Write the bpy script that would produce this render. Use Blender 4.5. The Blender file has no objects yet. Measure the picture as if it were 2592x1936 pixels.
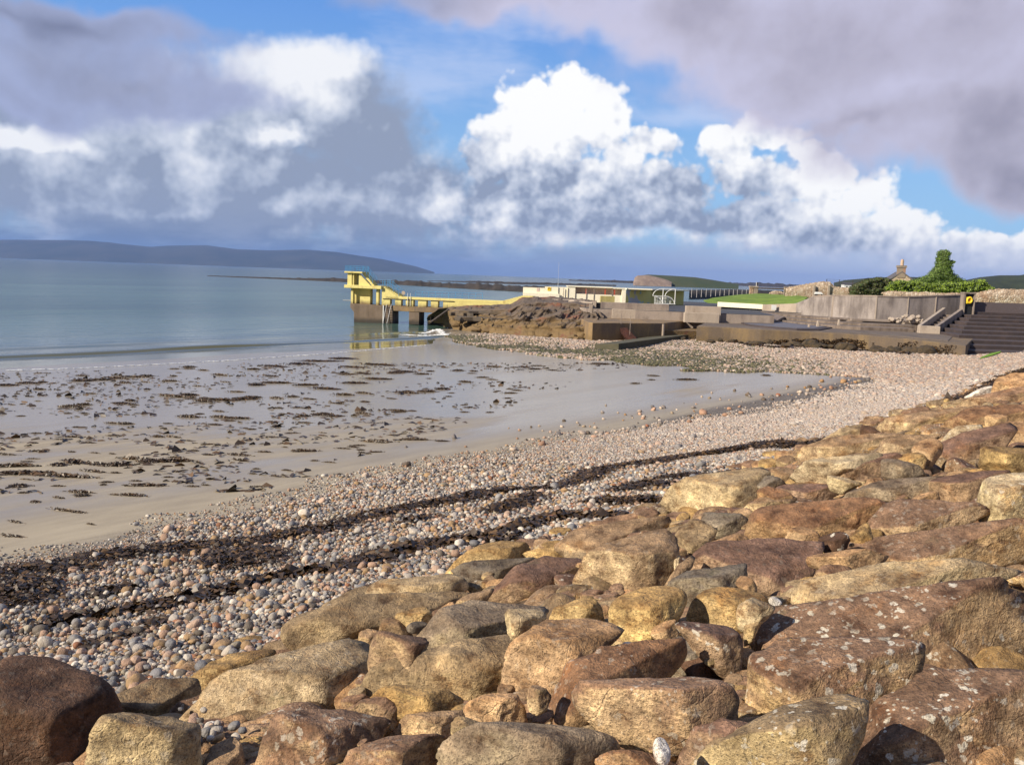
import bpy, bmesh, math, random
import numpy as np
from mathutils import Vector, Matrix, noise as mnoise

random.seed(7)
rng = np.random.default_rng(11)
scn = bpy.context.scene
COL = scn.collection
rad = math.radians

# ------------------------------------------------------------------ camera
F_PX, PITCH, ROLL, CAM_H = 2245.0, rad(6.83), rad(2.08), 8.0
CP, SP, CA, SA = math.cos(PITCH), math.sin(PITCH), math.cos(ROLL), math.sin(ROLL)
cam_d = bpy.data.cameras.new('camera')
cam = bpy.data.objects.new('camera', cam_d)
COL.objects.link(cam)
scn.camera = cam
cam_d.sensor_width = 36.0
cam_d.lens = 36.0 * F_PX / 2592.0
cam_d.clip_start, cam_d.clip_end = 0.1, 90000.0
R0, U0, F0 = Vector((1, 0, 0)), Vector((0, SP, CP)), Vector((0, CP, -SP))
RI, UI = CA * R0 + SA * U0, -SA * R0 + CA * U0
cam.matrix_world = Matrix((
    (RI.x, UI.x, -F0.x, 0), (RI.y, UI.y, -F0.y, 0), (RI.z, UI.z, -F0.z, CAM_H), (0, 0, 0, 1)))


def ray(u, v):
    """world direction through a point of the photograph (2592 x 1936)"""
    a, b = (u - 1296) / F_PX, -(v - 968) / F_PX
    d = RI * a + UI * b + F0
    return d


def at_z(u, v, z=0.0):
    d = ray(u, v)
    t = (z - CAM_H) / d.z
    return Vector((d.x * t, d.y * t, z))


def at_y(u, v, Y):
    d = ray(u, v)
    t = Y / d.y
    return Vector((d.x * t, Y, CAM_H + d.z * t))


# ------------------------------------------------------------------ sun, view
SUN_EL = rad(31)
SUN_H = Vector((-0.86, -0.51, 0)).normalized()
SUN_DIR = Vector((SUN_H.x * math.cos(SUN_EL), SUN_H.y * math.cos(SUN_EL), math.sin(SUN_EL)))
sun_d = bpy.data.lights.new('sun', 'SUN')
sun_d.energy, sun_d.angle, sun_d.color = 5.0, rad(0.5), (1.0, 0.89, 0.72)
sun = bpy.data.objects.new('sun', sun_d)
COL.objects.link(sun)
sun.rotation_euler = SUN_DIR.to_track_quat('Z', 'Y').to_euler()
sun.location = (-30, -30, 60)
vs = scn.view_settings
vs.view_transform, vs.look, vs.exposure, vs.gamma = 'Standard', 'None', 0.55, 1.0
vs.use_curve_mapping = False
scn.render.engine = 'CYCLES'
scn.cycles.use_denoising = True
scn.cycles.max_bounces = 5
scn.cycles.transparent_max_bounces = 6
scn.cycles.volume_bounces = 0


# ------------------------------------------------------------------ node helper
class NT:
    def __init__(self, tree):
        self.t = tree
        self.n = tree.nodes
        self.l = tree.links

    def add(self, typ, **kw):
        n = self.n.new(typ)
        for k, v in kw.items():
            setattr(n, k, v)
        return n

    def put(self, sock, v):
        if hasattr(v, 'is_output'):
            self.l.new(v, sock)
        elif v is not None:
            if hasattr(sock.default_value, '__len__') and not hasattr(v, '__len__'):
                v = [v] * len(sock.default_value)
            if hasattr(sock.default_value, '__len__') and len(sock.default_value) == 4 and len(v) == 3:
                v = (*v, 1)
            sock.default_value = v

    def math(self, op, a, b=None, c=None, clamp=False):
        n = self.add('ShaderNodeMath', operation=op, use_clamp=clamp)
        self.put(n.inputs[0], a)
        if b is not None: self.put(n.inputs[1], b)
        if c is not None: self.put(n.inputs[2], c)
        return n.outputs[0]

    def vmath(self, op, a, b=None, c=None):
        n = self.add('ShaderNodeVectorMath', operation=op)
        self.put(n.inputs[0], a)
        if b is not None:
            self.put(n.inputs['Scale' if op == 'SCALE' else 1], b)
        if c is not None:
            self.put(n.inputs[2], c)
        return n.outputs['Value' if op in ('DOT_PRODUCT', 'LENGTH', 'DISTANCE') else 'Vector']

    def noise(self, vec, scale, detail=3, rough=0.55, col=False, dist=0.0):
        n = self.add('ShaderNodeTexNoise')
        self.put(n.inputs['Vector'], vec)
        self.put(n.inputs['Scale'], scale)
        n.inputs['Detail'].default_value = detail
        n.inputs['Roughness'].default_value = rough
        n.inputs['Distortion'].default_value = dist
        return n.outputs['Color' if col else 'Fac']

    def voro(self, vec, scale, detail=0, rough=0.5, feature='F1', out='Distance', rnd=1.0):
        n = self.add('ShaderNodeTexVoronoi', feature=feature)
        self.put(n.inputs['Vector'], vec)
        self.put(n.inputs['Scale'], scale)
        if 'Detail' in n.inputs:
            n.inputs['Detail'].default_value = detail
            n.inputs['Roughness'].default_value = rough
        n.inputs['Randomness'].default_value = rnd
        return n.outputs[out]

    def step(self, v, a, b, lo=0.0, hi=1.0, smooth=True):
        n = self.add('ShaderNodeMapRange', interpolation_type='SMOOTHSTEP' if smooth else 'LINEAR')
        self.put(n.inputs[0], v)
        n.inputs[1].default_value, n.inputs[2].default_value = a, b
        n.inputs[3].default_value, n.inputs[4].default_value = lo, hi
        return n.outputs[0]

    def mix(self, f, a, b, blend='MIX'):
        n = self.add('ShaderNodeMix', data_type='RGBA', blend_type=blend)
        self.put(n.inputs[0], f)
        self.put(n.inputs[6], a)
        self.put(n.inputs[7], b)
        return n.outputs[2]

    def ramp(self, f, stops):
        n = self.add('ShaderNodeValToRGB')
        e = n.color_ramp.elements
        while len(e) < len(stops):
            e.new(0.5)
        for k, (p, c) in enumerate(stops):
            e[k].position = p
            e[k].color = (*c, 1) if len(c) == 3 else c
        self.put(n.inputs[0], f)
        return n.outputs[0]

    def xyz(self, v):
        n = self.add('ShaderNodeSeparateXYZ')
        self.put(n.inputs[0], v)
        return n.outputs

    def comb(self, x, y, z):
        n = self.add('ShaderNodeCombineXYZ')
        for i, v in enumerate((x, y, z)):
            self.put(n.inputs[i], v)
        return n.outputs[0]


# ------------------------------------------------------------------ world
world = bpy.data.worlds.new('World')
scn.world = world
world.use_nodes = True
world.node_tree.nodes.clear()
W = NT(world.node_tree)
SKY_K = 0.1
SKY_G = 0.70         # the view is exposed half a stop up
sky = W.add('ShaderNodeTexSky', sky_type='NISHITA')
sky.sun_disc = False
sky.sun_elevation = SUN_EL
sky.sun_rotation = math.atan2(SUN_DIR.x, SUN_DIR.y)
sky.air_density, sky.dust_density, sky.ozone_density = 1.0, 0.6, 3.0
D = W.vmath('NORMALIZE', W.add('ShaderNodeTexCoord').outputs['Generated'])
dx, dy, dz = W.xyz(D)
DEG = 57.29578
AZ = W.math('MULTIPLY', W.math('ARCTAN2', dx, dy), DEG)
EL = W.math('MULTIPLY', W.math('ARCSINE', dz), DEG)
D3 = W.vmath('SCALE', D, DEG)
P0 = W.comb(AZ, EL, 0.0)


def azel(u, v):
    d = ray(u * 1.1717, v * 1.1717).normalized()
    return math.degrees(math.atan2(d.x, d.y)), math.degrees(math.asin(d.z))


def warp(p, scale, amp, detail=3, rough=.6):
    n = W.noise(D3, scale, detail, rough, col=True)
    n = W.vmath('SUBTRACT', n, (.5, .5, .5))
    n = W.vmath('MULTIPLY', n, (amp * 2, amp * 2, 0))
    return W.vmath('ADD', p, n)


def blobs(p, items, smooth=0.15):
    """smooth union of ellipses given as (u, v, ru, rv[, weight]) on the 2212-wide view: 1 in a centre, 0 on an outline"""
    out = None
    for it in items:
        u, v, ru, rv = it[:4]
        a, e = azel(u, v)
        kx, ky = 33.46 / ru, 33.46 / rv
        h = W.vmath('LENGTH', W.vmath('MULTIPLY_ADD', p, (kx, ky, 0), (-a * kx, -e * ky, 0)))
        if len(it) > 4:                                  # weight w: 1 - w (1 - len)
            h = W.math('MULTIPLY_ADD', h, it[4], 1.0 - it[4])
        out = h if out is None else W.math('SMOOTH_MIN', out, h, smooth)
    return W.math('SUBTRACT', 1.0, out)


PW = warp(warp(P0, .10, 2.0, 1), .45, .9, 3)
PS = warp(P0, .08, 5.0, 4)
# cauliflower relief: two taps of the same field give the lit and shaded sides of the billows
def billow(vec):
    return W.voro(vec, .30, 3, .68, 'F1')
b0 = billow(D3)
b1 = billow(W.vmath('ADD', D3, (-.45, -.1, .6)))
fine = W.noise(D3, .50, 5, .6)
soft = W.noise(D3, .17, 4, .55)
fine0 = W.math('SUBTRACT', fine, .5)
soft0 = W.math('SUBTRACT', soft, .5)
left = W.step(AZ, -1, -9)

cum = blobs(PW, [
    (1225, 200, 80, 62), (1120, 235, 75, 62), (1190, 290, 190, 105), (1290, 290, 100, 110), (1340, 360, 100, 85),
    (1090, 340, 110, 120), (1240, 420, 270, 125), (1410, 325, 90, 55), (1420, 440, 170, 100), (1110, 470, 200, 75),
    (1560, 320, 85, 60), (1640, 290, 110, 52), (1705, 325, 50, 40), (1600, 400, 110, 70), (1740, 410, 150, 85),
    (1880, 430, 130, 78), (1965, 480, 95, 60), (1700, 490, 320, 60), (2150, 515, 110, 48), (2230, 500, 80, 50), (1340, 495, 420, 50)], .12)
mass = blobs(PW, [
    (660, 150, 160, 70), (650, 250, 230, 130), (790, 310, 170, 130), (910, 400, 160, 110), (700, 430, 460, 130),
    (350, 330, 420, 190), (50, 330, 300, 200), (300, 460, 600, 90),
    (1330, 500, 520, 60), (1750, 520, 480, 48), (2150, 545, 260, 45), (1080, 440, 160, 90)], .2)
billow0 = W.math('MULTIPLY', W.math('SUBTRACT', .74, b0), .46)
cumh = W.math('ADD', cum, W.math('ADD', billow0, W.math('MULTIPLY', fine0, .34)))
massh = W.math('ADD', mass, W.math('ADD', W.math('MULTIPLY', billow0, .5), W.math('MULTIPLY', fine0, .45)))
cum_a = W.math('MAXIMUM', W.step(cumh, -.06, .20), W.step(massh, -.25, .40))

# where the photograph's clouds stand in each other's shade
dark = blobs(PW, [
    (1110, 420, 140, 60), (1230, 470, 220, 50), (1480, 430, 80, 70), (1560, 480, 110, 50), (1340, 510, 380, 30),
    (1180, 390, 90, 60), (1700, 525, 320, 35), (1620, 430, 60, 45), (1320, 430, 90, 50),
    (760, 360, 190, 100, 1.6), (840, 290, 120, 110, 1.5), (900, 340, 100, 70), (290, 360, 150, 95, 1.4), (500, 300, 150, 50, .6), (110, 430, 220, 70),
    (660, 400, 110, 60), (330, 490, 360, 45), (740, 485, 380, 35), (60, 240, 200, 70), (980, 340, 60, 50)], .3)
lift = blobs(PW, [(80, 320, 120, 26, 2.4), (615, 310, 50, 26, 2.6), (1100, 480, 40, 60, 1.2), (430, 370, 70, 80, .9), (590, 390, 70, 70, .8),
                  (950, 420, 60, 50, 1.0), (690, 150, 140, 60, 1.0), (640, 240, 140, 90, .6), (1630, 525, 50, 30, 1.2), (1210, 240, 190, 140, 1.2),
                  (1330, 390, 120, 90, .7), (1850, 430, 200, 90, .8), (1700, 420, 120, 60, .5), (280, 455, 100, 26, .7)], .1)
lit = W.math('ADD', W.math('MULTIPLY', W.math('SUBTRACT', b1, b0), .85), W.math('MULTIPLY', fine0, .50))
shade = W.step(W.math('ADD', dark, W.math('MULTIPLY', soft0, 1.2)), -1.0, .85)
shade = W.math('ADD', shade, W.math('MULTIPLY', left, .27))
shade = W.math('SUBTRACT', shade, W.math('MULTIPLY', lit, W.math('SUBTRACT', 1.0, W.math('MULTIPLY', left, .55))))
round_ = W.math('SUBTRACT', W.voro(W.vmath('ADD', D3, W.vmath('SCALE', W.noise(D3, .3, 3, .6, True), 3.0)), .13), W.voro(W.vmath('ADD', W.vmath('ADD', D3, (-1.2, 0, 1.6)), W.vmath('SCALE', W.noise(D3, .3, 3, .6, True), 3.0)), .13))
shade = W.math('ADD', shade, W.math('MULTIPLY', W.math('MULTIPLY', round_, 1.5), W.math('ADD', .25, W.math('MULTIPLY', left, .75))))
shade = W.math('SUBTRACT', shade, W.math('MAXIMUM', W.math('MULTIPLY', lift, .55), 0))
shade = W.math('MAXIMUM', W.math('MINIMUM', shade, 1.2), W.math('MULTIPLY', left, .20))
cum_c = W.ramp(W.math('MULTIPLY', shade, .80), [
    (0.0, (1.02, 1.02, 1.02)), (.22, (.86, .88, .93)), (.50, (.62, .67, .78)), (.78, (.41, .47, .60)), (1.0, (.27, .325, .45))])

# thin high veil
veil = blobs(PS, [(930, 190, 300, 120), (1250, 50, 420, 60), (1500, 230, 260, 40)], .3)
veil = W.math('ADD', veil, W.math('MULTIPLY', W.math('SUBTRACT', W.noise(W.vmath('MULTIPLY', D3, (.5, .5, 1.8)), .2, 5, .62), .5), 2.2))
veil_a = W.math('MULTIPLY', W.step(veil, -.1, .9), .55)

# near grey stratus hanging over the top of the view
grey = blobs(PS, [
    (1950, 100, 560, 160, 1.3), (2120, 260, 330, 135, 1.2), (2200, 370, 170, 60), (1500, 10, 420, 95, 1.2), (1100, -20, 420, 55), (1900, 250, 170, 60),
    (150, 30, 330, 60, 1.1), (100, 130, 380, 100, 1.1), (300, 190, 280, 60), (40, 230, 230, 75)], .4)
grey = W.math('ADD', grey, W.math('MULTIPLY', soft0, .9))
grey = W.math('ADD', grey, W.math('MULTIPLY', fine0, .28))
grey_a = W.math('MULTIPLY', W.step(grey, -.12, .50), .95)
gdark = W.math('ADD', W.math('MULTIPLY', W.step(grey, .1, 1.3), .45), W.math('MULTIPLY', soft, .45))
gdark = W.math('ADD', gdark, W.math('ADD', W.math('MULTIPLY', fine0, .16), W.math('MULTIPLY', soft0, .45)))
gdark = W.math('ADD', gdark, W.math('MULTIPLY', W.math('MAXIMUM', blobs(PS, [(2200, 350, 330, 120), (1900, 260, 200, 70), (30, 10, 260, 60)], .3), 0), .5))
grey_c = W.ramp(W.math('MULTIPLY', gdark, .62), [
    (.15, (.60, .58, .74)), (.40, (.50, .47, .58)), (.62, (.36, .335, .42)), (.85, (.20, .19, .26))])
grey_c = W.mix(left, grey_c, W.mix(1.0, grey_c, (.62, .73, .86), 'MULTIPLY'))

nish = W.mix(1.0, sky.outputs[0], (.80 * SKY_K, .95 * SKY_K, 1.12 * SKY_K), 'MULTIPLY')
base = W.mix(.75, nish, W.mix(W.step(EL, 3, 20), (.33, .58, .90), (.12, .33, .86)))
c = W.mix(veil_a, base, (.62, .70, .92))
c = W.mix(cum_a, c, cum_c)
# rain haze low over the sea, streaky bank of cloud
low_n = W.noise(W.vmath('MULTIPLY', D3, (.5, .5, 1.9)), .4, 4, .6)
low_n0 = W.math('SUBTRACT', low_n, .5)
low_a = W.math('MULTIPLY', W.step(W.math('MULTIPLY_ADD', low_n0, 2.6, EL), 3.3, .9), .90)
low_c = W.mix(W.step(AZ, -14, 26), (.17, .235, .37), (.56, .62, .80))
low_c = W.mix(W.math('MULTIPLY', W.step(low_n, .45, .8), .45), low_c, (.56, .63, .80))
c = W.mix(low_a, c, low_c)
c_view = W.mix(grey_a, c, grey_c)

# unseen rest of the sky: broken cloud, blue between, dimmed to cut ambient light
cov = W.noise(D3, .05, 4, .6)
out_c = W.mix(W.step(cov, .36, .58), (.22, .42, .88), W.ramp(cov, [(.35, (.70, .72, .80)), (.55, (.50, .50, .60)), (.75, (.30, .31, .38))]))
out_c = W.mix(W.step(EL, 8, 0), out_c, (.42, .49, .62))
out_c = W.mix(1.0, out_c, (.60, .62, .66), 'MULTIPLY')
out_c = W.mix(W.step(EL, -1.0, -6), out_c, (.10, .14, .18))
inside = W.math('MULTIPLY', W.step(W.math('ABSOLUTE', AZ), 42, 35), W.math('MULTIPLY', W.step(EL, 33, 25), W.step(EL, -6, -2)))


def backdrop(colour):
    b = W.add('ShaderNodeBackground')
    W.put(b.inputs[0], W.mix(1.0, colour, (SKY_G / SKY_K,) * 3, 'MULTIPLY'))
    b.inputs[1].default_value = SKY_K
    return b.outputs[0]


mx = W.add('ShaderNodeMixShader')
W.put(mx.inputs[0], inside)
W.l.new(backdrop(out_c), mx.inputs[1])
W.l.new(backdrop(c_view), mx.inputs[2])
W.l.new(mx.outputs[0], W.add('ShaderNodeOutputWorld').inputs[0])
world.cycles.sampling_method = 'MANUAL'
world.cycles.sample_map_resolution = 512
# ------------------------------------------------------------------ mesh helpers
def mesh(name, verts, faces, mat=None, parent=None, smooth=False, loc=None):
    me = bpy.data.meshes.new(name)
    verts = np.asarray(verts, dtype=np.float32).reshape(-1, 3)
    if isinstance(faces, np.ndarray) and faces.ndim == 2:
        k = faces.shape[1]
        me.vertices.add(len(verts)); me.vertices.foreach_set('co', verts.ravel())
        me.loops.add(faces.size); me.loops.foreach_set('vertex_index', faces.astype(np.int32).ravel())
        me.polygons.add(len(faces))
        me.polygons.foreach_set('loop_start', np.arange(0, faces.size, k, dtype=np.int32))
        me.polygons.foreach_set('loop_total', np.full(len(faces), k, dtype=np.int32))
        me.update(calc_edges=True); me.validate()
    else:
        me.from_pydata(verts.tolist(), [], [list(f) for f in faces])
    if smooth:
        me.polygons.foreach_set('use_smooth', np.ones(len(me.polygons), dtype=bool))
    if mat: me.materials.append(mat)
    o = bpy.data.objects.new(name, me)
    COL.objects.link(o)
    if parent is not None: o.parent = parent
    if loc is not None: o.location = loc
    return o


def tag(o, label, cat, group=None):
    o['label'], o['category'], o['kind'] = label, cat, 'thing'
    if group: o['group'] = group
    return o


def thing(name, label, cat, loc=(0, 0, 0), rz=0.0, group=None):
    o = bpy.data.objects.new(name, None)
    COL.objects.link(o)
    o.location = loc
    o.rotation_euler = (0, 0, rz)
    o.empty_display_size = .3
    return tag(o, label, cat, group)


def kind(o, k):
    o['kind'] = k
    return o


class MB:
    """collects simple solids and builds them as one mesh"""
    def __init__(self):
        self.v, self.f = [], []

    def add(self, vs, fs):
        k = len(self.v)
        self.v += [tuple(p) for p in vs]
        self.f += [[i + k for i in q] for q in fs]
        return self

    def box(self, x0, x1, y0, y1, z0, z1):
        return self.add([(x0, y0, z0), (x1, y0, z0), (x1, y1, z0), (x0, y1, z0), (x0, y0, z1), (x1, y0, z1), (x1, y1, z1), (x0, y1, z1)],
                        [(3, 2, 1, 0), (4, 5, 6, 7), (0, 1, 5, 4), (1, 2, 6, 5), (2, 3, 7, 6), (3, 0, 4, 7)])

    def prism(self, poly, a, b, axis='y'):
        """poly in (x, z) extruded over y from a to b, or poly in (x, y) extruded over z"""
        n = len(poly)
        if axis == 'y':
            vs = [(p, a, q) for p, q in poly] + [(p, b, q) for p, q in poly]
        elif axis == 'x':
            vs = [(a, p, q) for p, q in poly] + [(b, p, q) for p, q in poly]
        else:
            vs = [(p, q, a) for p, q in poly] + [(p, q, b) for p, q in poly]
        fs = [list(range(n)), list(range(2 * n - 1, n - 1, -1))] + [(i, i + n, (i + 1) % n + n, (i + 1) % n) for i in range(n)]
        return self.add(vs, fs)

    def tube(self, p, q, r, n=6):
        p, q = Vector(p), Vector(q)
        d = (q - p).normalized()
        a = d.orthogonal().normalized(); b = d.cross(a)
        ring = [(a * math.cos(2 * math.pi * i / n) + b * math.sin(2 * math.pi * i / n)) * r for i in range(n)]
        vs = [p + t for t in ring] + [q + t for t in ring]
        return self.add(vs, [(i, (i + 1) % n, (i + 1) % n + n, i + n) for i in range(n)] + [list(range(n - 1, -1, -1)), list(range(n, 2 * n))])

    def build(self, name, mat, parent=None, bevel=0.0, smooth=False):
        o = mesh(name, self.v, self.f, mat, parent, smooth)
        bm = bmesh.new(); bm.from_mesh(o.data)
        bmesh.ops.recalc_face_normals(bm, faces=bm.faces)
        if bevel:
            bmesh.ops.bevel(bm, geom=bm.edges[:], offset=bevel, segments=1, affect='EDGES')
        bm.to_mesh(o.data); bm.free()
        return o


def mat_new(name):
    m = bpy.data.materials.new(name)
    m.use_nodes = True
    t = NT(m.node_tree)
    p = m.node_tree.nodes['Principled BSDF']
    return m, t, p


def obj_co(t):
    return t.add('ShaderNodeTexCoord').outputs['Object']


def world_co(t):
    return t.add('ShaderNodeNewGeometry').outputs['Position']


def bump(t, p, h, dist=.02, strength=.6):
    b = t.add('ShaderNodeBump')
    t.put(b.inputs['Strength'], strength); t.put(b.inputs['Distance'], dist); t.put(b.inputs['Height'], h)
    t.l.new(b.outputs[0], p.inputs['Normal'])


def plain(name, col, rough=.7, var=.25, scale=1.5, metal=0.0):
    """a paint or stone colour with uneven wear"""
    m, t, p = mat_new(name)
    co = world_co(t)
    n = t.noise(co, scale, 5, .65)
    k = t.step(n, .3, .7, 1 - var, 1 + var * .6, False)
    t.put(p.inputs['Base Color'], t.mix(1.0, col, t.comb(k, k, k), 'MULTIPLY'))
    t.put(p.inputs['Roughness'], rough)
    p.inputs['Metallic'].default_value = metal
    return m


def stained(name, col, stain, scale=.6, amount=(.45, .68), streak=True, rough=.85, low=None, low_z=(0, 1), bmp=.03):
    """concrete or painted wall with run-down streaks; low = colour of the tide-washed foot"""
    m, t, p = mat_new(name)
    co = world_co(t)
    a = t.noise(t.vmath('MULTIPLY', co, (1, 1, .22 if streak else 1)), scale * 2.2, 5, .65)
    b = t.noise(co, scale, 5, .6)
    f = t.step(t.math('ADD', t.math('MULTIPLY', a, .6), t.math('MULTIPLY', b, .4)), *amount)
    g = t.noise(co, 9, 4, .7)
    c = t.mix(f, col, stain)
    c = t.mix(1.0, c, t.ramp(g, [(.25, (.72,) * 3), (.75, (1.15,) * 3)]), 'MULTIPLY')
    if low is not None:
        z = t.xyz(co)[2]
        zz = t.math('MULTIPLY_ADD', t.math('SUBTRACT', b, .5), 1.6, z)
        c = t.mix(t.step(zz, low_z[1], low_z[0]), c, t.mix(t.noise(co, 2.2, 4, .7), low, tuple(x * .45 for x in low)))
    t.put(p.inputs['Base Color'], c)
    t.put(p.inputs['Roughness'], rough)
    bump(t, p, t.math('ADD', g, a), bmp, .7)
    return m


# ------------------------------------------------------------------ shape of the shore
# n runs up the beach (across the shore), s runs along it; the camera stands at n = s = 0
NX, NY, SX, SY = .789, -.614, .614, .789
PROF_N = np.array([-600, -200, -110, -80, -70.5, -45, -19.5, -14, -9.9, -4.6, -2.0, 1.0, 60, 600])
PROF_Z = np.array([-14, -7, -2.6, -.7, -.03, .82, 1.6, 2.15, 3.0, 5.0, 5.5, 5.7, 6.2, 9.0])
FOOT = [at_z(*p) for p in [(1020, 806, .1), (1128, 832, .3), (1300, 852, .8), (1500, 864, 1.0), (1640, 866, 1.1), (1790, 862, 1.3),
                           (2000, 880, 1.5), (2200, 895, 1.7), (2450, 903, 2.0), (2592, 905, 2.1), (2800, 912, 2.2)]]
FT = np.array([tuple(p) for p in FOOT])


def ground_z(x, y):
    """height of beach and bank at arrays x, y"""
    x = np.asarray(x, float); y = np.asarray(y, float)
    n = x * NX + y * NY
    z = np.interp(n, PROF_N, PROF_Z)
    best = np.full(x.shape, -1e9)
    for a, b in zip(FT[:-1], FT[1:]):
        ex, ey = b[0] - a[0], b[1] - a[1]
        L2 = ex * ex + ey * ey
        t = np.clip(((x - a[0]) * ex + (y - a[1]) * ey) / L2, 0, 1)
        d = np.hypot(x - a[0] - t * ex, y - a[1] - t * ey)
        zf = a[2] + t * (b[2] - a[2])
        best = np.maximum(best, zf - .085 * d)
    near = np.where(y < 125, best, -9)
    k = .12
    z2 = np.maximum(z, near)
    return z2 + k * np.exp(-np.abs(z - near) / k) * .5


def gz(x, y):
    return float(ground_z(np.array([x]), np.array([y]))[0])


def on_ground(u, v, lift=0.0):
    """where the sight line through a photograph point meets the beach"""
    d = ray(u, v)
    t = np.concatenate([np.arange(2.0, 40, .05), np.arange(40, 260, .25)])
    x, y, z = d.x * t, d.y * t, CAM_H + d.z * t
    g = ground_z(x, y) + lift
    i = int(np.argmax(z < g))
    return Vector((x[i], y[i], g[i]))


def on_ground_many(us, vs):
    return [on_ground(u, v) for u, v in zip(us, vs)]


def grid(ns, ss, zf):
    N, S = np.meshgrid(ns, ss, indexing='ij')
    x = N * NX + S * SX
    y = N * NY + S * SY
    z = zf(x, y, N, S)
    a, b = N.shape
    i = np.arange(a * b).reshape(a, b)
    f = np.stack([i[:-1, :-1], i[1:, :-1], i[1:, 1:], i[:-1, 1:]], -1).reshape(-1, 4)
    return np.stack([x, y, z], -1).reshape(-1, 3), f


_lat = np.random.default_rng(3).random((64, 64, 8)).astype(np.float32)


def vnoise2(x, y, ch=0):
    xi, yi = np.floor(x).astype(int), np.floor(y).astype(int)
    fx, fy = x - xi, y - yi
    fx, fy = fx * fx * (3 - 2 * fx), fy * fy * (3 - 2 * fy)
    L = _lat[:, :, ch]
    g = lambda i, j: L[i % 64, j % 64]
    return (g(xi, yi) * (1 - fx) + g(xi + 1, yi) * fx) * (1 - fy) + (g(xi, yi + 1) * (1 - fx) + g(xi + 1, yi + 1) * fx) * fy


def fbm2(x, y, oct=4, ch=0):
    s, a, t = 0, .5, 0
    for k in range(oct):
        s = s + a * vnoise2(x * 2 ** k + 7.3 * k, y * 2 ** k + 3.1 * k, (ch + k) % 8)
        t += a; a *= .5
    return s / t


# ------------------------------------------------------------------ beach
def beach_z(x, y, N, S):
    z = ground_z(x, y)
    sand = np.clip((-17 - N) / 4, 0, 1) * np.clip((N + 76) / 6, 0, 1)
    z += sand * (.10 * (fbm2(N * .12, S * .03, 3) - .5) + .03 * (fbm2(N * .7, S * .12, 3, 2) - .5))
    z += np.clip((N + 19) / 6, 0, 1) * np.clip((4 - N) / 4, 0, 1) * .10 * (fbm2(x * .6, y * .6, 4, 4) - .5)
    # rock bed under the boulders lies lower than their tops
    z -= .22 * np.clip((N + 10.5) / 2, 0, 1) * np.clip((8 - N) / 4, 0, 1)
    return z


ns = np.concatenate([[-600, -400, -260, -180, -140, -115, -100], np.arange(-90, -22, .5), np.arange(-22, 6, .28), [7, 9, 12, 20, 40, 100, 300, 600]])
ss = np.concatenate([[-600, -300, -150, -80, -40, -25, -18], np.arange(-14, 60, .4), np.arange(60, 150, .9), [160, 180, 220, 300, 600]])
bv, bf = grid(ns, ss, beach_z)
m_beach, t, p = mat_new('wet_sand_and_shingle')
co = world_co(t)
N_ = t.vmath('DOT_PRODUCT', co, (NX, NY, 0)); S_ = t.vmath('DOT_PRODUCT', co, (SX, SY, 0))
st = t.comb(N_, t.math('MULTIPLY', S_, .22), 0)
w1 = t.noise(st, .10, 3, .55); w2 = t.noise(st, .45, 4, .6)
grain = t.noise(co, 60, 3, .7); mid = t.noise(st, 1.6, 5, .65)
wet = t.math('ADD', t.math('MULTIPLY', w1, 1.0), t.math('MULTIPLY', w2, .45))
wet = t.math('ADD', wet, t.step(N_, -24, -52, -.06, .36, False))
wet = t.math('ADD', wet, t.math('MULTIPLY', t.step(S_, 12, 38), .32))
wet = t.step(wet, .68, .90)
wet = t.math('MULTIPLY', wet, t.step(t.math('MULTIPLY_ADD', S_, -.06, N_), -20.5, -26))
dry_c = t.mix(t.step(mid, .3, .7), (.275, .23, .17), (.37, .315, .23))
wet_c = t.mix(mid, (.235, .195, .145), (.31, .265, .20))
c = t.mix(wet, dry_c, wet_c)
c = t.mix(1.0, c, t.ramp(grain, [(.2, (.78,) * 3), (.8, (1.16,) * 3)]), 'MULTIPLY')
# bare shingle between the pebbles
sh = t.math('MAXIMUM', t.step(t.math('MULTIPLY_ADD', t.math('SUBTRACT', w2, .5), 4.0, N_), -20.2, -18.4), 0)
vc = t.voro(co, 14, 0, .5, 'F1', 'Color')
c = t.mix(sh, c, t.mix(1.0, t.mix(t.xyz(vc)[0], (.16, .12, .09), (.40, .35, .30)), t.ramp(t.voro(co, 14), [(0, (1,) * 3), (.6, (.35,) * 3)]), 'MULTIPLY'))
rk = t.step(t.math('MULTIPLY_ADD', t.math('SUBTRACT', w2, .5), 1.0, N_), -9.6, -8.8)
c = t.mix(rk, c, t.mix(t.noise(co, 3, 5, .7), (.05, .035, .025), (.16, .105, .06)))
t.put(p.inputs['Base Color'], c)
ro = t.step(wet, 0, 1, .80, .20, False)
t.put(p.inputs['Roughness'], ro)
p.inputs['IOR'].default_value = 1.40
hh = t.math('ADD', t.math('MULTIPLY', mid, t.step(wet, 1, .2)), t.math('MULTIPLY', grain, .05))
bump(t, p, t.math('ADD', hh, t.math('MULTIPLY', t.math('SUBTRACT', 1.0, t.voro(co, 14)), sh)), .03, .5)
kind(mesh('beach', bv, bf, m_beach, smooth=True), 'structure')


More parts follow.
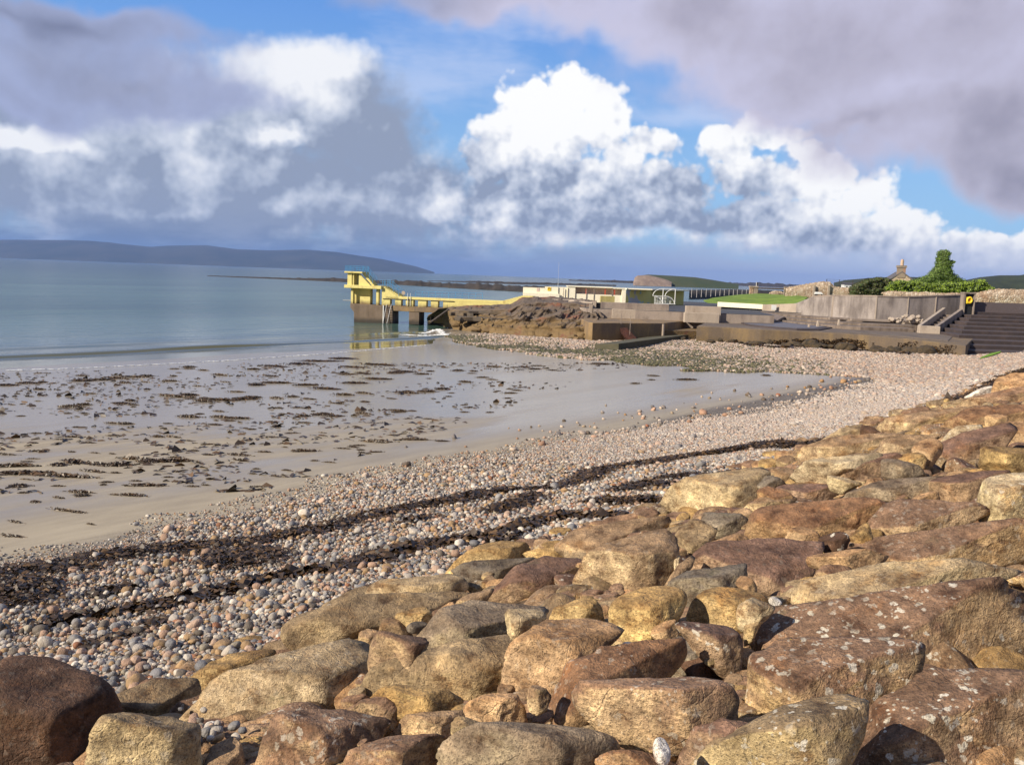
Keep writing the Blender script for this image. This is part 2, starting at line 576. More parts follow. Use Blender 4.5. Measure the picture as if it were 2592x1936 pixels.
# ------------------------------------------------------------------ sea
def wave(N, S):
    """height of the last breakers before the sand"""
    z = np.zeros_like(N)
    for n0, amp, wd, wob, ch in ((-75.5, .34, 1.1, 1.6, 1), (-84, .13, 2.2, 3, 2), (-95, .10, 3.0, 4, 3)):
        c = n0 + wob * (fbm2(S * .05, S * 0 + ch * 3.3, 3, ch) - .5) * 2
        a = amp * np.clip(.35 + 1.5 * (fbm2(S * .045 + 9, S * 0 + ch, 3, ch + 2) - .35), .1, 1.2)
        q = (N - c) / wd
        z += a * np.where(q < 0, np.exp(-(q / 1.8) ** 2), np.exp(-(q / .55) ** 2))
    z += .05 * (fbm2(N * .5, S * .16, 4, 5) - .5) * np.clip((-72 - N) / 4, 0, 1)
    return z


def sea_z(x, y, N, S):
    m = (S > -60) & (S < 190) & (N > -160) & (N < -60)
    return np.where(m, wave(N, S), 0.0) * np.clip((118 - S) / 10, 0, 1) * np.clip((S + 30) / 20, 0, 1)


ns = np.concatenate([[-26000, -15000, -8000, -4000, -2000, -1000, -500, -300, -200, -150, -130, -118], np.arange(-110, -64, .22), [-63, -55, -40, 0, 300, 3000, 9000]])
ss = np.concatenate([[-26000, -9000, -3000, -1000, -400, -200, -100, -60, -40], np.arange(-32, 130, .6), [140, 160, 200, 300, 600, 1500, 4000, 9000, 26000]])
sv, sf = grid(ns, ss, sea_z)
m_sea, t, p = mat_new('sea_water')
co = world_co(t)
N_ = t.vmath('DOT_PRODUCT', co, (NX, NY, 0)); S_ = t.vmath('DOT_PRODUCT', co, (SX, SY, 0))
st = t.comb(N_, t.math('MULTIPLY', S_, .35), 0)
sw = t.noise(st, .05, 4, .6)
shal = t.step(t.math('MULTIPLY_ADD', t.math('SUBTRACT', sw, .5), 10, N_), -90, -70.5)
deep = t.mix(t.step(N_, -100, -900), (.038, .078, .072), (.014, .038, .048))
deep = t.mix(t.step(t.noise(t.comb(N_, t.math('MULTIPLY', S_, .2), 0), .022, 4, .6), .42, .62), deep, t.mix(1.0, deep, (1.7, 1.55, 1.4), 'MULTIPLY'))
c = t.mix(shal, deep, (.115, .105, .050))
t.put(p.inputs['Base Color'], c)
p.inputs['IOR'].default_value = 1.33
p.inputs['Specular IOR Level'].default_value = .36
t.put(p.inputs['Roughness'], t.step(N_, -72, -140, .07, .24, False))
w = t.math('ADD', t.noise(st, 1.1, 4, .6), t.math('MULTIPLY', t.noise(st, .25, 3, .5), 3.0))
w = t.math('ADD', w, t.math('MULTIPLY', t.noise(st, .06, 3, .5), 6.0))
bump(t, p, w, .10, t.step(N_, -71, -110, .12, .85, False))
kind(mesh('sea', sv, sf, m_sea, smooth=True), 'structure')

# foam: the swash line on the sand, and the breaker by the rocks
m_foam, t, p = mat_new('foam')
co = world_co(t)
t.put(p.inputs['Base Color'], t.mix(t.noise(co, 3, 4), (.62, .62, .60), (.85, .85, .83)))
p.inputs['Roughness'].default_value = .9


def foam_strip(name, line, width, lift=.03, step=.25, ragged=.8, pieces=None):
    """ragged lace of foam lying along a line of photograph points"""
    pts = [on_ground(u, v) for u, v in line]
    vs, fs = [], []
    r = random.Random(5)
    for a, b in zip(pts[:-1], pts[1:]):
        L = (b - a).length
        k = max(2, int(L / step))
        for i in range(k):
            q = a.lerp(b, (i + r.random()) / k)
            for _ in range(pieces or 1):
                d = Vector((NX, NY, 0)) * r.gauss(0, width * ragged)
                c = q + d + Vector((SX, SY, 0)) * r.uniform(-.4, .4)
                rx, ry = r.uniform(.25, .8) * step * 2.2, width * r.uniform(.25, .8)
                m0 = len(vs)
                zc = max(gz(c.x, c.y), 0) + lift
                vs.append((c.x, c.y, zc + .03))
                for j in range(7):
                    an = j * 2 * math.pi / 7
                    e = r.uniform(.6, 1.2)
                    vs.append((c.x + SX * math.cos(an) * rx * e + NX * math.sin(an) * ry * e, c.y + SY * math.cos(an) * rx * e + NY * math.sin(an) * ry * e, zc - .01))
                fs += [(m0, m0 + 1 + j, m0 + 1 + (j + 1) % 7) for j in range(7)]
    return kind(mesh(name, vs, fs, m_foam), 'stuff')


foam_strip('swash_foam', [(30, 938), (200, 933), (400, 923), (560, 914), (700, 905), (860, 893), (960, 884), (1080, 874)], .10, pieces=2)


# ------------------------------------------------------------------ far land
def far_ridge(name, top, Y, depth, mat, z0=-.5, seg=120, rough=.05, skew=.5, oct=4, freq=1.0):
    """hill whose skyline follows the given photograph points at distance Y"""
    us = np.array([q[0] for q in top], float); v_ = np.array([q[1] for q in top], float)
    uu = np.linspace(us[0], us[-1], seg)
    vv = np.interp(uu, us, v_)
    rows = 9
    V = []
    for i, (u, v) in enumerate(zip(uu, vv)):
        q = at_y(u, v, Y)
        h = max(q.z - z0, .02)
        for k in range(rows):
            f = k / (rows - 1) * 2 - 1                       # -1 foot in front, 0 crest, 1 foot behind
            sh = 1 - abs(f) ** (1.6 if f < 0 else 1.3)
            yy = Y + depth * (f * (skew if f < 0 else 1))
            nz = (fbm2(np.array([q.x / abs(depth) * 3 * freq]), np.array([yy / abs(depth) * 3 * freq]), oct, 1)[0] - .5) * rough * (1 - abs(f)) * (0 if k == rows // 2 else 1)
            sx = q.x * yy / Y
            V.append((sx, yy + nz * depth * .3, z0 + h * max(sh + nz, 0)))
    i = np.arange(seg * rows).reshape(seg, rows)
    f = np.stack([i[:-1, :-1], i[1:, :-1], i[1:, 1:], i[:-1, 1:]], -1).reshape(-1, 4)
    return mesh(name, V, f, mat, smooth=True)


def land_mat(name, a, b, scale):
    m, t, p = mat_new(name)
    co = world_co(t)
    t.put(p.inputs['Base Color'], t.mix(t.step(t.noise(co, scale, 6, .65), .35, .65), a, b))
    p.inputs['Roughness'].default_value = .95
    return m


kind(far_ridge('hills', [(-500, 612), (-250, 606), (0, 607), (180, 608), (270, 614), (380, 625), (430, 622), (520, 621), (600, 631), (680, 634), (770, 632),
                         (850, 638), (906, 647), (967, 656), (1051, 674), (1100, 689)], 15000, 3500, land_mat('far_heath', (.022, .032, .026), (.045, .05, .04), .0016), rough=.5, seg=200), 'structure')
m_green = land_mat('pasture', (.028, .045, .014), (.05, .055, .024), .01)
m_rockbar = land_mat('weedy_rock', (.010, .008, .007), (.042, .032, .024), .12)
m_scrub = land_mat('dark_scrub', (.012, .020, .010), (.026, .036, .016), .05)


def bar(name, top, bot, jg, Y1):
    """low reef or shingle bank between two skylines"""
    us = np.array([q[0] for q in top], float)
    uu = np.linspace(us[0], us[-1], 260)
    vt = np.interp(uu, us, [q[1] for q in top]); vb = np.interp(uu, [q[0] for q in bot], [q[1] for q in bot])
    V = []
    for i, (u, a, b) in enumerate(zip(uu, vt, vb)):
        f = at_z(u, max(b, a + .6), -.05)                  # foot in the water towards the camera
        bk = f * 1.0
        Yc = f.y * 1.04
        tp = at_y(u, a, Yc)
        jag = (fbm2(np.array([u * .09]), np.array([1.0]), 4, 2)[0] - .5)
        h = max(tp.z, .10) * (1.0 + .15 * min(jg, 1) + jg * jag)
        V += [tuple(f), (f.x + (tp.x - f.x) * .35, f.y + (Yc - f.y) * .35, h * (.55 + .5 * jag * min(jg, 1))), (tp.x, Yc, h),
              (tp.x * 1.03, Yc * 1.03, h * .8), (tp.x * 1.08, Yc * 1.08, -.3)]
    i = np.arange(260 * 5).reshape(260, 5)
    f = np.stack([i[:-1, :-1], i[1:, :-1], i[1:, 1:], i[:-1, 1:]], -1).reshape(-1, 4)
    return mesh(name, V, f, m_rockbar)


for nm, tp, bt, lb in (
    ('reef', [(525, 698), (700, 703), (860, 705), (1000, 711), (1150, 718), (1260, 722), (1345, 724), (1420, 730)], [(525, 699.5), (700, 707), (860, 714), (1000, 721), (1150, 730), (1260, 736), (1345, 741), (1420, 744)],
     'long dark reef of weedy rock reaching out to sea behind the diving tower'),
    ('reef', [(1082, 711), (1200, 712), (1300, 714), (1420, 717), (1500, 719), (1560, 722)], [(1082, 712), (1200, 716), (1300, 720), (1420, 722), (1500, 724), (1560, 725)],
     'farther low dark reef showing above the white shelter building'),
    ('reef', [(1440, 708), (1540, 710), (1620, 712), (1750, 713.5), (1850, 716), (2000, 720), (2080, 724)], [(1440, 710.5), (1540, 715), (1620, 718), (1750, 720.5), (1850, 723), (2000, 729), (2080, 731)],
     'brown shingle spit joining the foot of the small grassy island'),
    ('reef', [(1745, 735), (1850, 733), (1930, 735), (2010, 738), (2060, 740)], [(1745, 758), (1850, 756), (1930, 756), (2010, 754), (2060, 752)],
     'dark weedy foreshore behind the thin post railing')):
    tag(bar(nm, tp, bt, .12 if 'foreshore' in lb else .9, 0), lb, 'reef')

isl = thing('island', 'small grassy island with a bare tan cliff at its left end', 'island', (0, 0, 0))
far_ridge('grass_slope', [(1612, 699), (1640, 695), (1700, 698), (1760, 702), (1800, 708), (1850, 716.5), (1870, 719)], 1560, 130, m_green, -.5, 90).parent = isl
far_ridge('cliff', [(1603, 714), (1607, 702), (1614, 697.5), (1640, 696.5), (1670, 703), (1690, 709), (1700, 714)], 1500, 30, land_mat('cliff_clay', (.17, .125, .105), (.25, .19, .155), .15), -.5, 50, .3).parent = isl

far_ridge_r = far_ridge('hills', [(2110, 716), (2140, 709), (2200, 704), (2280, 700), (2350, 703), (2400, 712), (2440, 722)], 1300, 160, m_scrub, 2.0, 120, .3)
kind(far_ridge_r, 'structure')
kind(far_ridge('hills', [(2370, 724), (2430, 712), (2480, 702), (2530, 697), (2580, 697), (2640, 688), (2760, 684), (2900, 690)], 900, 160, m_scrub, 2.0, 150, .45, freq=3), 'structure')

# ------------------------------------------------------------------ sea air
m_haze = bpy.data.materials.new('sea_haze')
m_haze.use_nodes = True
m_haze.node_tree.nodes.clear()
t = NT(m_haze.node_tree)
pv = t.add('ShaderNodeVolumePrincipled')
pv.inputs['Color'].default_value = (.26, .46, 1.0, 1)
pv.inputs['Density'].default_value = 3.3e-5
pv.inputs['Anisotropy'].default_value = .1
o_ = t.add('ShaderNodeOutputMaterial')
t.l.new(pv.outputs[0], o_.inputs['Volume'])
hz = MB().box(-31000, 31000, -31000, 31000, -16, 420).build('haze', m_haze)
kind(hz, 'stuff')
# ------------------------------------------------------------------ materials of the headland
m_yel = stained('yellow_paint', (.68, .59, .22), (.36, .25, .085), .7, (.50, .72), low=(.20, .13, .06), low_z=(2.6, 3.6))
m_cream = stained('cream_paint', (.86, .80, .62), (.66, .56, .36), .4, (.6, .85))
m_blue = plain('blue_rail_paint', (.06, .25, .50), .5)
m_con = stained('weathered_concrete', (.30, .245, .205), (.15, .115, .10), .35, (.42, .68))
m_conl = stained('pale_concrete', (.40, .33, .265), (.24, .185, .145), .5, (.45, .75))
m_conw = stained('streaked_wall', (.34, .295, .27), (.155, .130, .120), .30, (.40, .62))
m_tide = stained('tide_stained_concrete', (.165, .118, .078), (.29, .19, .085), .30, (.42, .60), low=(.25, .16, .058), low_z=(.6, 2.4), bmp=.08)
m_apron = stained('apron_front', (.125, .092, .065), (.205, .14, .07), .30, (.42, .62), low=(.15, .10, .045), low_z=(.8, 2.2), bmp=.08)
m_base = stained('pier_base_concrete', (.17, .125, .09), (.10, .07, .045), .5, (.4, .7), low=(.05, .04, .03), low_z=(.2, 1.1))
m_darkcon = stained('dark_concrete', (.045, .033, .034), (.080, .055, .050), .5, (.4, .7), streak=False)  # dark purple-brown, patchy, for the sea wall steps and the stage
m_white = plain('white_tube', (.70, .70, .68), .45, .1)
m_red = plain('red_post_paint', (.42, .075, .04), .6)
m_black = plain('black_board', (.014, .014, .015), .6, .3)
m_grey = plain('grey_metal', (.30, .30, .31), .5, .2)
m_dkmet = plain('rusty_dark_metal', (.045, .032, .026), .7, .3)
m_asph = plain('asphalt', (.050, .050, .056), .8, .2, .6)
m_wetslab = stained('wet_slab', (.10, .090, .090), (.17, .135, .115), .4, (.45, .7), streak=False, rough=.45)


class Plane:
    """a vertical plane of the place, for reading x' and z off the photograph"""
    def __init__(self, o, ang):
        self.o, self.a = Vector((o.x, o.y, 0)), ang
        self.e = Vector((math.cos(ang), math.sin(ang), 0)); self.n = Vector((-math.sin(ang), math.cos(ang), 0))

    def q(self, u, v, back=0.0):
        d = ray(u, v)
        w = self.o + self.n * back - Vector((0, 0, 0))
        t = (w.x * self.n.x + w.y * self.n.y) / (d.x * self.n.x + d.y * self.n.y)
        p = Vector((d.x * t, d.y * t, CAM_H + d.z * t))
        r = p - self.o
        return r.x * self.e.x + r.y * self.e.y, p.z

    def poly(self, pts, back=0.0):
        return [self.q(u, v, back) for u, v in pts]


# ------------------------------------------------------------------ diving tower and pier
PT = Plane(at_z(895, 816, 0), math.atan2(-.17, .985))


def on_tower(name, label, cat, group=None):
    return thing(name, label, cat, PT.o, PT.a, group)


def rect(mb, u0, u1, v0, v1, y0, y1, z0=None, z1=None, pl=None):
    pl = pl or PT
    um = (u0 + u1) / 2
    x0, x1 = pl.q(u0, (v0 + v1) / 2, y0)[0], pl.q(u1, (v0 + v1) / 2, y0)[0]
    zt = pl.q(um, v0, y0)[1] if z1 is None else z1
    zb = pl.q(um, v1, y0)[1] if z0 is None else z0
    return mb.box(x0, x1, y0, y1, zb, zt)


def stairs(mb, x0, z0, x1, z1, y0, y1, n, zb=None):
    """solid flight from (x0, z0) up or down to (x1, z1)"""
    for k in range(n):
        a, b = x0 + (x1 - x0) * k / n, x0 + (x1 - x0) * (k + 1) / n
        zt = z0 + (z1 - z0) * (k + (1 if z1 > z0 else 0)) / n
        lo = zt - .45 if zb is None else zb
        mb.box(min(a, b), max(a, b), y0, y1, lo - .003 * k, zt)
    return mb


tw = on_tower('diving_tower', 'tall yellow concrete diving tower with two platforms standing in the sea', 'diving tower')
mb = MB().prism(PT.poly([(886, 768), (886.5, 779), (895.5, 790), (895.5, 826), (994, 826), (994, 775)]), 0, 3.1, 'y')
mb.build('base', m_base, tw, .06)
zb = PT.q(930, 771)[1]
ztop = PT.q(915, 726)[1]
mb = MB(); rect(mb, 888, 894, 731, 772, 0.05, .75, zb - .1, ztop - .1); mb.build('pillar', m_yel, tw, .03)
mb = MB(); rect(mb, 894.5, 938, 731, 772, 1.15, 2.2, zb - .1, ztop - .1); mb.build('wall', m_yel, tw)
mb = MB(); rect(mb, 911, 937, 751, 772, .55, 1.14, zb - .08); mb.build('bench_wall', m_yel, tw, .02)
mb = MB(); rect(mb, 952, 958.5, 731, 775, .1, .75, zb - .25, ztop - .1); mb.build('pillar', m_yel, tw, .03)
mb = MB(); rect(mb, 952, 958.5, 731, 775, 2.3, 2.9, zb - .25, ztop - .1); mb.build('pillar', m_yel, tw, .03)
mb = MB(); rect(mb, 871, 965, 722.5, 730.5, -.45, 3.2); mid = mb.build('platform', m_yel, tw, .03)
zmid = PT.q(918, 722.5)[1]
mb = MB(); rect(mb, 879.5, 890.5, 691, 722, .05, 2.6, zmid - .02); mb.build('wall', m_yel, tw, .02)
mb = MB(); rect(mb, 893, 895.5, 691, 722, .1, .5, zmid - .02); rect(mb, 895.6, 900, 691, 722, .9, 2.6, zmid - .02); mb.build('pillar', m_yel, tw)
mb = MB(); rect(mb, 871.5, 917, 687.3, 691.5, -.3, 2.9); mb.build('platform', m_yel, tw, .03)
x0, z0 = PT.q(908, 689); x1, z1 = PT.q(937.5, 722)
mb = MB().prism([(x0, z0 - .15), (x1, zmid - .01), (x0, zmid - .01)], .1, .45)
stairs(mb, x0 + .5, z0, x1 + .45, zmid, .46, 2.4, 11)
mb.build('stair', m_yel, tw)
xa, za = PT.q(967, 727); xb, zb2 = PT.q(1008.5, 752)
mb = MB().prism([(xa, za), (xa + .4, za), (xb, zb2), (xb, zb2 - .35), (xa + .6, zb2 - .35), (xa, zb2 - 1.0)], .0, .35)
stairs(mb, xa + .2, za + .05, xb + .4, zb2, .36, 2.6, 10)
mb.build('stair', m_yel, tw)


def railing(name, pts, y, parent, mat, h, n, rails=3, r=.028):
    """posts and rails along a line of (x, z) points"""
    mb = MB()
    for (xa, za), (xb, zb_) in zip(pts[:-1], pts[1:]):
        for k in range(rails):
            f = h * (k + 1) / rails
            mb.tube((xa, y, za + f), (xb, y, zb_ + f), r, 5)
        L = max(1, int(round(math.hypot(xb - xa, zb_ - za) / n)))
        for i in range(L + 1):
            q = i / L
            mb.tube((xa + (xb - xa) * q, y, za + (zb_ - za) * q), (xa + (xb - xa) * q, y, za + (zb_ - za) * q + h), r * 1.2, 5)
    return mb.build(name, mat, parent)


ua, ub = PT.q(875, 687)[0], PT.q(917.5, 687)[0]
zu = PT.q(895, 687.3)[1]
for y in (-.2, 2.8):
    railing('railing', [(ua, zu), (ub, zu)], y, tw, m_blue, .85, .45)
mb = MB()
for k in range(8):
    yy = -.2 + 3.0 * k / 7
    mb.tube((ua, yy, zu), (ua, yy, zu + .85), .03, 5)
for f in (.3, .57, .85):
    mb.tube((ua, -.2, zu + f), (ua, 2.8, zu + f), .03, 5)
mb.build('railing', m_blue, tw)
railing('stair_rail', [(ub, zu), PT.q(941, 718)], .46, tw, m_blue, .9, .9, 2)
railing('stair_rail', [(ub, zu), PT.q(941, 718)], 2.4, tw, m_blue, .9, .9, 2)
railing('railing', [PT.q(945, 722), PT.q(982, 722.5)], 3.0, tw, m_blue, .75, .7)
railing('railing', [PT.q(962, 722), PT.q(982, 722.5)], 1.2, tw, m_blue, .75, .5)
railing('stair_rail', [PT.q(980, 727), PT.q(1008, 751)], .3, tw, m_blue, .9, 1.0, 2)
railing('stair_rail', [PT.q(980, 727), PT.q(1008, 751)], 2.6, tw, m_blue, .9, 1.0, 2)
MB().tube((PT.q(866, 760)[0], .3, PT.q(866, 760)[1]), (PT.q(889, 761)[0], .3, PT.q(889, 761)[1]), .07).build('springboard', m_grey, tw)

pr = on_tower('pier', 'yellow concrete pier with square openings leading to the diving tower', 'pier')
xs = [PT.q(u, 765)[0] for u in (966, 987, 1000, 1015, 1027, 1046, 1058, 1079, 1090.5, 1108.5, 1121.5)]
mb = MB()
zo, zdeck = PT.q(1040, 758.5)[1], PT.q(1060, 753)[1]
zl = PT.q(1050, 776.5)[1]
mb.box(xa + .6, PT.q(1292, 761)[0], 0, 1.6, zo, zdeck)
mb.build('deck', m_yel, pr, .03)
segs = [(xs[0], xs[1])] + [(xs[i], xs[i + 1]) for i in range(2, 10, 2)] + [(xs[10], PT.q(1290, 761)[0])]
for a, b in segs:
    MB().box(a, b, .02, 1.0, zl - .05, zo + .02).build('wall', m_yel, pr)
mb = MB(); rect(mb, 994.5, 1128, 776.5, 790, .03, 3.05); mb.build('beam', m_tide, pr, .04)
mb = MB(); rect(mb, 1035, 1061, 790, 822, .1, 3.0, None, PT.q(1048, 789.5)[1]); mb.build('pier_leg', m_base, pr, .04)
mb = MB(); rect(mb, 1099, 1128, 790, 818, .1, 3.0, None, PT.q(1110, 789.5)[1]); mb.build('pier_leg', m_tide, pr, .04)
railing('railing', [PT.q(1045, 753), PT.q(1216, 757.5)], 1.45, pr, m_blue, .9, 1.1, 2)
MB().tube((PT.q(969, 756)[0], -.08, PT.q(969, 756)[1]), (PT.q(1150, 763)[0], -.08, PT.q(1150, 763)[1]), .045).build('pipe', m_dkmet, pr)

ld = on_tower('ladder', 'leaning dark iron ladder against the tower base', 'ladder')
for (a, b), (c_, d_) in (((979, 776), (973.5, 818)), ((991, 775), (984, 818))):
    p, q = PT.q(a, b), PT.q(c_, d_)
    MB().tube((p[0], -.05, p[1] + .3), (q[0], -.9, q[1]), .055).build('rail', m_grey, ld)
for k in range(9):
    f = (k + .5) / 9
    p, q = PT.q(979 - 5.5 * f, 776 + 42 * f), PT.q(991 - 7 * f, 775 + 43 * f)
    MB().tube((p[0], -.05 - .85 * f, p[1]), (q[0], -.05 - .85 * f, q[1]), .035, 5).build('rung', m_dkmet, ld)
ps = on_tower('white_post', 'slim white post standing beside the leaning ladder at the tower base', 'post')
p, q = PT.q(971.5, 774), PT.q(971.5, 818)
MB().tube((p[0], -.12, p[1]), (p[0], -.12, q[1]), .10, 8).build('shaft', m_white, ps)
MB().tube((p[0], -.12, p[1]), (p[0], -.12, p[1] + .08), .13, 8).build('cap', m_white, ps)
sg = on_tower('round_sign', 'pale round sign on a short post above the pier deck', 'sign')
p = PT.q(1020.5, 741.5); q = PT.q(1020.5, 753)
MB().tube((p[0], .2, q[1]), (p[0], .2, p[1]), .04).build('post', m_grey, sg)
MB().tube((p[0], .10, p[1]), (p[0], .16, p[1]), .29, 16).build('disc', m_conl, sg)
wl = on_tower('pier_ladder', 'white topped ladder hooked over the yellow pier wall', 'ladder')
for u in (1032.5, 1039.5):
    p, q = PT.q(u, 742), PT.q(u, 753)
    MB().tube((p[0], -.1, PT.q(u, 774)[1]), (p[0], -.1, p[1]), .04).build('rail', m_white, wl)
for k in range(6):
    z = PT.q(1036, 757 + 3 * k)[1]
    MB().tube((PT.q(1032.5, 760)[0], -.1, z), (PT.q(1039.5, 760)[0], -.1, z), .035, 5).build('rung', m_dkmet, wl)

# yellow steps from the pier up to the shelter terrace
st_ = on_tower('concrete_steps', 'flight of bright yellow steps between pier and white shelter', 'steps')
xa_, za_ = PT.q(1272, 763); xb_, zb_ = PT.q(1326, 749)
mb = MB()
for k in range(8):
    a, b = xa_ + (xb_ - xa_) * k / 8, xa_ + (xb_ - xa_) * (k + 1) / 8
    MB().box(a, b - .006, -.2, 2.4, za_ - 1.0, za_ + (zb_ - za_) * (k + 1) / 8).build('step', m_yel, st_)
MB().box(xb_, PT.q(1349, 750)[0], -.2, 2.4, za_ - 1.2, zb_).build('landing', m_yel, st_)

# iron stair down to the shingle
ms = thing('iron_stair', 'short black iron stair going down from rock ledge to the shingle', 'stair', tuple(at_z(1092, 818, .3)))
A_, B_ = at_y(1090, 816, 119), at_y(1136, 783, 119)
for dy in (-.5, .5):
    MB().tube(A_ + Vector((0, dy, 0)) - ms.location, B_ + Vector((0, dy, 0)) - ms.location, .12, 6).build('stringer', m_dkmet, ms)
for k in range(9):
    c_ = A_.lerp(B_, (k + .5) / 9) - ms.location
    MB().box(c_.x - .22, c_.x + .22, c_.y - .5, c_.y + .5, c_.z - .04, c_.z + .04).build('tread', m_dkmet, ms)
for s_ in (0, 1):
    c_ = A_.lerp(B_, .02 + s_ * .9) - ms.location
    MB().tube(c_ + Vector((0, -.5, 0)), c_ + Vector((0, -.5, .75)), .04, 5).build('post', m_dkmet, ms)

# ------------------------------------------------------------------ natural rock outcrop with ledges
m_rockhead, t, p = mat_new('headland_rock')
co = world_co(t)
zc = t.xyz(co)[2]
n1 = t.noise(t.vmath('MULTIPLY', co, (.6, .6, 3.0)), .9, 6, .65); n2 = t.noise(co, .35, 4, .6); n3 = t.noise(co, 5, 4, .7)
zz = t.math('MULTIPLY_ADD', t.math('SUBTRACT', n2, .5), 2.2, zc)
lowc = t.mix(n1, (.050, .034, .018), (.25, .16, .065))
lowc = t.mix(t.step(n2, .58, .68), lowc, (.13, .055, .03))
topc = t.mix(n1, (.055, .041, .031), (.165, .12, .085))
topc = t.mix(t.step(t.noise(co, .22, 4, .6), .56, .66), topc, (.16, .065, .035))
c = t.mix(t.step(zz, 2.1, 3.0), lowc, topc)
c = t.mix(t.step(n3, .4, .15), c, (.02, .016, .014))
t.put(p.inputs['Base Color'], c)
p.inputs['Roughness'].default_value = .85
bump(t, p, t.math('ADD', n3, n1), .10, .8)


m_weedrock = stained('weed_on_rock', (.030, .022, .012), (.085, .055, .025), 1.2, (.4, .62), streak=False, bmp=.1)


def ico_block(r, s):
    """small broken block"""
    bm = bmesh.new(); bmesh.ops.create_icosphere(bm, subdivisions=2, radius=1)
    pl = [Vector((r.gauss(0, 1), r.gauss(0, 1), r.gauss(0, 1))).normalized() for _ in range(9)]
    of = [r.uniform(.5, .9) for _ in pl]
    sx, sy, sz = r.uniform(.9, 1.7), r.uniform(.8, 1.2), r.uniform(.55, .9)
    V = []
    for v in bm.verts:
        d = v.co.normalized()
        t_ = min([1.0] + [o / d.dot(n) for n, o in zip(pl, of) if d.dot(n) > 1e-3])
        V.append((d.x * t_ * s * sx, d.y * t_ * s * sy, d.z * t_ * s * sz))
    bm.verts.index_update()
    Fc = [[v.index for v in f.verts] for f in bm.faces]
    bm.free()
    return V, Fc


def rock_shelf(name, cols, rows, mat, amp=.35, seed=1, dens=3, nu=110):
    """rocky shelf between a foot line and a top line: cols = (u, v_foot, z_foot, v_top, Y_top); rows = (share of the run, share of the rise)"""
    U = np.linspace(cols[0][0], cols[-1][0], nu)
    us = [c_[0] for c_ in cols]
    V = []
    fr, fh = zip(*rows)
    K = np.linspace(0, 1, len(rows) * dens)
    for u in U:
        vf, zf, vt, yt = (np.interp(u, us, [c_[i] for c_ in cols]) for i in (1, 2, 3, 4))
        a, b = at_z(u, vf, zf - .25), at_y(u, vt, yt)
        for j, k in enumerate(K):
            kk = np.interp(k, np.linspace(0, 1, len(rows)), fr)
            hh = np.interp(k, np.linspace(0, 1, len(rows)), fh)
            x = a.x + (b.x - a.x) * kk; y = a.y + (b.y - a.y) * kk
            z = a.z + (b.z - a.z) * hh
            w = math.sin(math.pi * min(1, k * 1.15)) ** .5 if 0 < k < .87 else (.45 if k < 1 else .3)
            q = Vector((x * .55, y * .55, z * 1.6 + seed))
            d = mnoise.turbulence(q, 4, False, amplitude_scale=.6, frequency_scale=2.1) - .55
            d2 = mnoise.noise(q * .45)
            V.append((x + amp * w * (d * .8 + d2) * .8, y - amp * w * (d + d2 * 1.3) * 1.3, z + amp * w * (d * .9 + d2 * .4)))
    i = np.arange(nu * len(K)).reshape(nu, len(K))
    f = np.stack([i[:-1, :-1], i[1:, :-1], i[1:, 1:], i[:-1, 1:]], -1).reshape(-1, 4)
    return mesh(name, V, f, mat)


oc = rock_shelf('rock_outcrop', [(1085, 814, .1, 799, 124), (1110, 822, .2, 781, 131), (1150, 834, .4, 774, 132), (1230, 845, .6, 771, 131), (1295, 852, .8, 768, 130), (1325, 854, .85, 750, 130),
                                 (1400, 858, .9, 749, 130), (1470, 862, 1.0, 754, 128), (1512, 864, 1.0, 761, 124), (1530, 866, 1.0, 790, 116)],
                [(0, 0), (.025, .26), (.012, .38), (.20, .42), (.19, .54), (.23, .58), (.42, .61), (.405, .72), (.62, .77), (.61, .87), (.85, .94), (1, 1)], m_rockhead, .62, 3, 4, 260)
tag(oc, 'brown layered rock outcrop between the pier and the concrete quay', 'rock outcrop')
kind(mesh('headland', *(lambda P: ([(x, y, 2.2) for x, y in P] + [(x, y, -1) for x, y in P], [list(range(len(P)))] + [[i, i + len(P), (i + 1) % len(P) + len(P), (i + 1) % len(P)] for i in range(len(P))]))(
    [(at_z(1530, 832, 2.2).x, 104), (24, 108), (34, 110), (50, 104), (75, 100), (200, 110), (400, 200), (600, 420), (190, 420), (64, 182), (30, 180), (8, 150), (-2, 148), (-2, 128)]), m_rockhead), 'structure')


def slab(name, edge, z, depth_pts, zb, mat, parent=None, bev=.05):
    """flat slab: front edge through photograph points at height z, closed by plan points behind"""
    P = [tuple(at_z(u, v, z)[:2]) for u, v in edge] + [tuple(q) for q in depth_pts]
    return MB().prism(P, zb, z, 'z').build(name, mat, parent, bev)


q2, q3 = at_z(1682, 818, 3.1), at_z(1866, 799, 3.1)
qy = thing('concrete_quay', 'ochre stained concrete quay with a long dark side wall', 'quay', (0, 0, 0))
slab('quay_wall', [(1490, 816), (1500, 817), (1590, 817.5), (1680, 818), (1684, 817.4), (1866, 799)], 3.1, [(37, 144), (8, 144), (8, 116)], .2, m_tide, qy)
slab('coping', [(1530, 800), (1600, 799), (1690, 802), (1740, 797), (1800, 790)], 3.3, [(27, 140), (10, 140)], 3.08, m_con, qy)
mb = MB()
P_ = [at_z(1682, 818, 3.1), at_z(1688, 848, 1.3)]
mb.tube(P_[0] + Vector((-.15, -.12, -.1)), P_[0] + Vector((-.15, -.12, -2.4)), .17, 8).build('corner_bollard', m_conl, qy)
MB().tube(at_z(1768, 829, 2.75) + Vector((0, -.2, .0)), q3 + Vector((.15, -.4, -.25)), .08, 6).build('rusty_pipe', plain('rust', (.30, .10, .035), .8), qy)

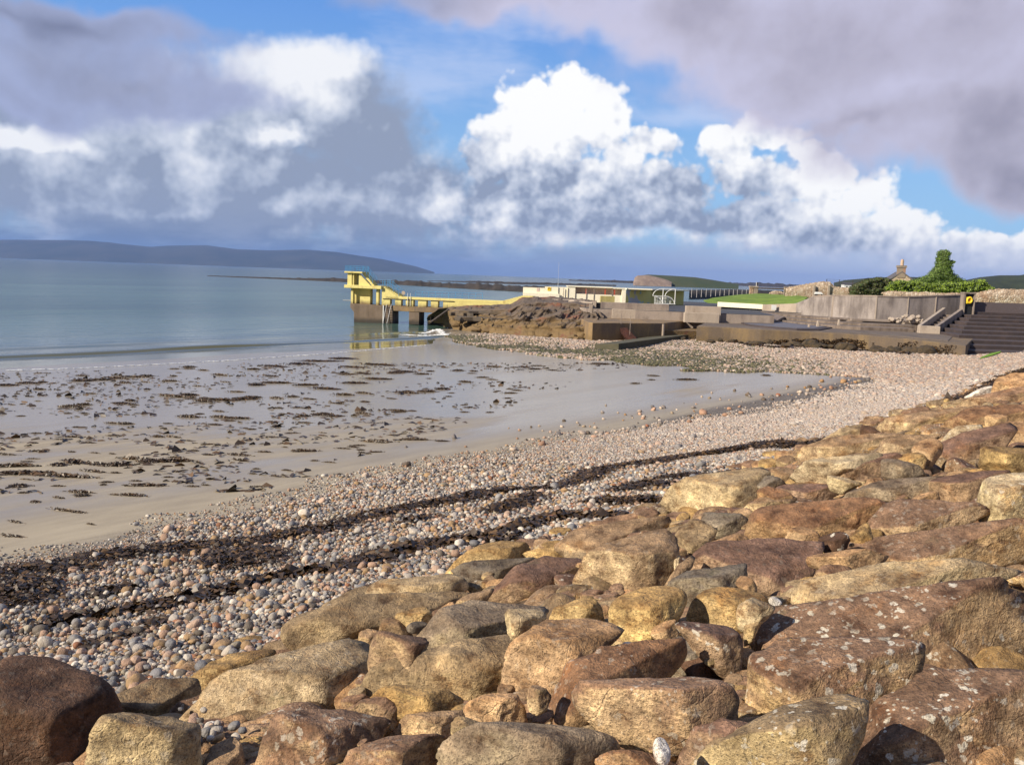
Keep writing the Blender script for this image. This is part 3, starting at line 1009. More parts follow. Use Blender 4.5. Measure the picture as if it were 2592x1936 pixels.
# dark weedy flight let into the quay, with two hand posts
fl = thing('quay_stair', 'dark red weedy stair with thin posts on the quay front', 'stair', tuple(at_z(1590, 866, 1.0)))
A_, B_ = at_y(1580, 830, 102.4), at_y(1612, 866, 100.5)
m_rdweed = stained('red_weed', (.045, .016, .012), (.09, .03, .02), 1.5, (.4, .6), streak=False)
for k in range(9):
    c_ = A_.lerp(B_, k / 8) - fl.location + Vector((0, 0, 0))
    MB().box(c_.x - .45, c_.x + .45, c_.y - .1, c_.y + 1.6, c_.z - .55, c_.z).build('step', m_rdweed, fl)
for u, v0, v1 in ((1572, 801, 826), (1594, 801, 856)):
    a, b = at_y(u, v1 - 6, 101.6), None
    MB().tube(a - fl.location, a - fl.location + Vector((0, 0, 1.2 if v1 < 840 else 2.3)), .035, 6).build('post', m_con, fl)

# slip of old concrete on the shingle
sl = thing('slipway', 'old brown concrete slip lying on the shingle below the quay', 'slipway', (0, 0, 0))
a, b = on_ground(1572, 889), on_ground(1795, 860)
d_ = (b - a).normalized(); nrm = Vector((d_.y, -d_.x, 0)).normalized()
mb = MB()
P = [a + Vector((0, 0, .06)), a + nrm * .2, b + nrm * 1.6, b - nrm * 2.2, a - nrm * 2.4]
vs = [(p.x, p.y, gz(p.x, p.y) + h) for p, h in zip([a - nrm * .3, b + nrm * 1.4, b - nrm * 2.0, a - nrm * 3.0], (.75, 1.25, 1.2, .6))]
mb.add(vs + [(x, y, z - 1.2) for x, y, z in vs], [(0, 1, 2, 3), (0, 4, 5, 1), (1, 5, 6, 2), (2, 6, 7, 3), (3, 7, 4, 0)])
mb.build('slab', stained('slip_concrete', (.085, .075, .045), (.05, .05, .028), .5, (.4, .7), streak=False), sl)

# broken ledges lying in the outcrop, and blocks fallen from it
m_ledge = stained('dark_ledge', (.085, .068, .052), (.15, .105, .06), .5, (.42, .66), streak=False, bmp=.08)
r_ = random.Random(12)
for k, (u0, u1, v, Y, th, dp) in enumerate(((1150, 1265, 801, 121, .55, 3), (1255, 1330, 806, 118, .5, 3), (1160, 1350, 786, 124, .4, 4), (1340, 1440, 799, 117, .6, 3), (1420, 1500, 806, 113, .7, 3), (1215, 1300, 776, 128, .35, 3),
                                            (1370, 1505, 781, 120, .5, 5), (1330, 1420, 766, 125, .4, 3), (1415, 1500, 766, 123, .35, 3), (1135, 1200, 790, 124, .5, 2), (1330, 1400, 757, 128, .35, 2), (1400, 1490, 757, 126, .3, 2), (1440, 1512, 762, 124, .3, 2))):
    a, b = at_y(u0, v, Y), at_y(u1, v + (u1 - u0) * .03, Y - 1)
    n_ = 7
    P = [(a.x + (b.x - a.x) * i / n_ + r_.uniform(-.2, .2), a.y + (b.y - a.y) * i / n_ + r_.uniform(-.45, .45)) for i in range(n_ + 1)]
    P += [(b.x - .4, b.y + dp), (a.x + .5, a.y + dp + r_.uniform(-.5, .5))]
    MB().prism(P, a.z - th, a.z, 'z').build('ledge', m_ledge if k < 10 else m_conl, oc, .06)
for k in range(46):
    u = r_.uniform(1140, 1500); f = r_.random()
    q = at_z(u, np.interp(u, [1140, 1500], [832, 862]), np.interp(u, [1140, 1500], [.5, 1.0]))
    top = f * f * 12
    s_ = r_.uniform(.25, .8)
    V, Fc = ico_block(r_, s_)
    mesh('block', V, Fc, m_rockhead, oc, loc=(q.x + top * .1, q.y + r_.uniform(-.4, .3) + top, q.z + .1 + top * .13))
# dark weedy rocks along the foot of quay and terrace
for k in range(44):
    u = r_.uniform(1905, 2345) if k < 30 else r_.uniform(1700, 1900)
    v = np.interp(u, [1700, 1790, 2000, 2200, 2345], [858, 866, 879, 892, 897]) + r_.uniform(-5, 1)
    q = at_z(u, v, np.interp(u, [1640, 1790, 2000, 2200, 2450], [1.1, 1.3, 1.5, 1.7, 2.0]))
    V, Fc = ico_block(r_, r_.uniform(.3, .95) if k < 30 else r_.uniform(.2, .5))
    tag(mesh('foot_rock', V, Fc, m_weedrock, loc=(q.x, q.y, q.z + .15)), 'dark weed covered rock lying at the foot of the terrace wall', 'rock', 'weedy rocks at the foot of the terrace')

# ------------------------------------------------------------------ round terrace, seats and curved wall
WALL = [(1931, 132), (1952, 131.5), (1975, 131), (2016, 129), (2060, 126), (2110, 122), (2160, 119), (2220, 117), (2300, 117), (2370, 118), (2440, 119.5)]
TOPV = {1931: 771, 1952: 770.5, 1975: 770, 2016: 768.5, 2060: 751.5, 2110: 750, 2160: 750, 2220: 751, 2300: 753, 2370: 750.5, 2440: 748.5}
m_aptop = stained('apron_surface', (.15, .115, .088), (.085, .065, .052), .4, (.42, .64), streak=False)
am = thing('terrace', 'round concrete seaside terrace with weathered seat steps below the curved wall', 'terrace', (0, 0, 0))
back = [tuple(at_y(u, 780, Y + 1.5)[:2]) for u, Y in reversed(WALL)]
slab('apron', [(1764, 826), (1850, 830), (1926, 834.5), (2050, 840), (2172, 847), (2300, 858), (2445, 875)], 3.0, [(62, 118), (37, 122), (27, 122)], .2, m_apron, am)
slab('apron_top', [(1768, 824), (1850, 828), (1926, 832.5), (2050, 838), (2172, 844), (2300, 853), (2400, 862)], 3.06, [(58, 116), (37, 121), (27, 121)], 2.95, m_aptop, am, .02)
slab('stage', [(1879, 818), (1895, 822), (1925, 826), (1965, 829.5), (2016, 833), (2075, 834)], 3.2, [(44, 118), (42, 124), (34, 127), (30.5, 122)], 2.4, m_darkcon, am)
slab('stage_top', [(1884, 817), (1900, 820.5), (1930, 824), (1970, 827), (2016, 830.5), (2060, 831)], 3.25, [(43, 117.5), (41, 123), (34, 126), (31, 121)], 3.19, m_wetslab, am, .02)


def seat(name, pts, z, mat, drop=.5, width=1.9):
    """curved step: front edge (u, Y) at height z"""
    F_ = [at_y(u, 800, Y) for u, Y in pts]
    P = [(q.x, q.y) for q in F_]
    Bk = []
    for i, q in enumerate(F_):
        Bk.append((q.x + .10 * width, q.y + width * 3.2))
    MB().prism(P + Bk[::-1], z - drop - .9, z, 'z').build(name, mat, am, .04)


m_seat = stained('seat_concrete', (.20, .155, .125), (.095, .072, .058), .6, (.4, .62))
seat('seat_step', [(1950, 122), (1985, 118), (2020, 114), (2060, 111.5), (2110, 109), (2180, 107), (2250, 107), (2318, 107)], 3.45, m_seat)
seat('seat_step', [(1955, 125), (1990, 121), (2030, 117.3), (2070, 115), (2120, 112.5), (2180, 110.5), (2250, 110), (2324, 110)], 3.75, m_seat)
seat('seat_step', [(1960, 128), (2000, 124.5), (2040, 121), (2080, 118.5), (2125, 116), (2185, 114), (2255, 113.5), (2330, 113.5)], 4.05, m_seat)
# little upright stones left on the steps
for i, (u, v, Y, w) in enumerate(((1882, 816, 114.5, .35), (2047, 832, 106, .3), (2070, 822, 109, .35), (2123, 819, 110, .3))):
    q = at_y(u, v, Y)
    tag(MB().prism([(-w / 2, 0), (w / 2, 0), (w * .35, .9), (-w * .3, .95)], -.15, .15).build('marker_stone', m_conl, None, .03),
        ['pale upright stone at the left tip of the round terrace', 'pale pointed stone low on the front terrace step', 'pale stub of stone on the middle seat step', 'pale narrow stone between two seat steps'][i], 'stone')
    bpy.data.objects[('marker_stone' if i == 0 else 'marker_stone.%03d' % i)].location = (q.x, q.y, q.z - .45)

cw = thing('curved_wall', 'long curved grey concrete sea wall above the terrace seats', 'wall', (0, 0, 0))
for i in range(len(WALL) - 1):
    (u0, Y0), (u1, Y1) = WALL[i], WALL[i + 1]
    a0, a1 = at_y(u0, TOPV[u0], Y0), at_y(u1, TOPV[u1], Y1)
    th = Vector((.05, .55, 0))
    zbm = 2.4
    V = [(a0.x, a0.y, zbm), (a1.x, a1.y, zbm), (a1.x, a1.y, a1.z), (a0.x, a0.y, a0.z)]
    V += [(x + th.x, y + th.y, z) for x, y, z in V]
    mb = MB().add(V, [(0, 1, 2, 3), (4, 7, 6, 5), (3, 2, 6, 7), (0, 3, 7, 4), (1, 5, 6, 2)])
    mb.build('wall_panel', m_conl if u1 <= 2020 else m_conw, cw)
    c0, c1 = Vector(V[3]), Vector(V[2])
    if u0 >= 2060:
        e_ = .08
        MB().add([(c0.x - .02, c0.y - e_, c0.z), (c1.x - .004, c1.y - e_, c1.z), (c1.x - .004, c1.y + .6, c1.z), (c0.x - .02, c0.y + .6, c0.z),
                  (c0.x - .02, c0.y - e_, c0.z + .16), (c1.x - .004, c1.y - e_, c1.z + .16), (c1.x - .004, c1.y + .6, c1.z + .16), (c0.x - .02, c0.y + .6, c0.z + .16)],
                 [(3, 2, 1, 0), (4, 5, 6, 7), (0, 1, 5, 4), (1, 2, 6, 5), (2, 3, 7, 6), (3, 0, 4, 7)]).build('coping', m_con, cw)
    if i in (4, 6, 7, 8):                                       # buttress joints
        MB().box(a1.x - .07, a1.x + .07, a1.y - .05, a1.y + .2, 3.6, a1.z - .02).build('joint', m_conl, cw)
q = at_y(1957, 777, 131.2)
MB().box(q.x - .35, q.x + .35, q.y - .45, q.y - .35, q.z - .45, q.z + .3).build('notice', m_white, cw)
for k, (u0, u1, v0, v1, Yk) in enumerate(((2100, 2152, 803, 812, 115.3), (2155, 2255, 806, 813, 113.2))):
    a, b = at_y(u0, v0, Yk), at_y(u1, v0, Yk)
    MB().box(a.x, b.x, min(a.y, b.y), max(a.y, b.y) + .5, 3.9, a.z).build('bench', m_con, cw, .03)
# bleached rubble heaped at the wall foot
hp = thing('rubble_heap', 'bleached rubble stones piled at the foot of the curved wall', 'rubble', tuple(at_y(2300, 815, 113)))
r_ = random.Random(4)
for k in range(44):
    u, v = r_.uniform(2252, 2335), r_.uniform(799, 815) + (6 if k % 3 == 0 else 0)
    c_ = at_y(u, v, r_.uniform(112.4, 114.4)) - hp.location
    s_ = r_.uniform(.18, .40)
    bm = bmesh.new(); bmesh.ops.create_icosphere(bm, subdivisions=1, radius=s_)
    for vv in bm.verts: vv.co = Vector((vv.co.x * r_.uniform(.8, 1.3), vv.co.y, vv.co.z * r_.uniform(.6, .9)))
    bmesh.ops.translate(bm, vec=c_, verts=bm.verts)
    me = bpy.data.meshes.new('stone'); bm.to_mesh(me); bm.free(); me.materials.append(m_conl)
    o = bpy.data.objects.new('stone', me); COL.objects.link(o); o.parent = hp

# ------------------------------------------------------------------ stair with parapets, ring buoy pillar
sr = thing('beach_stair', 'concrete stair between sloping parapets going down to the beach', 'stair', (0, 0, 0))
fl_, fr_ = at_y(2326, 857, 105), at_y(2378, 860, 104.5)
tl_, tr_ = at_y(2394, 779, 117.5), at_y(2440, 780, 117)
ztf = at_y(2352, 825, 105).z
zlo = 1.6
mb = MB().add([(fl_.x, fl_.y, zlo), (fr_.x, fr_.y, zlo), (fr_.x, fr_.y + .6, zlo), (fl_.x, fl_.y + .6, zlo),
               (fl_.x, fl_.y, ztf), (fr_.x, fr_.y, ztf), (fr_.x, fr_.y + .6, ztf), (fl_.x, fl_.y + .6, ztf)],
              [(3, 2, 1, 0), (4, 5, 6, 7), (0, 1, 5, 4), (1, 2, 6, 5), (2, 3, 7, 6), (3, 0, 4, 7)])
mb.build('end_wall', m_conl, sr, .04)


def parapet(a, b, za, zb_, w, nm, mat):
    d = Vector((b.x - a.x, b.y - a.y, 0)).normalized(); s_ = Vector((d.y, -d.x, 0)) * w
    V = []
    for p, z in ((a, za), (b, zb_)):
        for sg_ in (0, 1):
            q = p - s_ * sg_
            V += [(q.x, q.y, z - 2.4), (q.x, q.y, z)]
    MB().add(V, [(0, 1, 5, 4), (2, 6, 7, 3), (1, 3, 7, 5), (0, 4, 6, 2), (4, 5, 7, 6), (0, 2, 3, 1)]).build(nm, mat, sr, .03)


parapet(fr_ + Vector((0, .62, 0)), tr_, ztf, tr_.z, .4, 'parapet', m_con)
parapet(fl_ + Vector((.4, .62, 0)), tl_, ztf, tl_.z, .4, 'parapet', m_conl)
for k in range(8):
    f0 = k / 8
    a = (fl_ + Vector((.5, .7, 0))).lerp(tl_, f0); b = (fr_ + Vector((-.5, .7, 0))).lerp(tr_ + Vector((-.5, 0, 0)), f0)
    z = ztf - .75 + (tr_.z - ztf + .1) * f0
    MB().add([(a.x, a.y, z - .6), (b.x, b.y, z - .6), (b.x, b.y + 1.9, z - .6), (a.x, a.y + 1.9, z - .6), (a.x, a.y, z), (b.x, b.y, z), (b.x, b.y + 1.9, z), (a.x, a.y + 1.9, z)],
             [(3, 2, 1, 0), (4, 5, 6, 7), (0, 1, 5, 4), (1, 2, 6, 5), (2, 3, 7, 6), (3, 0, 4, 7)]).build('step', m_seat, sr)

pc = at_y(2451, 787, 116.2)
pil = thing('buoy_pillar', 'concrete pillar with black recess at the head of the beach stair', 'pillar', (pc.x, pc.y, pc.z - .6))
hw = (at_y(2466, 760, 116.2).x - at_y(2437, 760, 116.2).x) / 2
hp_ = at_y(2451, 744, 116.2).z - pil.location.z
MB().box(-hw, -hw + .22, -.05, .9, 0, hp_).build('side', m_con, pil)
MB().box(hw - .12, hw, -.05, .9, 0, hp_).build('side', m_con, pil)
MB().box(-hw + .225, hw - .125, .25, .9, 0, hp_ - .005).build('back', m_black, pil)
MB().box(-hw - .06, hw + .06, -.1, .95, hp_ + .003, hp_ + .2).build('cap', m_con, pil, .03)
rb = thing('ring_buoy', 'bright yellow ring buoy hanging in the black recess', 'lifebuoy', (pc.x + .03, pc.y - .02, at_y(2451, 760, 116.2).z))
bm = bmesh.new()
m_yb, m_or = plain('buoy_yellow', (.78, .56, .02), .5, .1), plain('buoy_orange', (.55, .16, .02), .5, .1)
V, Fc = [], []
for i in range(20):
    a = 2 * math.pi * i / 20
    for j in range(8):
        b = 2 * math.pi * j / 8
        R_ = .30 + .12 * math.cos(b)
        V.append((R_ * math.cos(a), .12 * math.sin(b), R_ * 1.15 * math.sin(a)))
for i in range(20):
    for j in range(8):
        Fc.append((i * 8 + j, i * 8 + (j + 1) % 8, ((i + 1) % 20) * 8 + (j + 1) % 8, ((i + 1) % 20) * 8 + j))
mesh('ring', V, Fc, m_yb, rb, True)
MB().box(-.18, .18, .03, .06, -.28, .3).build('backplate', m_or, rb)
MB().box(-.42, -.2, -.02, .04, -.45, .40).build('cover', m_yb, rb, .02)

# ------------------------------------------------------------------ stepped sea wall at the right
sw = thing('stepped_sea_wall', 'dark stepped sea wall at the right of the beach stair', 'sea wall', (0, 0, 0))
E0, E1 = Vector((math.cos(.14), math.sin(.14), 0)), None
T0 = at_y(2462, 790, 116.5)
B0 = at_z(2404, 892, 2.0)
nst = 10
for k in range(nst):
    f = k / (nst - 1)
    a = Vector((T0.x, T0.y, 0)).lerp(Vector((B0.x, B0.y, 0)), f)
    z = 5.55 + (2.25 - 5.55) * f
    L = 60
    q = [a, a + Vector((L, L * .06, 0)), a + Vector((L, L * .06 + 6, 0)), a + Vector((0.8, 6, 0))]
    MB().prism([(p.x, p.y) for p in q], z - 1.2, z, 'z').build('step', m_darkcon, sw, .04)
q = [T0 + Vector((.5, .8, 0)), T0 + Vector((61, 4.2, 0)), T0 + Vector((61, 5.0, 0)), T0 + Vector((.5, 1.6, 0))]
mb = MB().prism([(p.x, p.y) for p in q], 4.6, at_y(2500, 765.5, 117.5).z, 'z')
mb.build('crest_wall', stained('crest_concrete', (.115, .09, .092), (.21, .17, .165), .4, (.55, .75)), sw)
tag(MB().add([(0, 0, 0), (1.2, .1, 0), (2.4, .25, .05), (2.7, .6, .12), (1.6, .9, .1), (.4, .5, .05), (0, 0, -.2), (1.2, .1, -.2), (2.4, .25, -.2), (2.7, .6, -.2), (1.6, .9, -.2), (.4, .5, -.2)],
             [(0, 1, 2, 3, 4, 5)] + [(i, i + 6, (i + 1) % 6 + 6, (i + 1) % 6) for i in range(6)]).build('weed_patch', plain('green_weed', (.10, .19, .025), .8)),
    'bright green weed covered stone at the foot of the stepped sea wall', 'stone')
wp = bpy.data.objects['weed_patch']; wq = on_ground(2436, 905); wp.location = (wq.x, wq.y - 3.0, wq.z + .15); wp.rotation_euler = (rad(24), rad(-16), .1); wp.scale = (.85, .35, .5)

# ------------------------------------------------------------------ promenade, lawn
pm = [(at_z(1500, 790, 3.9).x, 115), (33, 113), (35, 128), (48, 128), (58, 150), (60, 172), (30, 176), (12, 150), (2, 146), (2, 140)]
kind(MB().prism(pm, 1.9, 4.2, 'z').build('promenade_wall', m_con), 'structure')
o = MB().prism(pm, 4.2, 4.25, 'z').build('promenade', m_asph)
kind(o, 'structure')
m_lawn, t, p = mat_new('lawn')
co = world_co(t)
gn = t.noise(t.vmath('MULTIPLY', co, (1, 1, 1)), 1.1, 5, .7)
c = t.mix(t.step(t.noise(co, .25, 4, .6), .35, .65), (.105, .175, .016), (.17, .25, .022))
c = t.mix(1.0, c, t.ramp(gn, [(.3, (.75,) * 3), (.7, (1.2,) * 3)]), 'MULTIPLY')
t.put(p.inputs['Base Color'], c); p.inputs['Roughness'].default_value = .9
bump(t, p, t.noise(co, 6, 4, .7), .1, .8)
front = [(1780, 762, 139), (1792, 767, 136.5), (1818, 768, 135), (1870, 769, 134.5), (1930, 770.5, 133.5), (1990, 770, 131.3), (2012, 768, 130.3), (2030, 763, 130), (2042, 755, 130)]
backp = [(1782, 759.5, 142), (1810, 755, 150), (1845, 749, 158), (1875, 745.5, 163), (1916, 743, 166), (1955, 744, 166), (1990, 746.5, 164), (2015, 748, 162), (2044, 750, 160)]
V, nb = [], 9
for i in range(len(front)):
    a, b = at_y(*front[i]), at_y(*backp[i])
    for k in range(nb):
        f = k / (nb - 1)
        q = a.lerp(b, f)
        V.append((q.x, q.y, q.z + .35 * math.sin(math.pi * f) * (0 if i in (0, 8) else 1)))
i = np.arange(len(front) * nb).reshape(len(front), nb)
kind(mesh('lawn', V, np.stack([i[:-1, :-1], i[1:, :-1], i[1:, 1:], i[:-1, 1:]], -1).reshape(-1, 4), m_lawn, smooth=True), 'structure')
# land behind wall and lawn
fld = [(at_y(2042, 750, 130).x, 130.6), (46, 123.5), (52, 119), (60, 119.5), (68, 121.5), (130, 126), (400, 150), (600, 420), (200, 420), (68, 172)]
kind(MB().prism(fld, 3.0, 6.35, 'z').build('field', m_lawn), 'structure')

yw = thing('low_yellow_wall', 'low pale yellow wall along the front of the lawn', 'wall', (0, 0, 0))
a, b = at_y(1818, 764.3, 134.6), at_y(1931, 770.6, 132.2)
MB().add([(a.x, a.y, a.z - .7), (b.x, b.y, b.z - .7), (b.x, b.y + .35, b.z - .7), (a.x, a.y + .35, a.z - .7), (a.x, a.y, a.z), (b.x, b.y, b.z), (b.x, b.y + .35, b.z), (a.x, a.y + .35, a.z)],
         [(3, 2, 1, 0), (4, 5, 6, 7), (0, 1, 5, 4), (1, 2, 6, 5), (2, 3, 7, 6), (3, 0, 4, 7)]).build('face', m_cream, yw)
# brown paved ramp from the promenade down to the terrace
V = [tuple(at_y(1826, 793, 126.5)), tuple(at_y(1950, 791.5, 128.4)), tuple(at_y(1986, 801, 121)), tuple(at_y(1965, 812, 116)), tuple(at_y(1886, 816, 114.5)), tuple(at_y(1862, 803, 119))]
V += [(x, y, z - 1.6) for x, y, z in V]
kind(MB().add(V, [(0, 1, 2, 3, 4, 5), (11, 10, 9, 8, 7, 6)] + [(i, (i + 1) % 6, (i + 1) % 6 + 6, i + 6) for i in range(6)]).build('ramp', stained('brown_paving', (.20, .155, .13), (.13, .10, .085), .5, (.4, .65), streak=False)), 'structure')

# ------------------------------------------------------------------ concrete bench walls on the quay
for i, (u0, u1, vt, vb, us0, us1, vs0, vs1, Y, lab) in enumerate((
        (1521, 1694, 764.5, 788, 1550, 1690, 782, 797, 115.5, 'long concrete bench wall on the quay in front of the shelter'),
        (1737, 1826, 774, 791, 1734, 1822, 789.5, 799, 113, 'short concrete bench wall beside the wet dark quay side'))):
    pl = Plane(at_y(u0, vt, Y), .0)
    b_ = thing('bench_wall', lab, 'wall', pl.o, pl.a)
    x0, z0 = pl.q(u0, vt); x1, z1 = pl.q(u1, vt + (u1 - u0) * .036)
    MB().box(x0, x1, 0, .7, 3.2, (z0 + z1) / 2).build('back', m_conl if i else m_con, b_, .03)
    xs0, xs1 = pl.q(us0, vs0, -1.0)[0], pl.q(us1, vs0, -1.0)[0]
    MB().box(xs0, xs1, -1.0, -.005, 3.0, pl.q((us0 + us1) / 2, (vs0 + 3), -1.0)[1]).build('seat', m_conl, b_, .03)
    if i == 0:
        MB().box(x0 - 1.05, x0 - .02, .1, .7, 3.2, z0 - .1).build('dark_gap', m_black, b_)  # solid black box stands in for the shade in the gap
        MB().box(pl.q(1501, 765)[0], pl.q(1509, 765)[0], -.2, .3, 3.6, pl.q(1505, 763)[1]).build('end_post', m_conl, b_)
        MB().box(pl.q(1491, 780)[0], pl.q(1499, 780)[0], -.6, -.1, 3.0, pl.q(1495, 771)[1]).build('end_post', m_conl, b_)

# ------------------------------------------------------------------ bathing shelter
SB = Plane(at_y(1324, 740, 138), 0.0)
sh_ = thing('bathing_shelter', 'long cream bathing shelter with flat roof and red posts', 'shelter', SB.o, 0)
Z0 = 4.2


def sbox(name, u0, u1, v0, v1, y0, y1, mat, z0=None, bev=0.0):
    mb = MB(); rect(mb, u0, u1, v0, v1, y0, y1, z0, None, SB)
    return mb.build(name, mat, sh_, bev)


sbox('wall', 1324, 1379, 728, 742, 0, .4, m_cream, Z0)
sbox('wall', 1379.3, 1413, 726, 742, 0, .4, m_cream, Z0)
sbox('ledge', 1324, 1416, 742.5, 749, -.5, -.02, m_cream, Z0)
sbox('wall', 1413.5, 1436, 727, 750, .15, .5, m_cream, Z0)
sbox('wall', 1436.5, 1456, 726, 750, 0, .3, m_cream, Z0)
for u in (1426, 1437, 1456, 1484, 1503, 1549):
    sbox('pilaster', u, u + 1.3, 729 + (u - 1426) * .03, 750, -.1, -.02, m_con, Z0 + .6)
sbox('parapet', 1456.5, 1574, 745.5, 764, 0, .3, m_cream, Z0)
m_shin = stained('shelter_lining', (.86, .70, .54), (.74, .56, .40), .5, (.5, .8))
sbox('back_wall', 1440, 1574, 728, 764, 1.2, 1.6, m_shin, Z0)
mb = MB(); xx = SB.q(1441, 740)[0]
mb.box(xx - .2, xx,   .35, 1.18, Z0, SB.q(1441, 729)[1]).build('end_wall', m_cream, sh_)
for k, u in enumerate((1484, 1532, 1555.5)):
    sbox('post', u - 1.6, u + 1.6, 730.5 + .03 * (u - 1484), 746.5 + .03 * (u - 1484), .05, .3, m_red, Z0 + .8)
sbox('roof', 1436, 1552, 725.3, 728, -.12, 2.6, m_cream, None, .02)
sbox('roof', 1552.3, 1652, 730.3, 733, -.15, 2.6, m_cream, None, .02)
sbox('pillar', 1574, 1584, 733.5, 767, -.2, .8, m_cream, Z0)
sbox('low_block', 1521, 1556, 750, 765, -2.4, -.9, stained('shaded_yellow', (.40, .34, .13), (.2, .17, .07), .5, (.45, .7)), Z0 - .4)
# end wall of the shelter turns away from the sun; its mural is painted in flat grey and blue-green patches
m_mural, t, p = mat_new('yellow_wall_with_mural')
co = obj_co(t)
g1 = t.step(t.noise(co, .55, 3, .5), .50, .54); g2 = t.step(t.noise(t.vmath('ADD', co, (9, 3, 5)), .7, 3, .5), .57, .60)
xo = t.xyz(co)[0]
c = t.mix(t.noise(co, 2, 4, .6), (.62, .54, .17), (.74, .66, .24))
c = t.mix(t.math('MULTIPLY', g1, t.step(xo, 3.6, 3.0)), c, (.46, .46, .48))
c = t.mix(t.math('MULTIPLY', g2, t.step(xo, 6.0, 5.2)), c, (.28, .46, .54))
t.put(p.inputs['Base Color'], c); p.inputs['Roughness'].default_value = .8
EW = Plane(at_y(1584.5, 750, 137.8), math.atan2(.66, .75))
ew = thing('mural_wall', 'olive yellow end wall of the shelter with a faded grey and blue mural', 'wall')
ew.location = EW.o; ew.rotation_euler = (0, 0, EW.a)
xq = EW.q(1648, 750)[0]; xr = EW.q(1742, 750)[0]
zt0, zt1 = EW.q(1600, 733.5)[1], EW.q(1700, 736)[1]
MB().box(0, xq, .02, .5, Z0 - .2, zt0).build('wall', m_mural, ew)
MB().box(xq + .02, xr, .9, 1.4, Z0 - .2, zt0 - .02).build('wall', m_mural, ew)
MB().box(-.1, xr, -.15, 1.6, zt0 + .003, zt0 + .18).build('coping', m_cream, ew)

# lifebuoy emblem sign and faded notice on the left wall
sgn = thing('emblem_sign', 'small yellow sign with a dark ring emblem on the white shelter wall', 'sign', SB.o, 0)
mb = MB(); rect(mb, 1386, 1394.5, 727.5, 736, -.06, -.02, None, None, SB); mb.build('panel', m_yb, sgn)
cx, cz = SB.q(1390, 731.5, -.06)
V, Fc = [], []
for i in range(15):
    a = math.radians(-30 + 240 * i / 14)
    V += [(cx + .10 * math.cos(a), -.075, cz + .10 * math.sin(a)), (cx + .19 * math.cos(a), -.075, cz + .19 * math.sin(a))]
for i in range(14): Fc.append((i * 2, i * 2 + 1, i * 2 + 3, i * 2 + 2))
mesh('emblem', V, Fc, plain('emblem_brown', (.22, .05, .02), .6), sgn)
nt = thing('faded_notice', 'faded pink notice on the white shelter wall', 'notice', SB.o, 0)
mb = MB(); rect(mb, 1358.5, 1365, 729, 738, -.05, -.015, None, None, SB); mb.build('panel', plain('faded_pink', (.62, .48, .42), .7), nt)

# slim mast in front of the sea
q = at_y(1412, 733, 142)
ma = thing('mast', 'very slim pale mast rising above the shelter into the sky', 'mast', (q.x, q.y, 4.2))
MB().tube((0, 0, 0), (0, 0, 3.0), .03, 6).build('lower_pole', m_white, ma)
MB().tube((0, 0, 3.0), (0, 0, at_y(1412, 664, 142).z - 4.2), .012, 5).build('upper_pole', m_white, ma)

# ------------------------------------------------------------------ bicycle shelter
BK = Plane(at_y(1677, 768, 129), .12)
bk = thing('bicycle_shelter', 'open white tube bicycle shelter with curved sides in front of the olive wall', 'bicycle shelter', BK.o, BK.a)


def curve_tube(mb, pts, r):
    for p, q in zip(pts[:-1], pts[1:]): mb.tube(p, q, r, 6)


zt = BK.q(1677, 731)[1]; zg = BK.q(1677, 768)[1] - .1
xL, xR = 0.0, BK.q(1708, 766)[0]
for x in (xL, xR):
    MB().tube((x, 0, zg), (x, 0, zt), .06, 8).build('post', m_white, bk)
    for side in (-1,):
        P1 = [Vector((x, 0, zt))]
        for i in range(1, 9):
            a = i / 8 * math.pi / 2
            P1.append(Vector((x - 1.5 * math.sin(a), 0, zt - 1.05 * (1 - math.cos(a)))))
        mb = MB(); curve_tube(mb, P1, .05); mb.build('roof_hoop', m_white, bk)
        P2 = []
        for i in range(9):
            a = i / 8 * math.pi / 2
            P2.append(Vector((x - 1.5 + 1.5 * math.sin(a) * .98, 0, zg + (zt - 1.05 - zg) * math.cos(a))))
        mb = MB(); curve_tube(mb, P2, .05); mb.build('side_hoop', m_white, bk)
MB().tube((xL, 0, zt), (xR, 0, zt), .05).build('ridge_tube', m_white, bk)
MB().tube((xL - 1.5, 0, zt - 1.05), (xR - 1.5, 0, zt - 1.05), .04).build('eaves_tube', m_white, bk)
MB().tube((xL - 1.3, -.3, zg + .05), (xR, -.3, zg + .05), .05).build('base_rail', m_white, bk)
rk_ = thing('bicycle_rack', 'row of white hoops for bicycles under the curved shelter', 'bicycle rack', BK.o, BK.a)
for k in range(7):
    x = -1.1 + k * .38
    mb = MB(); curve_tube(mb, [Vector((x, .4, zg)), Vector((x, .4, zg + .95)), Vector((x + .16, .4, zg + .95)), Vector((x + .16, .4, zg))], .03); mb.build('hoop', m_white, rk_)
MB().tube((-1.2, .4, zg + .97), (1.5, .4, zg + .97), .03).build('top_rail', m_white, rk_)

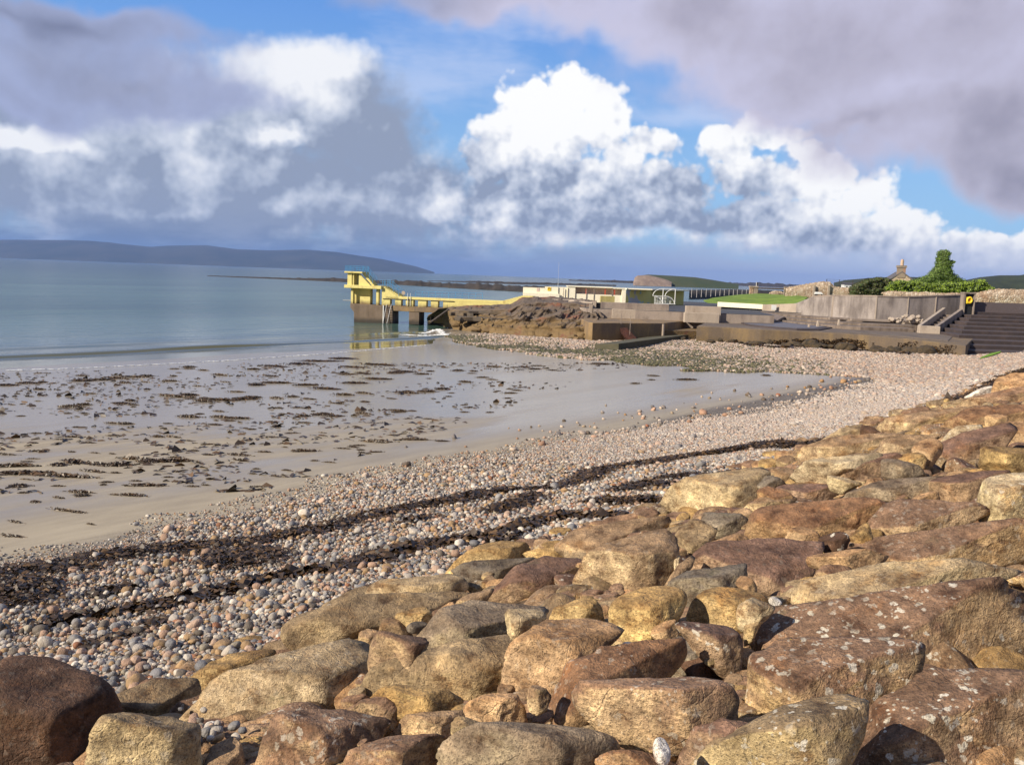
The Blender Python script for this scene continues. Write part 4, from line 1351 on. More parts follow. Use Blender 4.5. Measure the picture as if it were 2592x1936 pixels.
# ------------------------------------------------------------------ post railing along the back of the promenade
rl = thing('post_railing', 'long railing of slim pale posts between olive wall and lawn', 'railing', (0, 0, 0))
lastq = None
m_rpost = plain('railing_post', (.55, .52, .50), .6, .2)
for i, (u, v0, v1, Y) in enumerate(((1750, 731, 754, 150), (1763, 731, 753, 152), (1775, 731, 752, 154), (1787, 731.2, 751.5, 156), (1799, 731.3, 751, 158), (1811, 731.5, 750, 160), (1822, 731.6, 749, 162),
                                     (1833, 731.8, 748.5, 164), (1845, 732, 748, 166), (1856, 732, 747, 168), (1866, 732.2, 746.5, 170), (1878, 732.4, 745, 173), (1889, 732.5, 744, 176))):
    a, b = at_y(u, v1, Y), at_y(u, v0, Y)
    MB().tube((a.x, Y, a.z), (a.x, Y, b.z), .034, 6).build('post', m_rpost, rl)
    if lastq:
        MB().tube(lastq, (a.x, Y, b.z - .04), .02, 4).build('rail', m_grey, rl)
    lastq = (a.x, Y, b.z - .04)

# ------------------------------------------------------------------ stone work behind the lawn
m_rub, t, p = mat_new('rubble_stone')
co = world_co(t)
vcl = t.xyz(t.voro(co, 3.2, out='Color'))[0]
c = t.ramp(vcl, [(0, (.30, .215, .15)), (.35, (.40, .30, .21)), (.7, (.47, .37, .275)), (1, (.55, .47, .38))])
c = t.mix(t.step(t.voro(co, 3.2, feature='DISTANCE_TO_EDGE'), .06, .0), c, (.19, .145, .105))
c = t.mix(t.step(t.noise(co, .5, 4), .52, .7), c, t.mix(1.0, c, (.75, .62, .55), 'MULTIPLY'))
t.put(p.inputs['Base Color'], c); p.inputs['Roughness'].default_value = .9
bump(t, p, t.voro(co, 3.2, feature='DISTANCE_TO_EDGE'), .15, .9)


def rubble_wall(name, label, top, Y, vbot, th=.6, seed=1):
    """wall with a broken top edge and a course of loose stones along it"""
    w = thing(name, label, 'wall', (0, 0, 0))
    r = random.Random(seed)
    us = [q[0] for q in top]
    uu = np.linspace(us[0], us[-1], 60)
    V = []
    for u in uu:
        vt = np.interp(u, us, [q[1] for q in top]); Yk = np.interp(u, us, [q[2] if len(q) > 2 else Y for q in top])
        a = at_y(u, vt, Yk)
        zb_ = at_y(u, vbot, Yk).z - .3
        j = r.uniform(-.10, .10)
        V += [(a.x, Yk - .05, zb_), (a.x, Yk - .02 + r.uniform(-.05, .05), (zb_ + a.z) / 2), (a.x, Yk, a.z + j), (a.x, Yk + th, a.z + j), (a.x, Yk + th, zb_)]
    i = np.arange(60 * 5).reshape(60, 5)
    mesh('wall_face', V, np.stack([i[:-1, :-1], i[1:, :-1], i[1:, 1:], i[:-1, 1:]], -1).reshape(-1, 4), m_rub, w)
    vs, fs = [], []
    for u in np.arange(us[0], us[-1], 3.4):
        vt = np.interp(u, us, [q[1] for q in top]); Yk = np.interp(u, us, [q[2] if len(q) > 2 else Y for q in top])
        a = at_y(u + r.uniform(-1, 1), vt, Yk)
        s = r.uniform(.10, .24)
        k = len(vs)
        for dx_, dy_, dz_ in ((-1, -.8, -.6), (1, -.9, -.6), (.9, .9, -.6), (-1, 1, -.6), (-.7, -.5, .7), (.6, -.6, .8), (.7, .5, .6), (-.6, .6, .7)):
            vs.append((a.x + dx_ * s * r.uniform(.7, 1.2), Yk + .25 + dy_ * s, a.z + dz_ * s * r.uniform(.7, 1.3)))
        fs += [tuple(k + q for q in f_) for f_ in ((3, 2, 1, 0), (4, 5, 6, 7), (0, 1, 5, 4), (1, 2, 6, 5), (2, 3, 7, 6), (3, 0, 4, 7))]
    mesh('loose_stones', vs, fs, m_rub, w)['kind'] = 'stuff'
    return w


rubble_wall('stone_wall', 'tan rubble stone wall with a humped top behind the lawn', [(1989, 731), (2016, 725), (2053, 719), (2075, 716), (2089, 714.5), (2100, 716), (2106, 719), (2114, 728), (2153, 731)], 150, 750)
for u in (2062, 2099):
    a = at_y(u, 722, 149.6)
    MB().box(a.x - .18, a.x + .18, a.y, a.y + .3, a.z - 2.0, a.z).build('quoin', m_conl, bpy.data.objects['stone_wall'])
rubble_wall('stone_wall', 'low broken stone wall showing above the curved wall under the hedge', [(2236, 742), (2262, 738.5), (2300, 742), (2345, 741), (2380, 745), (2420, 743), (2440, 747)], 126, 760, seed=3)
rubble_wall('stone_wall', 'long pinkish stone wall on the crest behind the stepped sea wall', [(2464, 745, 124), (2480, 742, 124), (2510, 735.5, 124), (2540, 733.5, 124), (2592, 736, 124), (2700, 741, 124), (2900, 748, 124)], 124, 770, seed=5)

gp = thing('gate_pillar', 'squat mossy stone gate pillar at the back of the lawn', 'pillar', tuple(at_y(1907, 743, 166)))
w = (at_y(1917, 735, 166) - at_y(1897, 735, 166)).x
hgt = at_y(1907, 726, 166).z - gp.location.z
MB().box(-w / 2, -w * .05, -.4, .4, -.3, hgt - .1).build('pier', m_rub, gp, .04)
MB().box(w * .0, w / 2, -.4, .4, -.3, hgt - .1).build('pier', m_con, gp, .04)
MB().box(-w * .58, w * .52, -.5, .5, hgt - .1, hgt + .12).build('cap', m_conl, gp, .03)
lp = thing('sign_post', 'slim post with a small dark sign above the gate pillar', 'sign post', tuple(at_y(1913, 743, 167)))
zt = at_y(1913, 714, 167).z - lp.location.z
MB().tube((0, 0, 0), (0, 0, zt), .05, 6).build('post', m_white, lp)
MB().box(.02, .30, -.04, .04, zt - .55, zt - .05).build('plate', m_dkmet, lp)
g2 = thing('gate_post', 'plain brown gate post at the left end of the humped stone wall', 'post', tuple(at_y(1986.5, 747, 158)))
zt = at_y(1986, 727.5, 158).z - g2.location.z
MB().box(-.2, .2, -.2, .2, -.3, zt).build('shaft', m_con, g2, .03)
MB().box(-.26, .26, -.26, .26, zt + .002, zt + .12).build('cap', m_con, g2)
rail_ = thing('gate_rail', 'long brown horizontal rail between gate pillar and gate post', 'rail', tuple(at_y(1950, 731, 163)))
a, b = at_y(1918, 729.5, 165), at_y(1984, 731.5, 159)
MB().tube(a - rail_.location, b - rail_.location, .13, 6).build('upper_rail', m_dkmet, rail_)
MB().tube(a - rail_.location - Vector((0, 0, .9)), b - rail_.location - Vector((0, 0, .9)), .05, 6).build('lower_rail', m_dkmet, rail_)
rubble_wall('stone_wall', 'heap of reddish rubble low between the gate posts', [(1952, 742), (1960, 737.5), (1970, 739), (1978, 738), (1983, 743)], 160, 748, seed=9)

q = at_y(2073, 749, 147)
be = thing('seat_bench', 'small pale seat in front of the humped stone wall', 'bench', tuple(q))
MB().box(-.75, .6, -.25, .3, .25, .42).build('seat', m_white, be, .04)
MB().box(-.65, .5, .2, .3, .42, .62).build('backrest', m_white, be, .03)
for x in (-.6, .45): MB().box(x - .06, x + .06, -.2, .25, -.1, .25).build('leg', m_dkmet, be)

fe = thing('wire_fence', 'tall thin wire fence standing behind the humped stone wall', 'fence', (0, 0, 0))
P = [at_y(2093, 706.5, 175), at_y(2125, 708, 175), at_y(2159, 710, 175)]
for a in P: MB().tube((a.x, a.y, 6.3), (a.x, a.y, a.z), .06, 6).build('post', m_dkmet, fe)
mb = MB()
for f in np.linspace(0, 2.4, 7):
    for a, b in zip(P[:-1], P[1:]): mb.tube((a.x, a.y, a.z - f), (b.x, b.y, b.z - f), .012, 3)
for k in range(44):
    a = P[0].lerp(P[2], k / 25)
    mb.tube((a.x, a.y, a.z - 2.4), (a.x, a.y, a.z), .010, 3)
mb.build('wire_mesh', m_dkmet, fe)

# ------------------------------------------------------------------ buildings beyond
q = at_y(2146, 728, 620)
ho = thing('white_house', 'tiny white house below the dark wooded hill', 'house', (q.x, q.y, q.z - 1))
hx = 3.6
MB().box(-hx, hx, -3, 3, 0, 2.9).build('wall', m_white, ho)
MB().prism([(-3.3, 2.9), (3.3, 2.9), (0, 4.6)], -hx - .2, hx + .2, 'x').build('roof', plain('slate', (.06, .06, .07), .7), ho)
for x in (-1.8, 1.6): MB().box(x - .5, x + .5, -3.05, -2.98, 1.0, 2.0).build('window', m_black, ho)

CT = Plane(at_y(2282, 700, 195), -.25)
ct = thing('cottage', 'old stone cottage gable with a tall chimney behind the hedge', 'cottage', CT.o, CT.a)
zr, ze = CT.q(2281, 690)[1], CT.q(2255, 708)[1]
xl, xr_ = CT.q(2254, 708)[0], CT.q(2310, 709)[0]
MB().prism([(xl, 5.0), (xr_, 5.0), (xr_, ze), ((xl + xr_) / 2, zr), (xl, ze)], 0, .6).build('gable', m_rub, ct)
m_slate = plain('slate_roof', (.10, .09, .095), .75)
xm = (xl + xr_) / 2
for sx in (xl - .25, xr_ + .25):
    MB().prism([(sx, ze - .15), (xm, zr + .02), (xm, zr + .28), (sx, ze + .1)], -.15, 9).build('roof_slope', m_slate, ct)
MB().box(xl + .1, xr_ - .1, 8, 8.6, 5, ze).build('wall', m_rub, ct)
cl, cr = CT.q(2269, 690)[0], CT.q(2293, 690)[0]
zc0, zc1 = CT.q(2281, 697)[1], CT.q(2281, 672)[1]
ch = MB().box(cl + .15, cr - .05, -.12, .9, zc0 - .5, zc1 - .5).build('chimney', stained('chimney_render', (.24, .19, .15), (.36, .13, .07), .5, (.48, .66)), ct)
MB().box(cl, cr + .1, -.25, 1.0, zc1 - .5, zc1).build('chimney_cap', m_con, ch)
zp = CT.q(2283, 656.5)[1]
for f, nm in ((.56, 'chimney_pot'),):
    x = cl + (cr - cl) * f
    MB().tube((x, .4, zc1), (x, .4, zp - .25), .36, 10).build(nm, plain('terracotta', (.50, .36, .26), .7), ch)
    MB().tube((x, .4, zp - .25), (x, .4, zp), .27, 10).build(nm, plain('terracotta_top', (.52, .34, .26), .7), ch)

# ------------------------------------------------------------------ ivy and hedges
def leaf_mat(name, c1, c2, c3):
    m, t, p = mat_new(name)
    rn = t.add('ShaderNodeNewGeometry').outputs['Random Per Island']
    co = world_co(t)
    c = t.ramp(rn, [(0, c1), (.5, c2), (1, c3)])
    c = t.mix(1.0, c, t.ramp(t.noise(co, .8, 4, .6), [(.3, (.65,) * 3), (.7, (1.25,) * 3)]), 'MULTIPLY')
    t.put(p.inputs['Base Color'], c)
    p.inputs['Roughness'].default_value = .55
    return m


m_ivy = leaf_mat('ivy_leaves', (.05, .095, .012), (.10, .165, .020), (.15, .22, .03))
m_hedge = leaf_mat('bright_hedge_leaves', (.14, .22, .012), (.21, .30, .02), (.27, .37, .035))
m_dhedge = leaf_mat('dark_hedge_leaves', (.030, .036, .010), (.060, .062, .016), (.085, .075, .024))
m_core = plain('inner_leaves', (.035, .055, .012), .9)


def leafy(name, parent, centers, n, size, mat, seed):
    """leaf faces spread through and over clumps given as (x, y, z, rx, ry, rz)"""
    g = np.random.default_rng(seed)
    C = np.array(centers)
    wts = C[:, 3] * C[:, 5]; wts = wts / wts.sum()
    k = g.choice(len(C), n, p=wts)
    d = g.normal(size=(n, 3)); d /= np.linalg.norm(d, axis=1)[:, None]
    rr = g.uniform(.72, 1.08, n)[:, None]
    pos = C[k, :3] + d * C[k, 3:6] * rr
    nrm = d + g.normal(scale=.55, size=(n, 3)); nrm /= np.linalg.norm(nrm, axis=1)[:, None]
    a = np.cross(nrm, g.normal(size=(n, 3))); a /= np.linalg.norm(a, axis=1)[:, None]
    b = np.cross(nrm, a)
    s = size * g.uniform(.5, 1.3, n)[:, None]
    V = np.stack([pos - a * s, pos + b * s * .7 + nrm * s * .2, pos + a * s, pos - b * s * .7 + nrm * s * .2], 1).reshape(-1, 3)
    return mesh(name, V, np.arange(n * 4).reshape(n, 4), mat, parent)


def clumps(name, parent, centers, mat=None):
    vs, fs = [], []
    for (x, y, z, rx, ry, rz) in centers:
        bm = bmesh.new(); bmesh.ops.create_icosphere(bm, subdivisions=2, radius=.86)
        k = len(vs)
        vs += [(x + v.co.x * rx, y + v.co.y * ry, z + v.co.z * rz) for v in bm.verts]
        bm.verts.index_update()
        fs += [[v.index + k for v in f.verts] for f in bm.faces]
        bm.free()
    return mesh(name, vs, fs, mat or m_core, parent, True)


def outline_clumps(items, Y, dep):
    out = []
    for u, v, ru, rv in items:
        q = at_y(u, v, Y)
        k = Y / F_PX
        out.append((q.x, Y, q.z, ru * k, dep, rv * k))
    return out


iv = thing('ivy_tower', 'ruined tower wholly covered in green ivy', 'ruin', tuple(at_y(2388, 720, 160)))
o0 = Vector(iv.location)
cc = outline_clumps([(2389, 643, 15, 11), (2386, 655, 15, 12), (2387, 668, 18, 14), (2395, 672, 14, 12), (2384, 684, 22, 15), (2392, 690, 20, 14), (2372, 700, 26, 14), (2400, 704, 26, 14),
                     (2350, 708, 26, 10), (2420, 712, 22, 10), (2386, 715, 44, 12), (2325, 714, 26, 7), (2365, 690, 8, 9), (2407, 664, 4, 6)], 160, 1.6)
cc = [(x - o0.x, y - o0.y, z - o0.z, a, b, c_) for x, y, z, a, b, c_ in cc]
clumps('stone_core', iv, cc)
leafy('ivy', iv, cc, 20000, .10, m_ivy, 5)
hd = thing('bright_hedge', 'bright green leafy hedge running below the ivy covered tower', 'hedge', tuple(at_y(2380, 740, 134)))
o0 = Vector(hd.location)
r_ = random.Random(8)
it = []
for u in np.arange(2252, 2508, 7.0):
    top = np.interp(u, [2245, 2270, 2300, 2380, 2440, 2485, 2512], [722, 709, 711, 719, 714, 708, 735])
    bot = np.interp(u, [2245, 2300, 2400, 2470, 2512], [748, 742, 746, 752, 750])
    for v in np.arange(top + 6, bot, 7.5):
        it.append((u + r_.uniform(-3, 3), v + r_.uniform(-2, 2), r_.uniform(6, 10), r_.uniform(5.5, 8)))
cc = [(x - o0.x, y - o0.y + r_.uniform(-.4, .4), z - o0.z, a, b, c_) for x, y, z, a, b, c_ in outline_clumps(it, 134, .9)]
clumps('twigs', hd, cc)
leafy('foliage', hd, cc, 24000, .085, m_hedge, 6)
dh = thing('dark_hedge', 'dark brownish green bush left of the cottage chimney', 'bush', tuple(at_y(2205, 745, 140)))
o0 = Vector(dh.location)
it = []
for u in np.arange(2160, 2262, 8.0):
    top = np.interp(u, [2155, 2170, 2200, 2235, 2262], [727, 716, 706, 701, 716])
    for v in np.arange(top + 6, 752, 8.5):
        it.append((u + r_.uniform(-3, 3), v + r_.uniform(-2, 2), r_.uniform(7, 11), r_.uniform(6, 9)))
cc = [(x - o0.x, y - o0.y + r_.uniform(-.4, .4), z - o0.z, a, b, c_) for x, y, z, a, b, c_ in outline_clumps(it, 140, 1.3)]
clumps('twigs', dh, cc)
leafy('foliage', dh, cc, 15000, .10, m_dhedge, 7)
# ------------------------------------------------------------------ boulders of the rock armour
_l3 = np.random.default_rng(5).random((32, 32, 32)).astype(np.float32)


def vnoise3(P):
    I = np.floor(P).astype(int)
    Fr = P - I
    Fr = Fr * Fr * (3 - 2 * Fr)
    I0, I1 = I % 32, (I + 1) % 32
    x, y, z = Fr.T
    g = lambda a, b, c_: _l3[a[:, 0], b[:, 1], c_[:, 2]]
    c00 = g(I0, I0, I0) * (1 - x) + g(I1, I0, I0) * x
    c10 = g(I0, I1, I0) * (1 - x) + g(I1, I1, I0) * x
    c01 = g(I0, I0, I1) * (1 - x) + g(I1, I0, I1) * x
    c11 = g(I0, I1, I1) * (1 - x) + g(I1, I1, I1) * x
    return (c00 * (1 - y) + c10 * y) * (1 - z) + (c01 * (1 - y) + c11 * y) * z - .5


def fbm3(P, oct=3):
    s, a = 0, 1.0
    for k in range(oct):
        s = s + a * vnoise3(P * 2 ** k + 5.7 * k); a *= .5
    return s


_ico = {}


def ico(sub):
    if sub not in _ico:
        bm = bmesh.new(); bmesh.ops.create_icosphere(bm, subdivisions=sub, radius=1)
        bm.verts.index_update()
        _ico[sub] = (np.array([v.co for v in bm.verts]), np.array([[v.index for v in f.verts] for f in bm.faces]))
        bm.free()
    return _ico[sub]


# one granite for all boulders: each carries its own tint (object colour) and the tint of its weathered upper side
m_rock, t, p = mat_new('granite')
co = obj_co(t)
rnd = t.add('ShaderNodeObjectInfo')
seedv = t.vmath('ADD', co, t.vmath('SCALE', (13.1, 7.7, 3.3), t.math('MULTIPLY', rnd.outputs['Random'], 10.0)))
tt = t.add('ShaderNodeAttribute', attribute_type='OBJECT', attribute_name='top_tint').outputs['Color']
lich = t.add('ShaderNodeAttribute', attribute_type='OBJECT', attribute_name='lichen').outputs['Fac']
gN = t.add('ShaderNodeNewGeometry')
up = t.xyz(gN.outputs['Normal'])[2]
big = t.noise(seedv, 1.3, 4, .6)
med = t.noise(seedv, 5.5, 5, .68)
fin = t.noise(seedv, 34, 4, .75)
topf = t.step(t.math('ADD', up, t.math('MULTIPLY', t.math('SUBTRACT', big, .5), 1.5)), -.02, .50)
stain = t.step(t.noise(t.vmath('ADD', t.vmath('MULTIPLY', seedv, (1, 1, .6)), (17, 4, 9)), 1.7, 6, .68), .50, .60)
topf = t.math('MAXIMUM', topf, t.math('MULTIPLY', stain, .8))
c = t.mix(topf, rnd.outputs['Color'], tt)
c = t.mix(1.0, c, t.ramp(big, [(.30, (.72, .68, .62)), (.52, (1.0, 1.0, 1.0)), (.72, (1.22, 1.16, 1.02))]), 'MULTIPLY')
iron = t.step(t.noise(t.vmath('ADD', seedv, (4, 9, 2)), 2.1, 4, .65), .56, .70)
c = t.mix(t.math('MULTIPLY', iron, .45), c, t.mix(1.0, c, (1.22, .94, .60), 'MULTIPLY'))
c = t.mix(1.0, c, t.ramp(med, [(.26, (.42, .38, .35)), (.46, (.92, .91, .90)), (.70, (1.46, 1.43, 1.36))]), 'MULTIPLY')
blot = t.noise(t.vmath('ADD', t.vmath('MULTIPLY', seedv, (1, 1, 1.9)), (7, 2, 5)), 3.1, 6, .72)
c = t.mix(1.0, c, t.ramp(blot, [(.36, (.44, .36, .31)), (.45, (.92, .90, .88)), (.54, (1.06, 1.06, 1.05)), (.64, (1.55, 1.56, 1.52))]), 'MULTIPLY')
c = t.mix(1.0, c, t.ramp(fin, [(.28, (.52, .50, .47)), (.5, (1, 1, 1)), (.72, (1.42, 1.40, 1.36))]), 'MULTIPLY')
spk = t.voro(seedv, 130, out='Color')
c = t.mix(t.math('MULTIPLY', t.step(t.xyz(spk)[0], .80, .9), .55), c, (.060, .045, .035))
# lichen rings
vd = t.voro(t.vmath('ADD', seedv, t.vmath('SCALE', t.noise(seedv, 14, 3, .6, True), .13)), 12)
vcol = t.xyz(t.voro(t.vmath('ADD', seedv, t.vmath('SCALE', t.noise(seedv, 14, 3, .6, True), .13)), 12, out='Color'))
vd2 = t.voro(seedv, 27)
patch = t.step(t.noise(t.vmath('ADD', seedv, (2, 5, 8)), 1.5, 3, .6), .36, .52)
spot = t.math('MULTIPLY', t.step(t.math('MULTIPLY_ADD', t.math('SUBTRACT', med, .5), .35, vd), .36, .26), t.step(vcol[1], .36, .42))
spot = t.math('MAXIMUM', spot, t.math('MULTIPLY', t.step(vd2, .30, .22), t.step(med, .5, .6)))
spot = t.math('MULTIPLY', t.math('MULTIPLY', spot, patch), t.math('MULTIPLY', lich, t.step(fin, .25, .5)))
c = t.mix(spot, c, t.mix(vcol[2], (.44, .39, .30), (.60, .56, .48)))
yl = t.step(t.noise(t.vmath('ADD', seedv, (21, 3, 8)), 2.6, 5, .7), .71, .74)
c = t.mix(t.math('MULTIPLY', yl, .7), c, (.44, .30, .035))
moss = t.step(t.noise(t.vmath('ADD', seedv, (1, 33, 8)), 1.9, 5, .7), .60, .74)
c = t.mix(t.math('MULTIPLY', moss, .45), c, (.135, .125, .060))
t.put(p.inputs['Base Color'], c)
p.inputs['Roughness'].default_value = .86
p.inputs['Specular IOR Level'].default_value = .3
crk = t.voro(t.vmath('ADD', seedv, t.vmath('SCALE', t.noise(seedv, 3, 3, .6, True), .35)), 2.2, feature='DISTANCE_TO_EDGE')
hgt = t.math('ADD', t.math('MULTIPLY', med, 1.3), t.math('MULTIPLY', fin, .55))
hgt = t.math('ADD', hgt, t.math('MULTIPLY', t.step(crk, 0, .02), .14))
bump(t, p, t.math('ADD', hgt, blot), .05, .72)

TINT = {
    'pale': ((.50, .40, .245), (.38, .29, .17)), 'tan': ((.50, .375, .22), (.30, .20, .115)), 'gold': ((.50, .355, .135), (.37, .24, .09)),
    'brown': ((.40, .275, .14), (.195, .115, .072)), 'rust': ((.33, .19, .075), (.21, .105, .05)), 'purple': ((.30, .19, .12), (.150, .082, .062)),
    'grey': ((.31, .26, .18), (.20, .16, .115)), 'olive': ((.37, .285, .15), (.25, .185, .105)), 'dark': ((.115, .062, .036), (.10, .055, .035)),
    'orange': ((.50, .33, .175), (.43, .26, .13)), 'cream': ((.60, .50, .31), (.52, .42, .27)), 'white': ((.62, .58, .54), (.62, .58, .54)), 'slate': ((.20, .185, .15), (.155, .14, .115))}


def rock_z(x, y):
    n = x * NX + y * NY
    return np.interp(n, PROF_N, PROF_Z)


def on_slope(u, v, lift=0.0):
    d = ray(u, v)
    t_ = np.arange(1.5, 90, .02)
    x, y, z = d.x * t_, d.y * t_, CAM_H + d.z * t_
    i = int(np.argmax(z < rock_z(x, y) + lift))
    return t_[i]


def hull(P):
    P = sorted(set(P))
    def half(Q):
        h = []
        for q in Q:
            while len(h) > 1 and (h[-1][0] - h[-2][0]) * (q[1] - h[-2][1]) - (h[-1][1] - h[-2][1]) * (q[0] - h[-2][0]) <= 0: h.pop()
            h.append(q)
        return h
    a, b = half(P), half(P[::-1])
    return a[:-1] + b[:-1]


POLYS = []
CROPS = {'A': (800, 1300, .4069), 'B': (1692, 1300, .4069), 'C': (0, 1300, .4069), 'D': (1600, 880, .4485)}


def boulder(crop, poly, tint, label, Q=None, p=11, lift=0.0, lichen=0.0, depth=1.0, down=.12, name='boulder', group='boulders of the rock armour', grow=1.07, rough=1.0, seed=None):
    ox, oy, sc = CROPS[crop]
    P = [(ox + x * sc, oy + y * sc) for x, y in poly]
    POLYS.append(P)
    r = np.random.default_rng(len(POLYS) * 7 + 1 if seed is None else seed)
    us, vs_ = [q[0] for q in P], [q[1] for q in P]
    uc, vc = (min(us) + max(us)) / 2, (min(vs_) + max(vs_)) / 2
    d = ray(uc, vc)
    T = on_slope(uc, vc, lift)
    dn = d.normalized()
    dist = (d * T).length
    k = T / F_PX
    e3 = -dn
    e1 = (RI - e3 * RI.dot(e3)).normalized()
    e2 = e3.cross(e1)
    H2 = [((u - uc) * k * grow, -(v - vc) * k * grow) for u, v in P]
    h = max(b for _, b in H2) - min(b for _, b in H2)
    w = max(a for a, _ in H2) - min(a for a, _ in H2)
    H2 = [(a, b - (down * h if b < -.1 * h else 0)) for a, b in H2]
    H2 = hull(H2)
    cf = depth * (.30 * h + .12 * min(w, 2.2 * h))
    cb = depth * (.55 * h + .12 * min(w, 2.2 * h))
    ytop, ybot = max(b for _, b in H2), min(b for _, b in H2)
    if Q is None:
        qx, qy = r.uniform(-.15, .2) * w, r.uniform(-.34, .02) * h
    else:
        qx, qy = (ox + Q[0] * sc - uc) * k, -(oy + Q[1] * sc - vc) * k
    pl = []
    m = len(H2)
    for i in range(m):
        a, b = H2[i], H2[(i + 1) % m]
        nx, ny = b[1] - a[1], -(b[0] - a[0])
        L = math.hypot(nx, ny)
        if L < 1e-6: continue
        nx, ny = nx / L, ny / L
        o = nx * a[0] + ny * a[1]
        o = max(o, .08 * h)
        for tl in ((.28, -.45) if i % 2 else (.45, -.25)):
            s_ = math.sqrt(1 + tl * tl)
            pl.append((nx / s_, ny / s_, tl / s_, o / s_))

    def through(n, q):
        n = np.array(n, float); n /= np.linalg.norm(n)
        o = float(n @ np.array(q))
        pl.append((*n, max(o, .16 * h)))
    q3 = (qx, qy, cf)
    through((r.uniform(-.12, .12), cf + cb, max(ytop - qy, .12 * h)), q3)
    through((-.55 + r.uniform(-.2, .2), -.30 + r.uniform(-.15, .1), .80), q3)
    through((.62 + r.uniform(-.2, .2), -.22 + r.uniform(-.15, .1), .72), q3)
    through((r.uniform(-.3, .3), r.uniform(-.5, .3), -1), (0, 0, -cb))
    pl = np.array(pl)
    wpx = max(us) - min(us)
    V, Fc = ico(5 if wpx > 120 else 4)
    D_ = V * np.array([w / 2, (ytop - ybot) / 2, (cf + cb) / 2])
    D_ /= np.linalg.norm(D_, axis=1)[:, None]
    if p > 7:
        p = p * 6.0
        ext = []
        for _ in range(r.integers(5, 9)):                 # broken corners
            q_ = r.normal(size=3) * (.6, .6, .3) + (0, 0, .85); q_ /= np.linalg.norm(q_)
            ro = 1 / max((pl[:, :3] @ q_ / pl[:, 3]).max(), 1e-6)
            vmax = (D_ / np.maximum(D_ @ pl[:, :3].T / pl[:, 3], 1e-6).max(1)[:, None]) @ q_
            ext.append((*q_, max(vmax.max() * r.uniform(.76, .94), .2 * h)))
        pl = np.vstack([pl, ext])
    else:
        p = p * 1.3
    cosn = np.maximum(D_ @ pl[:, :3].T, 0) / pl[:, 3]
    R = (cosn ** p).sum(1) ** (-1.0 / p)
    X = D_ * R[:, None]
    size = min(w, 1.6 * h)
    sd = r.uniform(0, 30, 3)
    n1 = fbm3(X / size * 2.3 + sd, 4)
    n2 = fbm3(X / size * 9 + sd * 1.7, 3)
    n3 = -np.abs(fbm3(X / size * 4.5 + sd * .6, 3))
    X = X + D_ * (size * rough * (.022 * n1 + .018 * n2 + .045 * n3))[:, None]
    # the rounding eats into the outline: bring the seen extent back to it
    for a_, lo_, hi_ in ((0, min(q[0] for q in H2), max(q[0] for q in H2)), (1, ybot, ytop)):
        x0_, x1_ = X[:, a_].min(), X[:, a_].max()
        X[:, a_] = lo_ + (X[:, a_] - x0_) * (hi_ - lo_) / (x1_ - x0_)
    M = np.array([tuple(e1), tuple(e2), tuple(e3)])
    c0 = Vector((d.x * T, d.y * T, CAM_H + d.z * T)) + dn * (cf * .35)
    o = mesh(name, X @ M, Fc[:, ::1], m_rock, smooth=True, loc=c0)
    b_, t_ = TINT[tint]
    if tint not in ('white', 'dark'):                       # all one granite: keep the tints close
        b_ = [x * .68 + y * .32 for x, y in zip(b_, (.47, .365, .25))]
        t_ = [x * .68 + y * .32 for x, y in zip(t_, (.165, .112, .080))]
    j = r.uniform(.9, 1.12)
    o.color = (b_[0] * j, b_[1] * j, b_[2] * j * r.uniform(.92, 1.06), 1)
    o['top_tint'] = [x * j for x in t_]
    o['lichen'] = float(lichen)
    tag(o, label, 'boulder', group)
    return o


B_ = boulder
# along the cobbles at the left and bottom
B_('C', [(-90, 960), (100, 905), (200, 920), (330, 1000), (520, 1110), (640, 1220), (712, 1300), (640, 1420), (560, 1600), (-90, 1660)], 'dark', 'big dark red brown boulder at the bottom left corner of the photo', (300, 1350), 7, .25, lichen=.1)  # dark tint puts the shade of its turned-away side into the colour
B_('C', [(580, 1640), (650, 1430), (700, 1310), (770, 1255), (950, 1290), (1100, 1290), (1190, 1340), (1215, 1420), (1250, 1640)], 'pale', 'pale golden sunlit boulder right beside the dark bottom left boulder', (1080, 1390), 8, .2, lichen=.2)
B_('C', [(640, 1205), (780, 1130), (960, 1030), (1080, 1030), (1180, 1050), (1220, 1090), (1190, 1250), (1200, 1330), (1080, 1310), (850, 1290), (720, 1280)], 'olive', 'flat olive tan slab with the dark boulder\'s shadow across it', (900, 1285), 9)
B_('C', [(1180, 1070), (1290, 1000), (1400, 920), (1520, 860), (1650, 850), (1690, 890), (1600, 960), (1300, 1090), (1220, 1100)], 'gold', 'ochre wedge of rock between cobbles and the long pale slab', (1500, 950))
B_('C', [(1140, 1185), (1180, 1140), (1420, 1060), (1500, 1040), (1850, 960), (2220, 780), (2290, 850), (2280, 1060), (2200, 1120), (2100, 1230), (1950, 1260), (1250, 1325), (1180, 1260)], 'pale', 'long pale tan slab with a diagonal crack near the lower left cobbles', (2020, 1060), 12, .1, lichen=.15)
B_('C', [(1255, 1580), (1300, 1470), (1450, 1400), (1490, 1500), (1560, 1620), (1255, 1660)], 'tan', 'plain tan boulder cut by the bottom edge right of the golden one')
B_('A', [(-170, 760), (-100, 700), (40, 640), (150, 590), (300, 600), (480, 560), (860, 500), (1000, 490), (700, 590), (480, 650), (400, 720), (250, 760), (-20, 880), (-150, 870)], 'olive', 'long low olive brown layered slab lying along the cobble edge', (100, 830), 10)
B_('A', [(-230, 1400), (-160, 1300), (0, 1255), (200, 1230), (300, 1290), (450, 1340), (340, 1430), (300, 1480), (-100, 1620), (-350, 1620)], 'brown', 'broad brown lichen flecked boulder at the bottom edge left of centre', (100, 1400), 8, .05, lichen=.5)
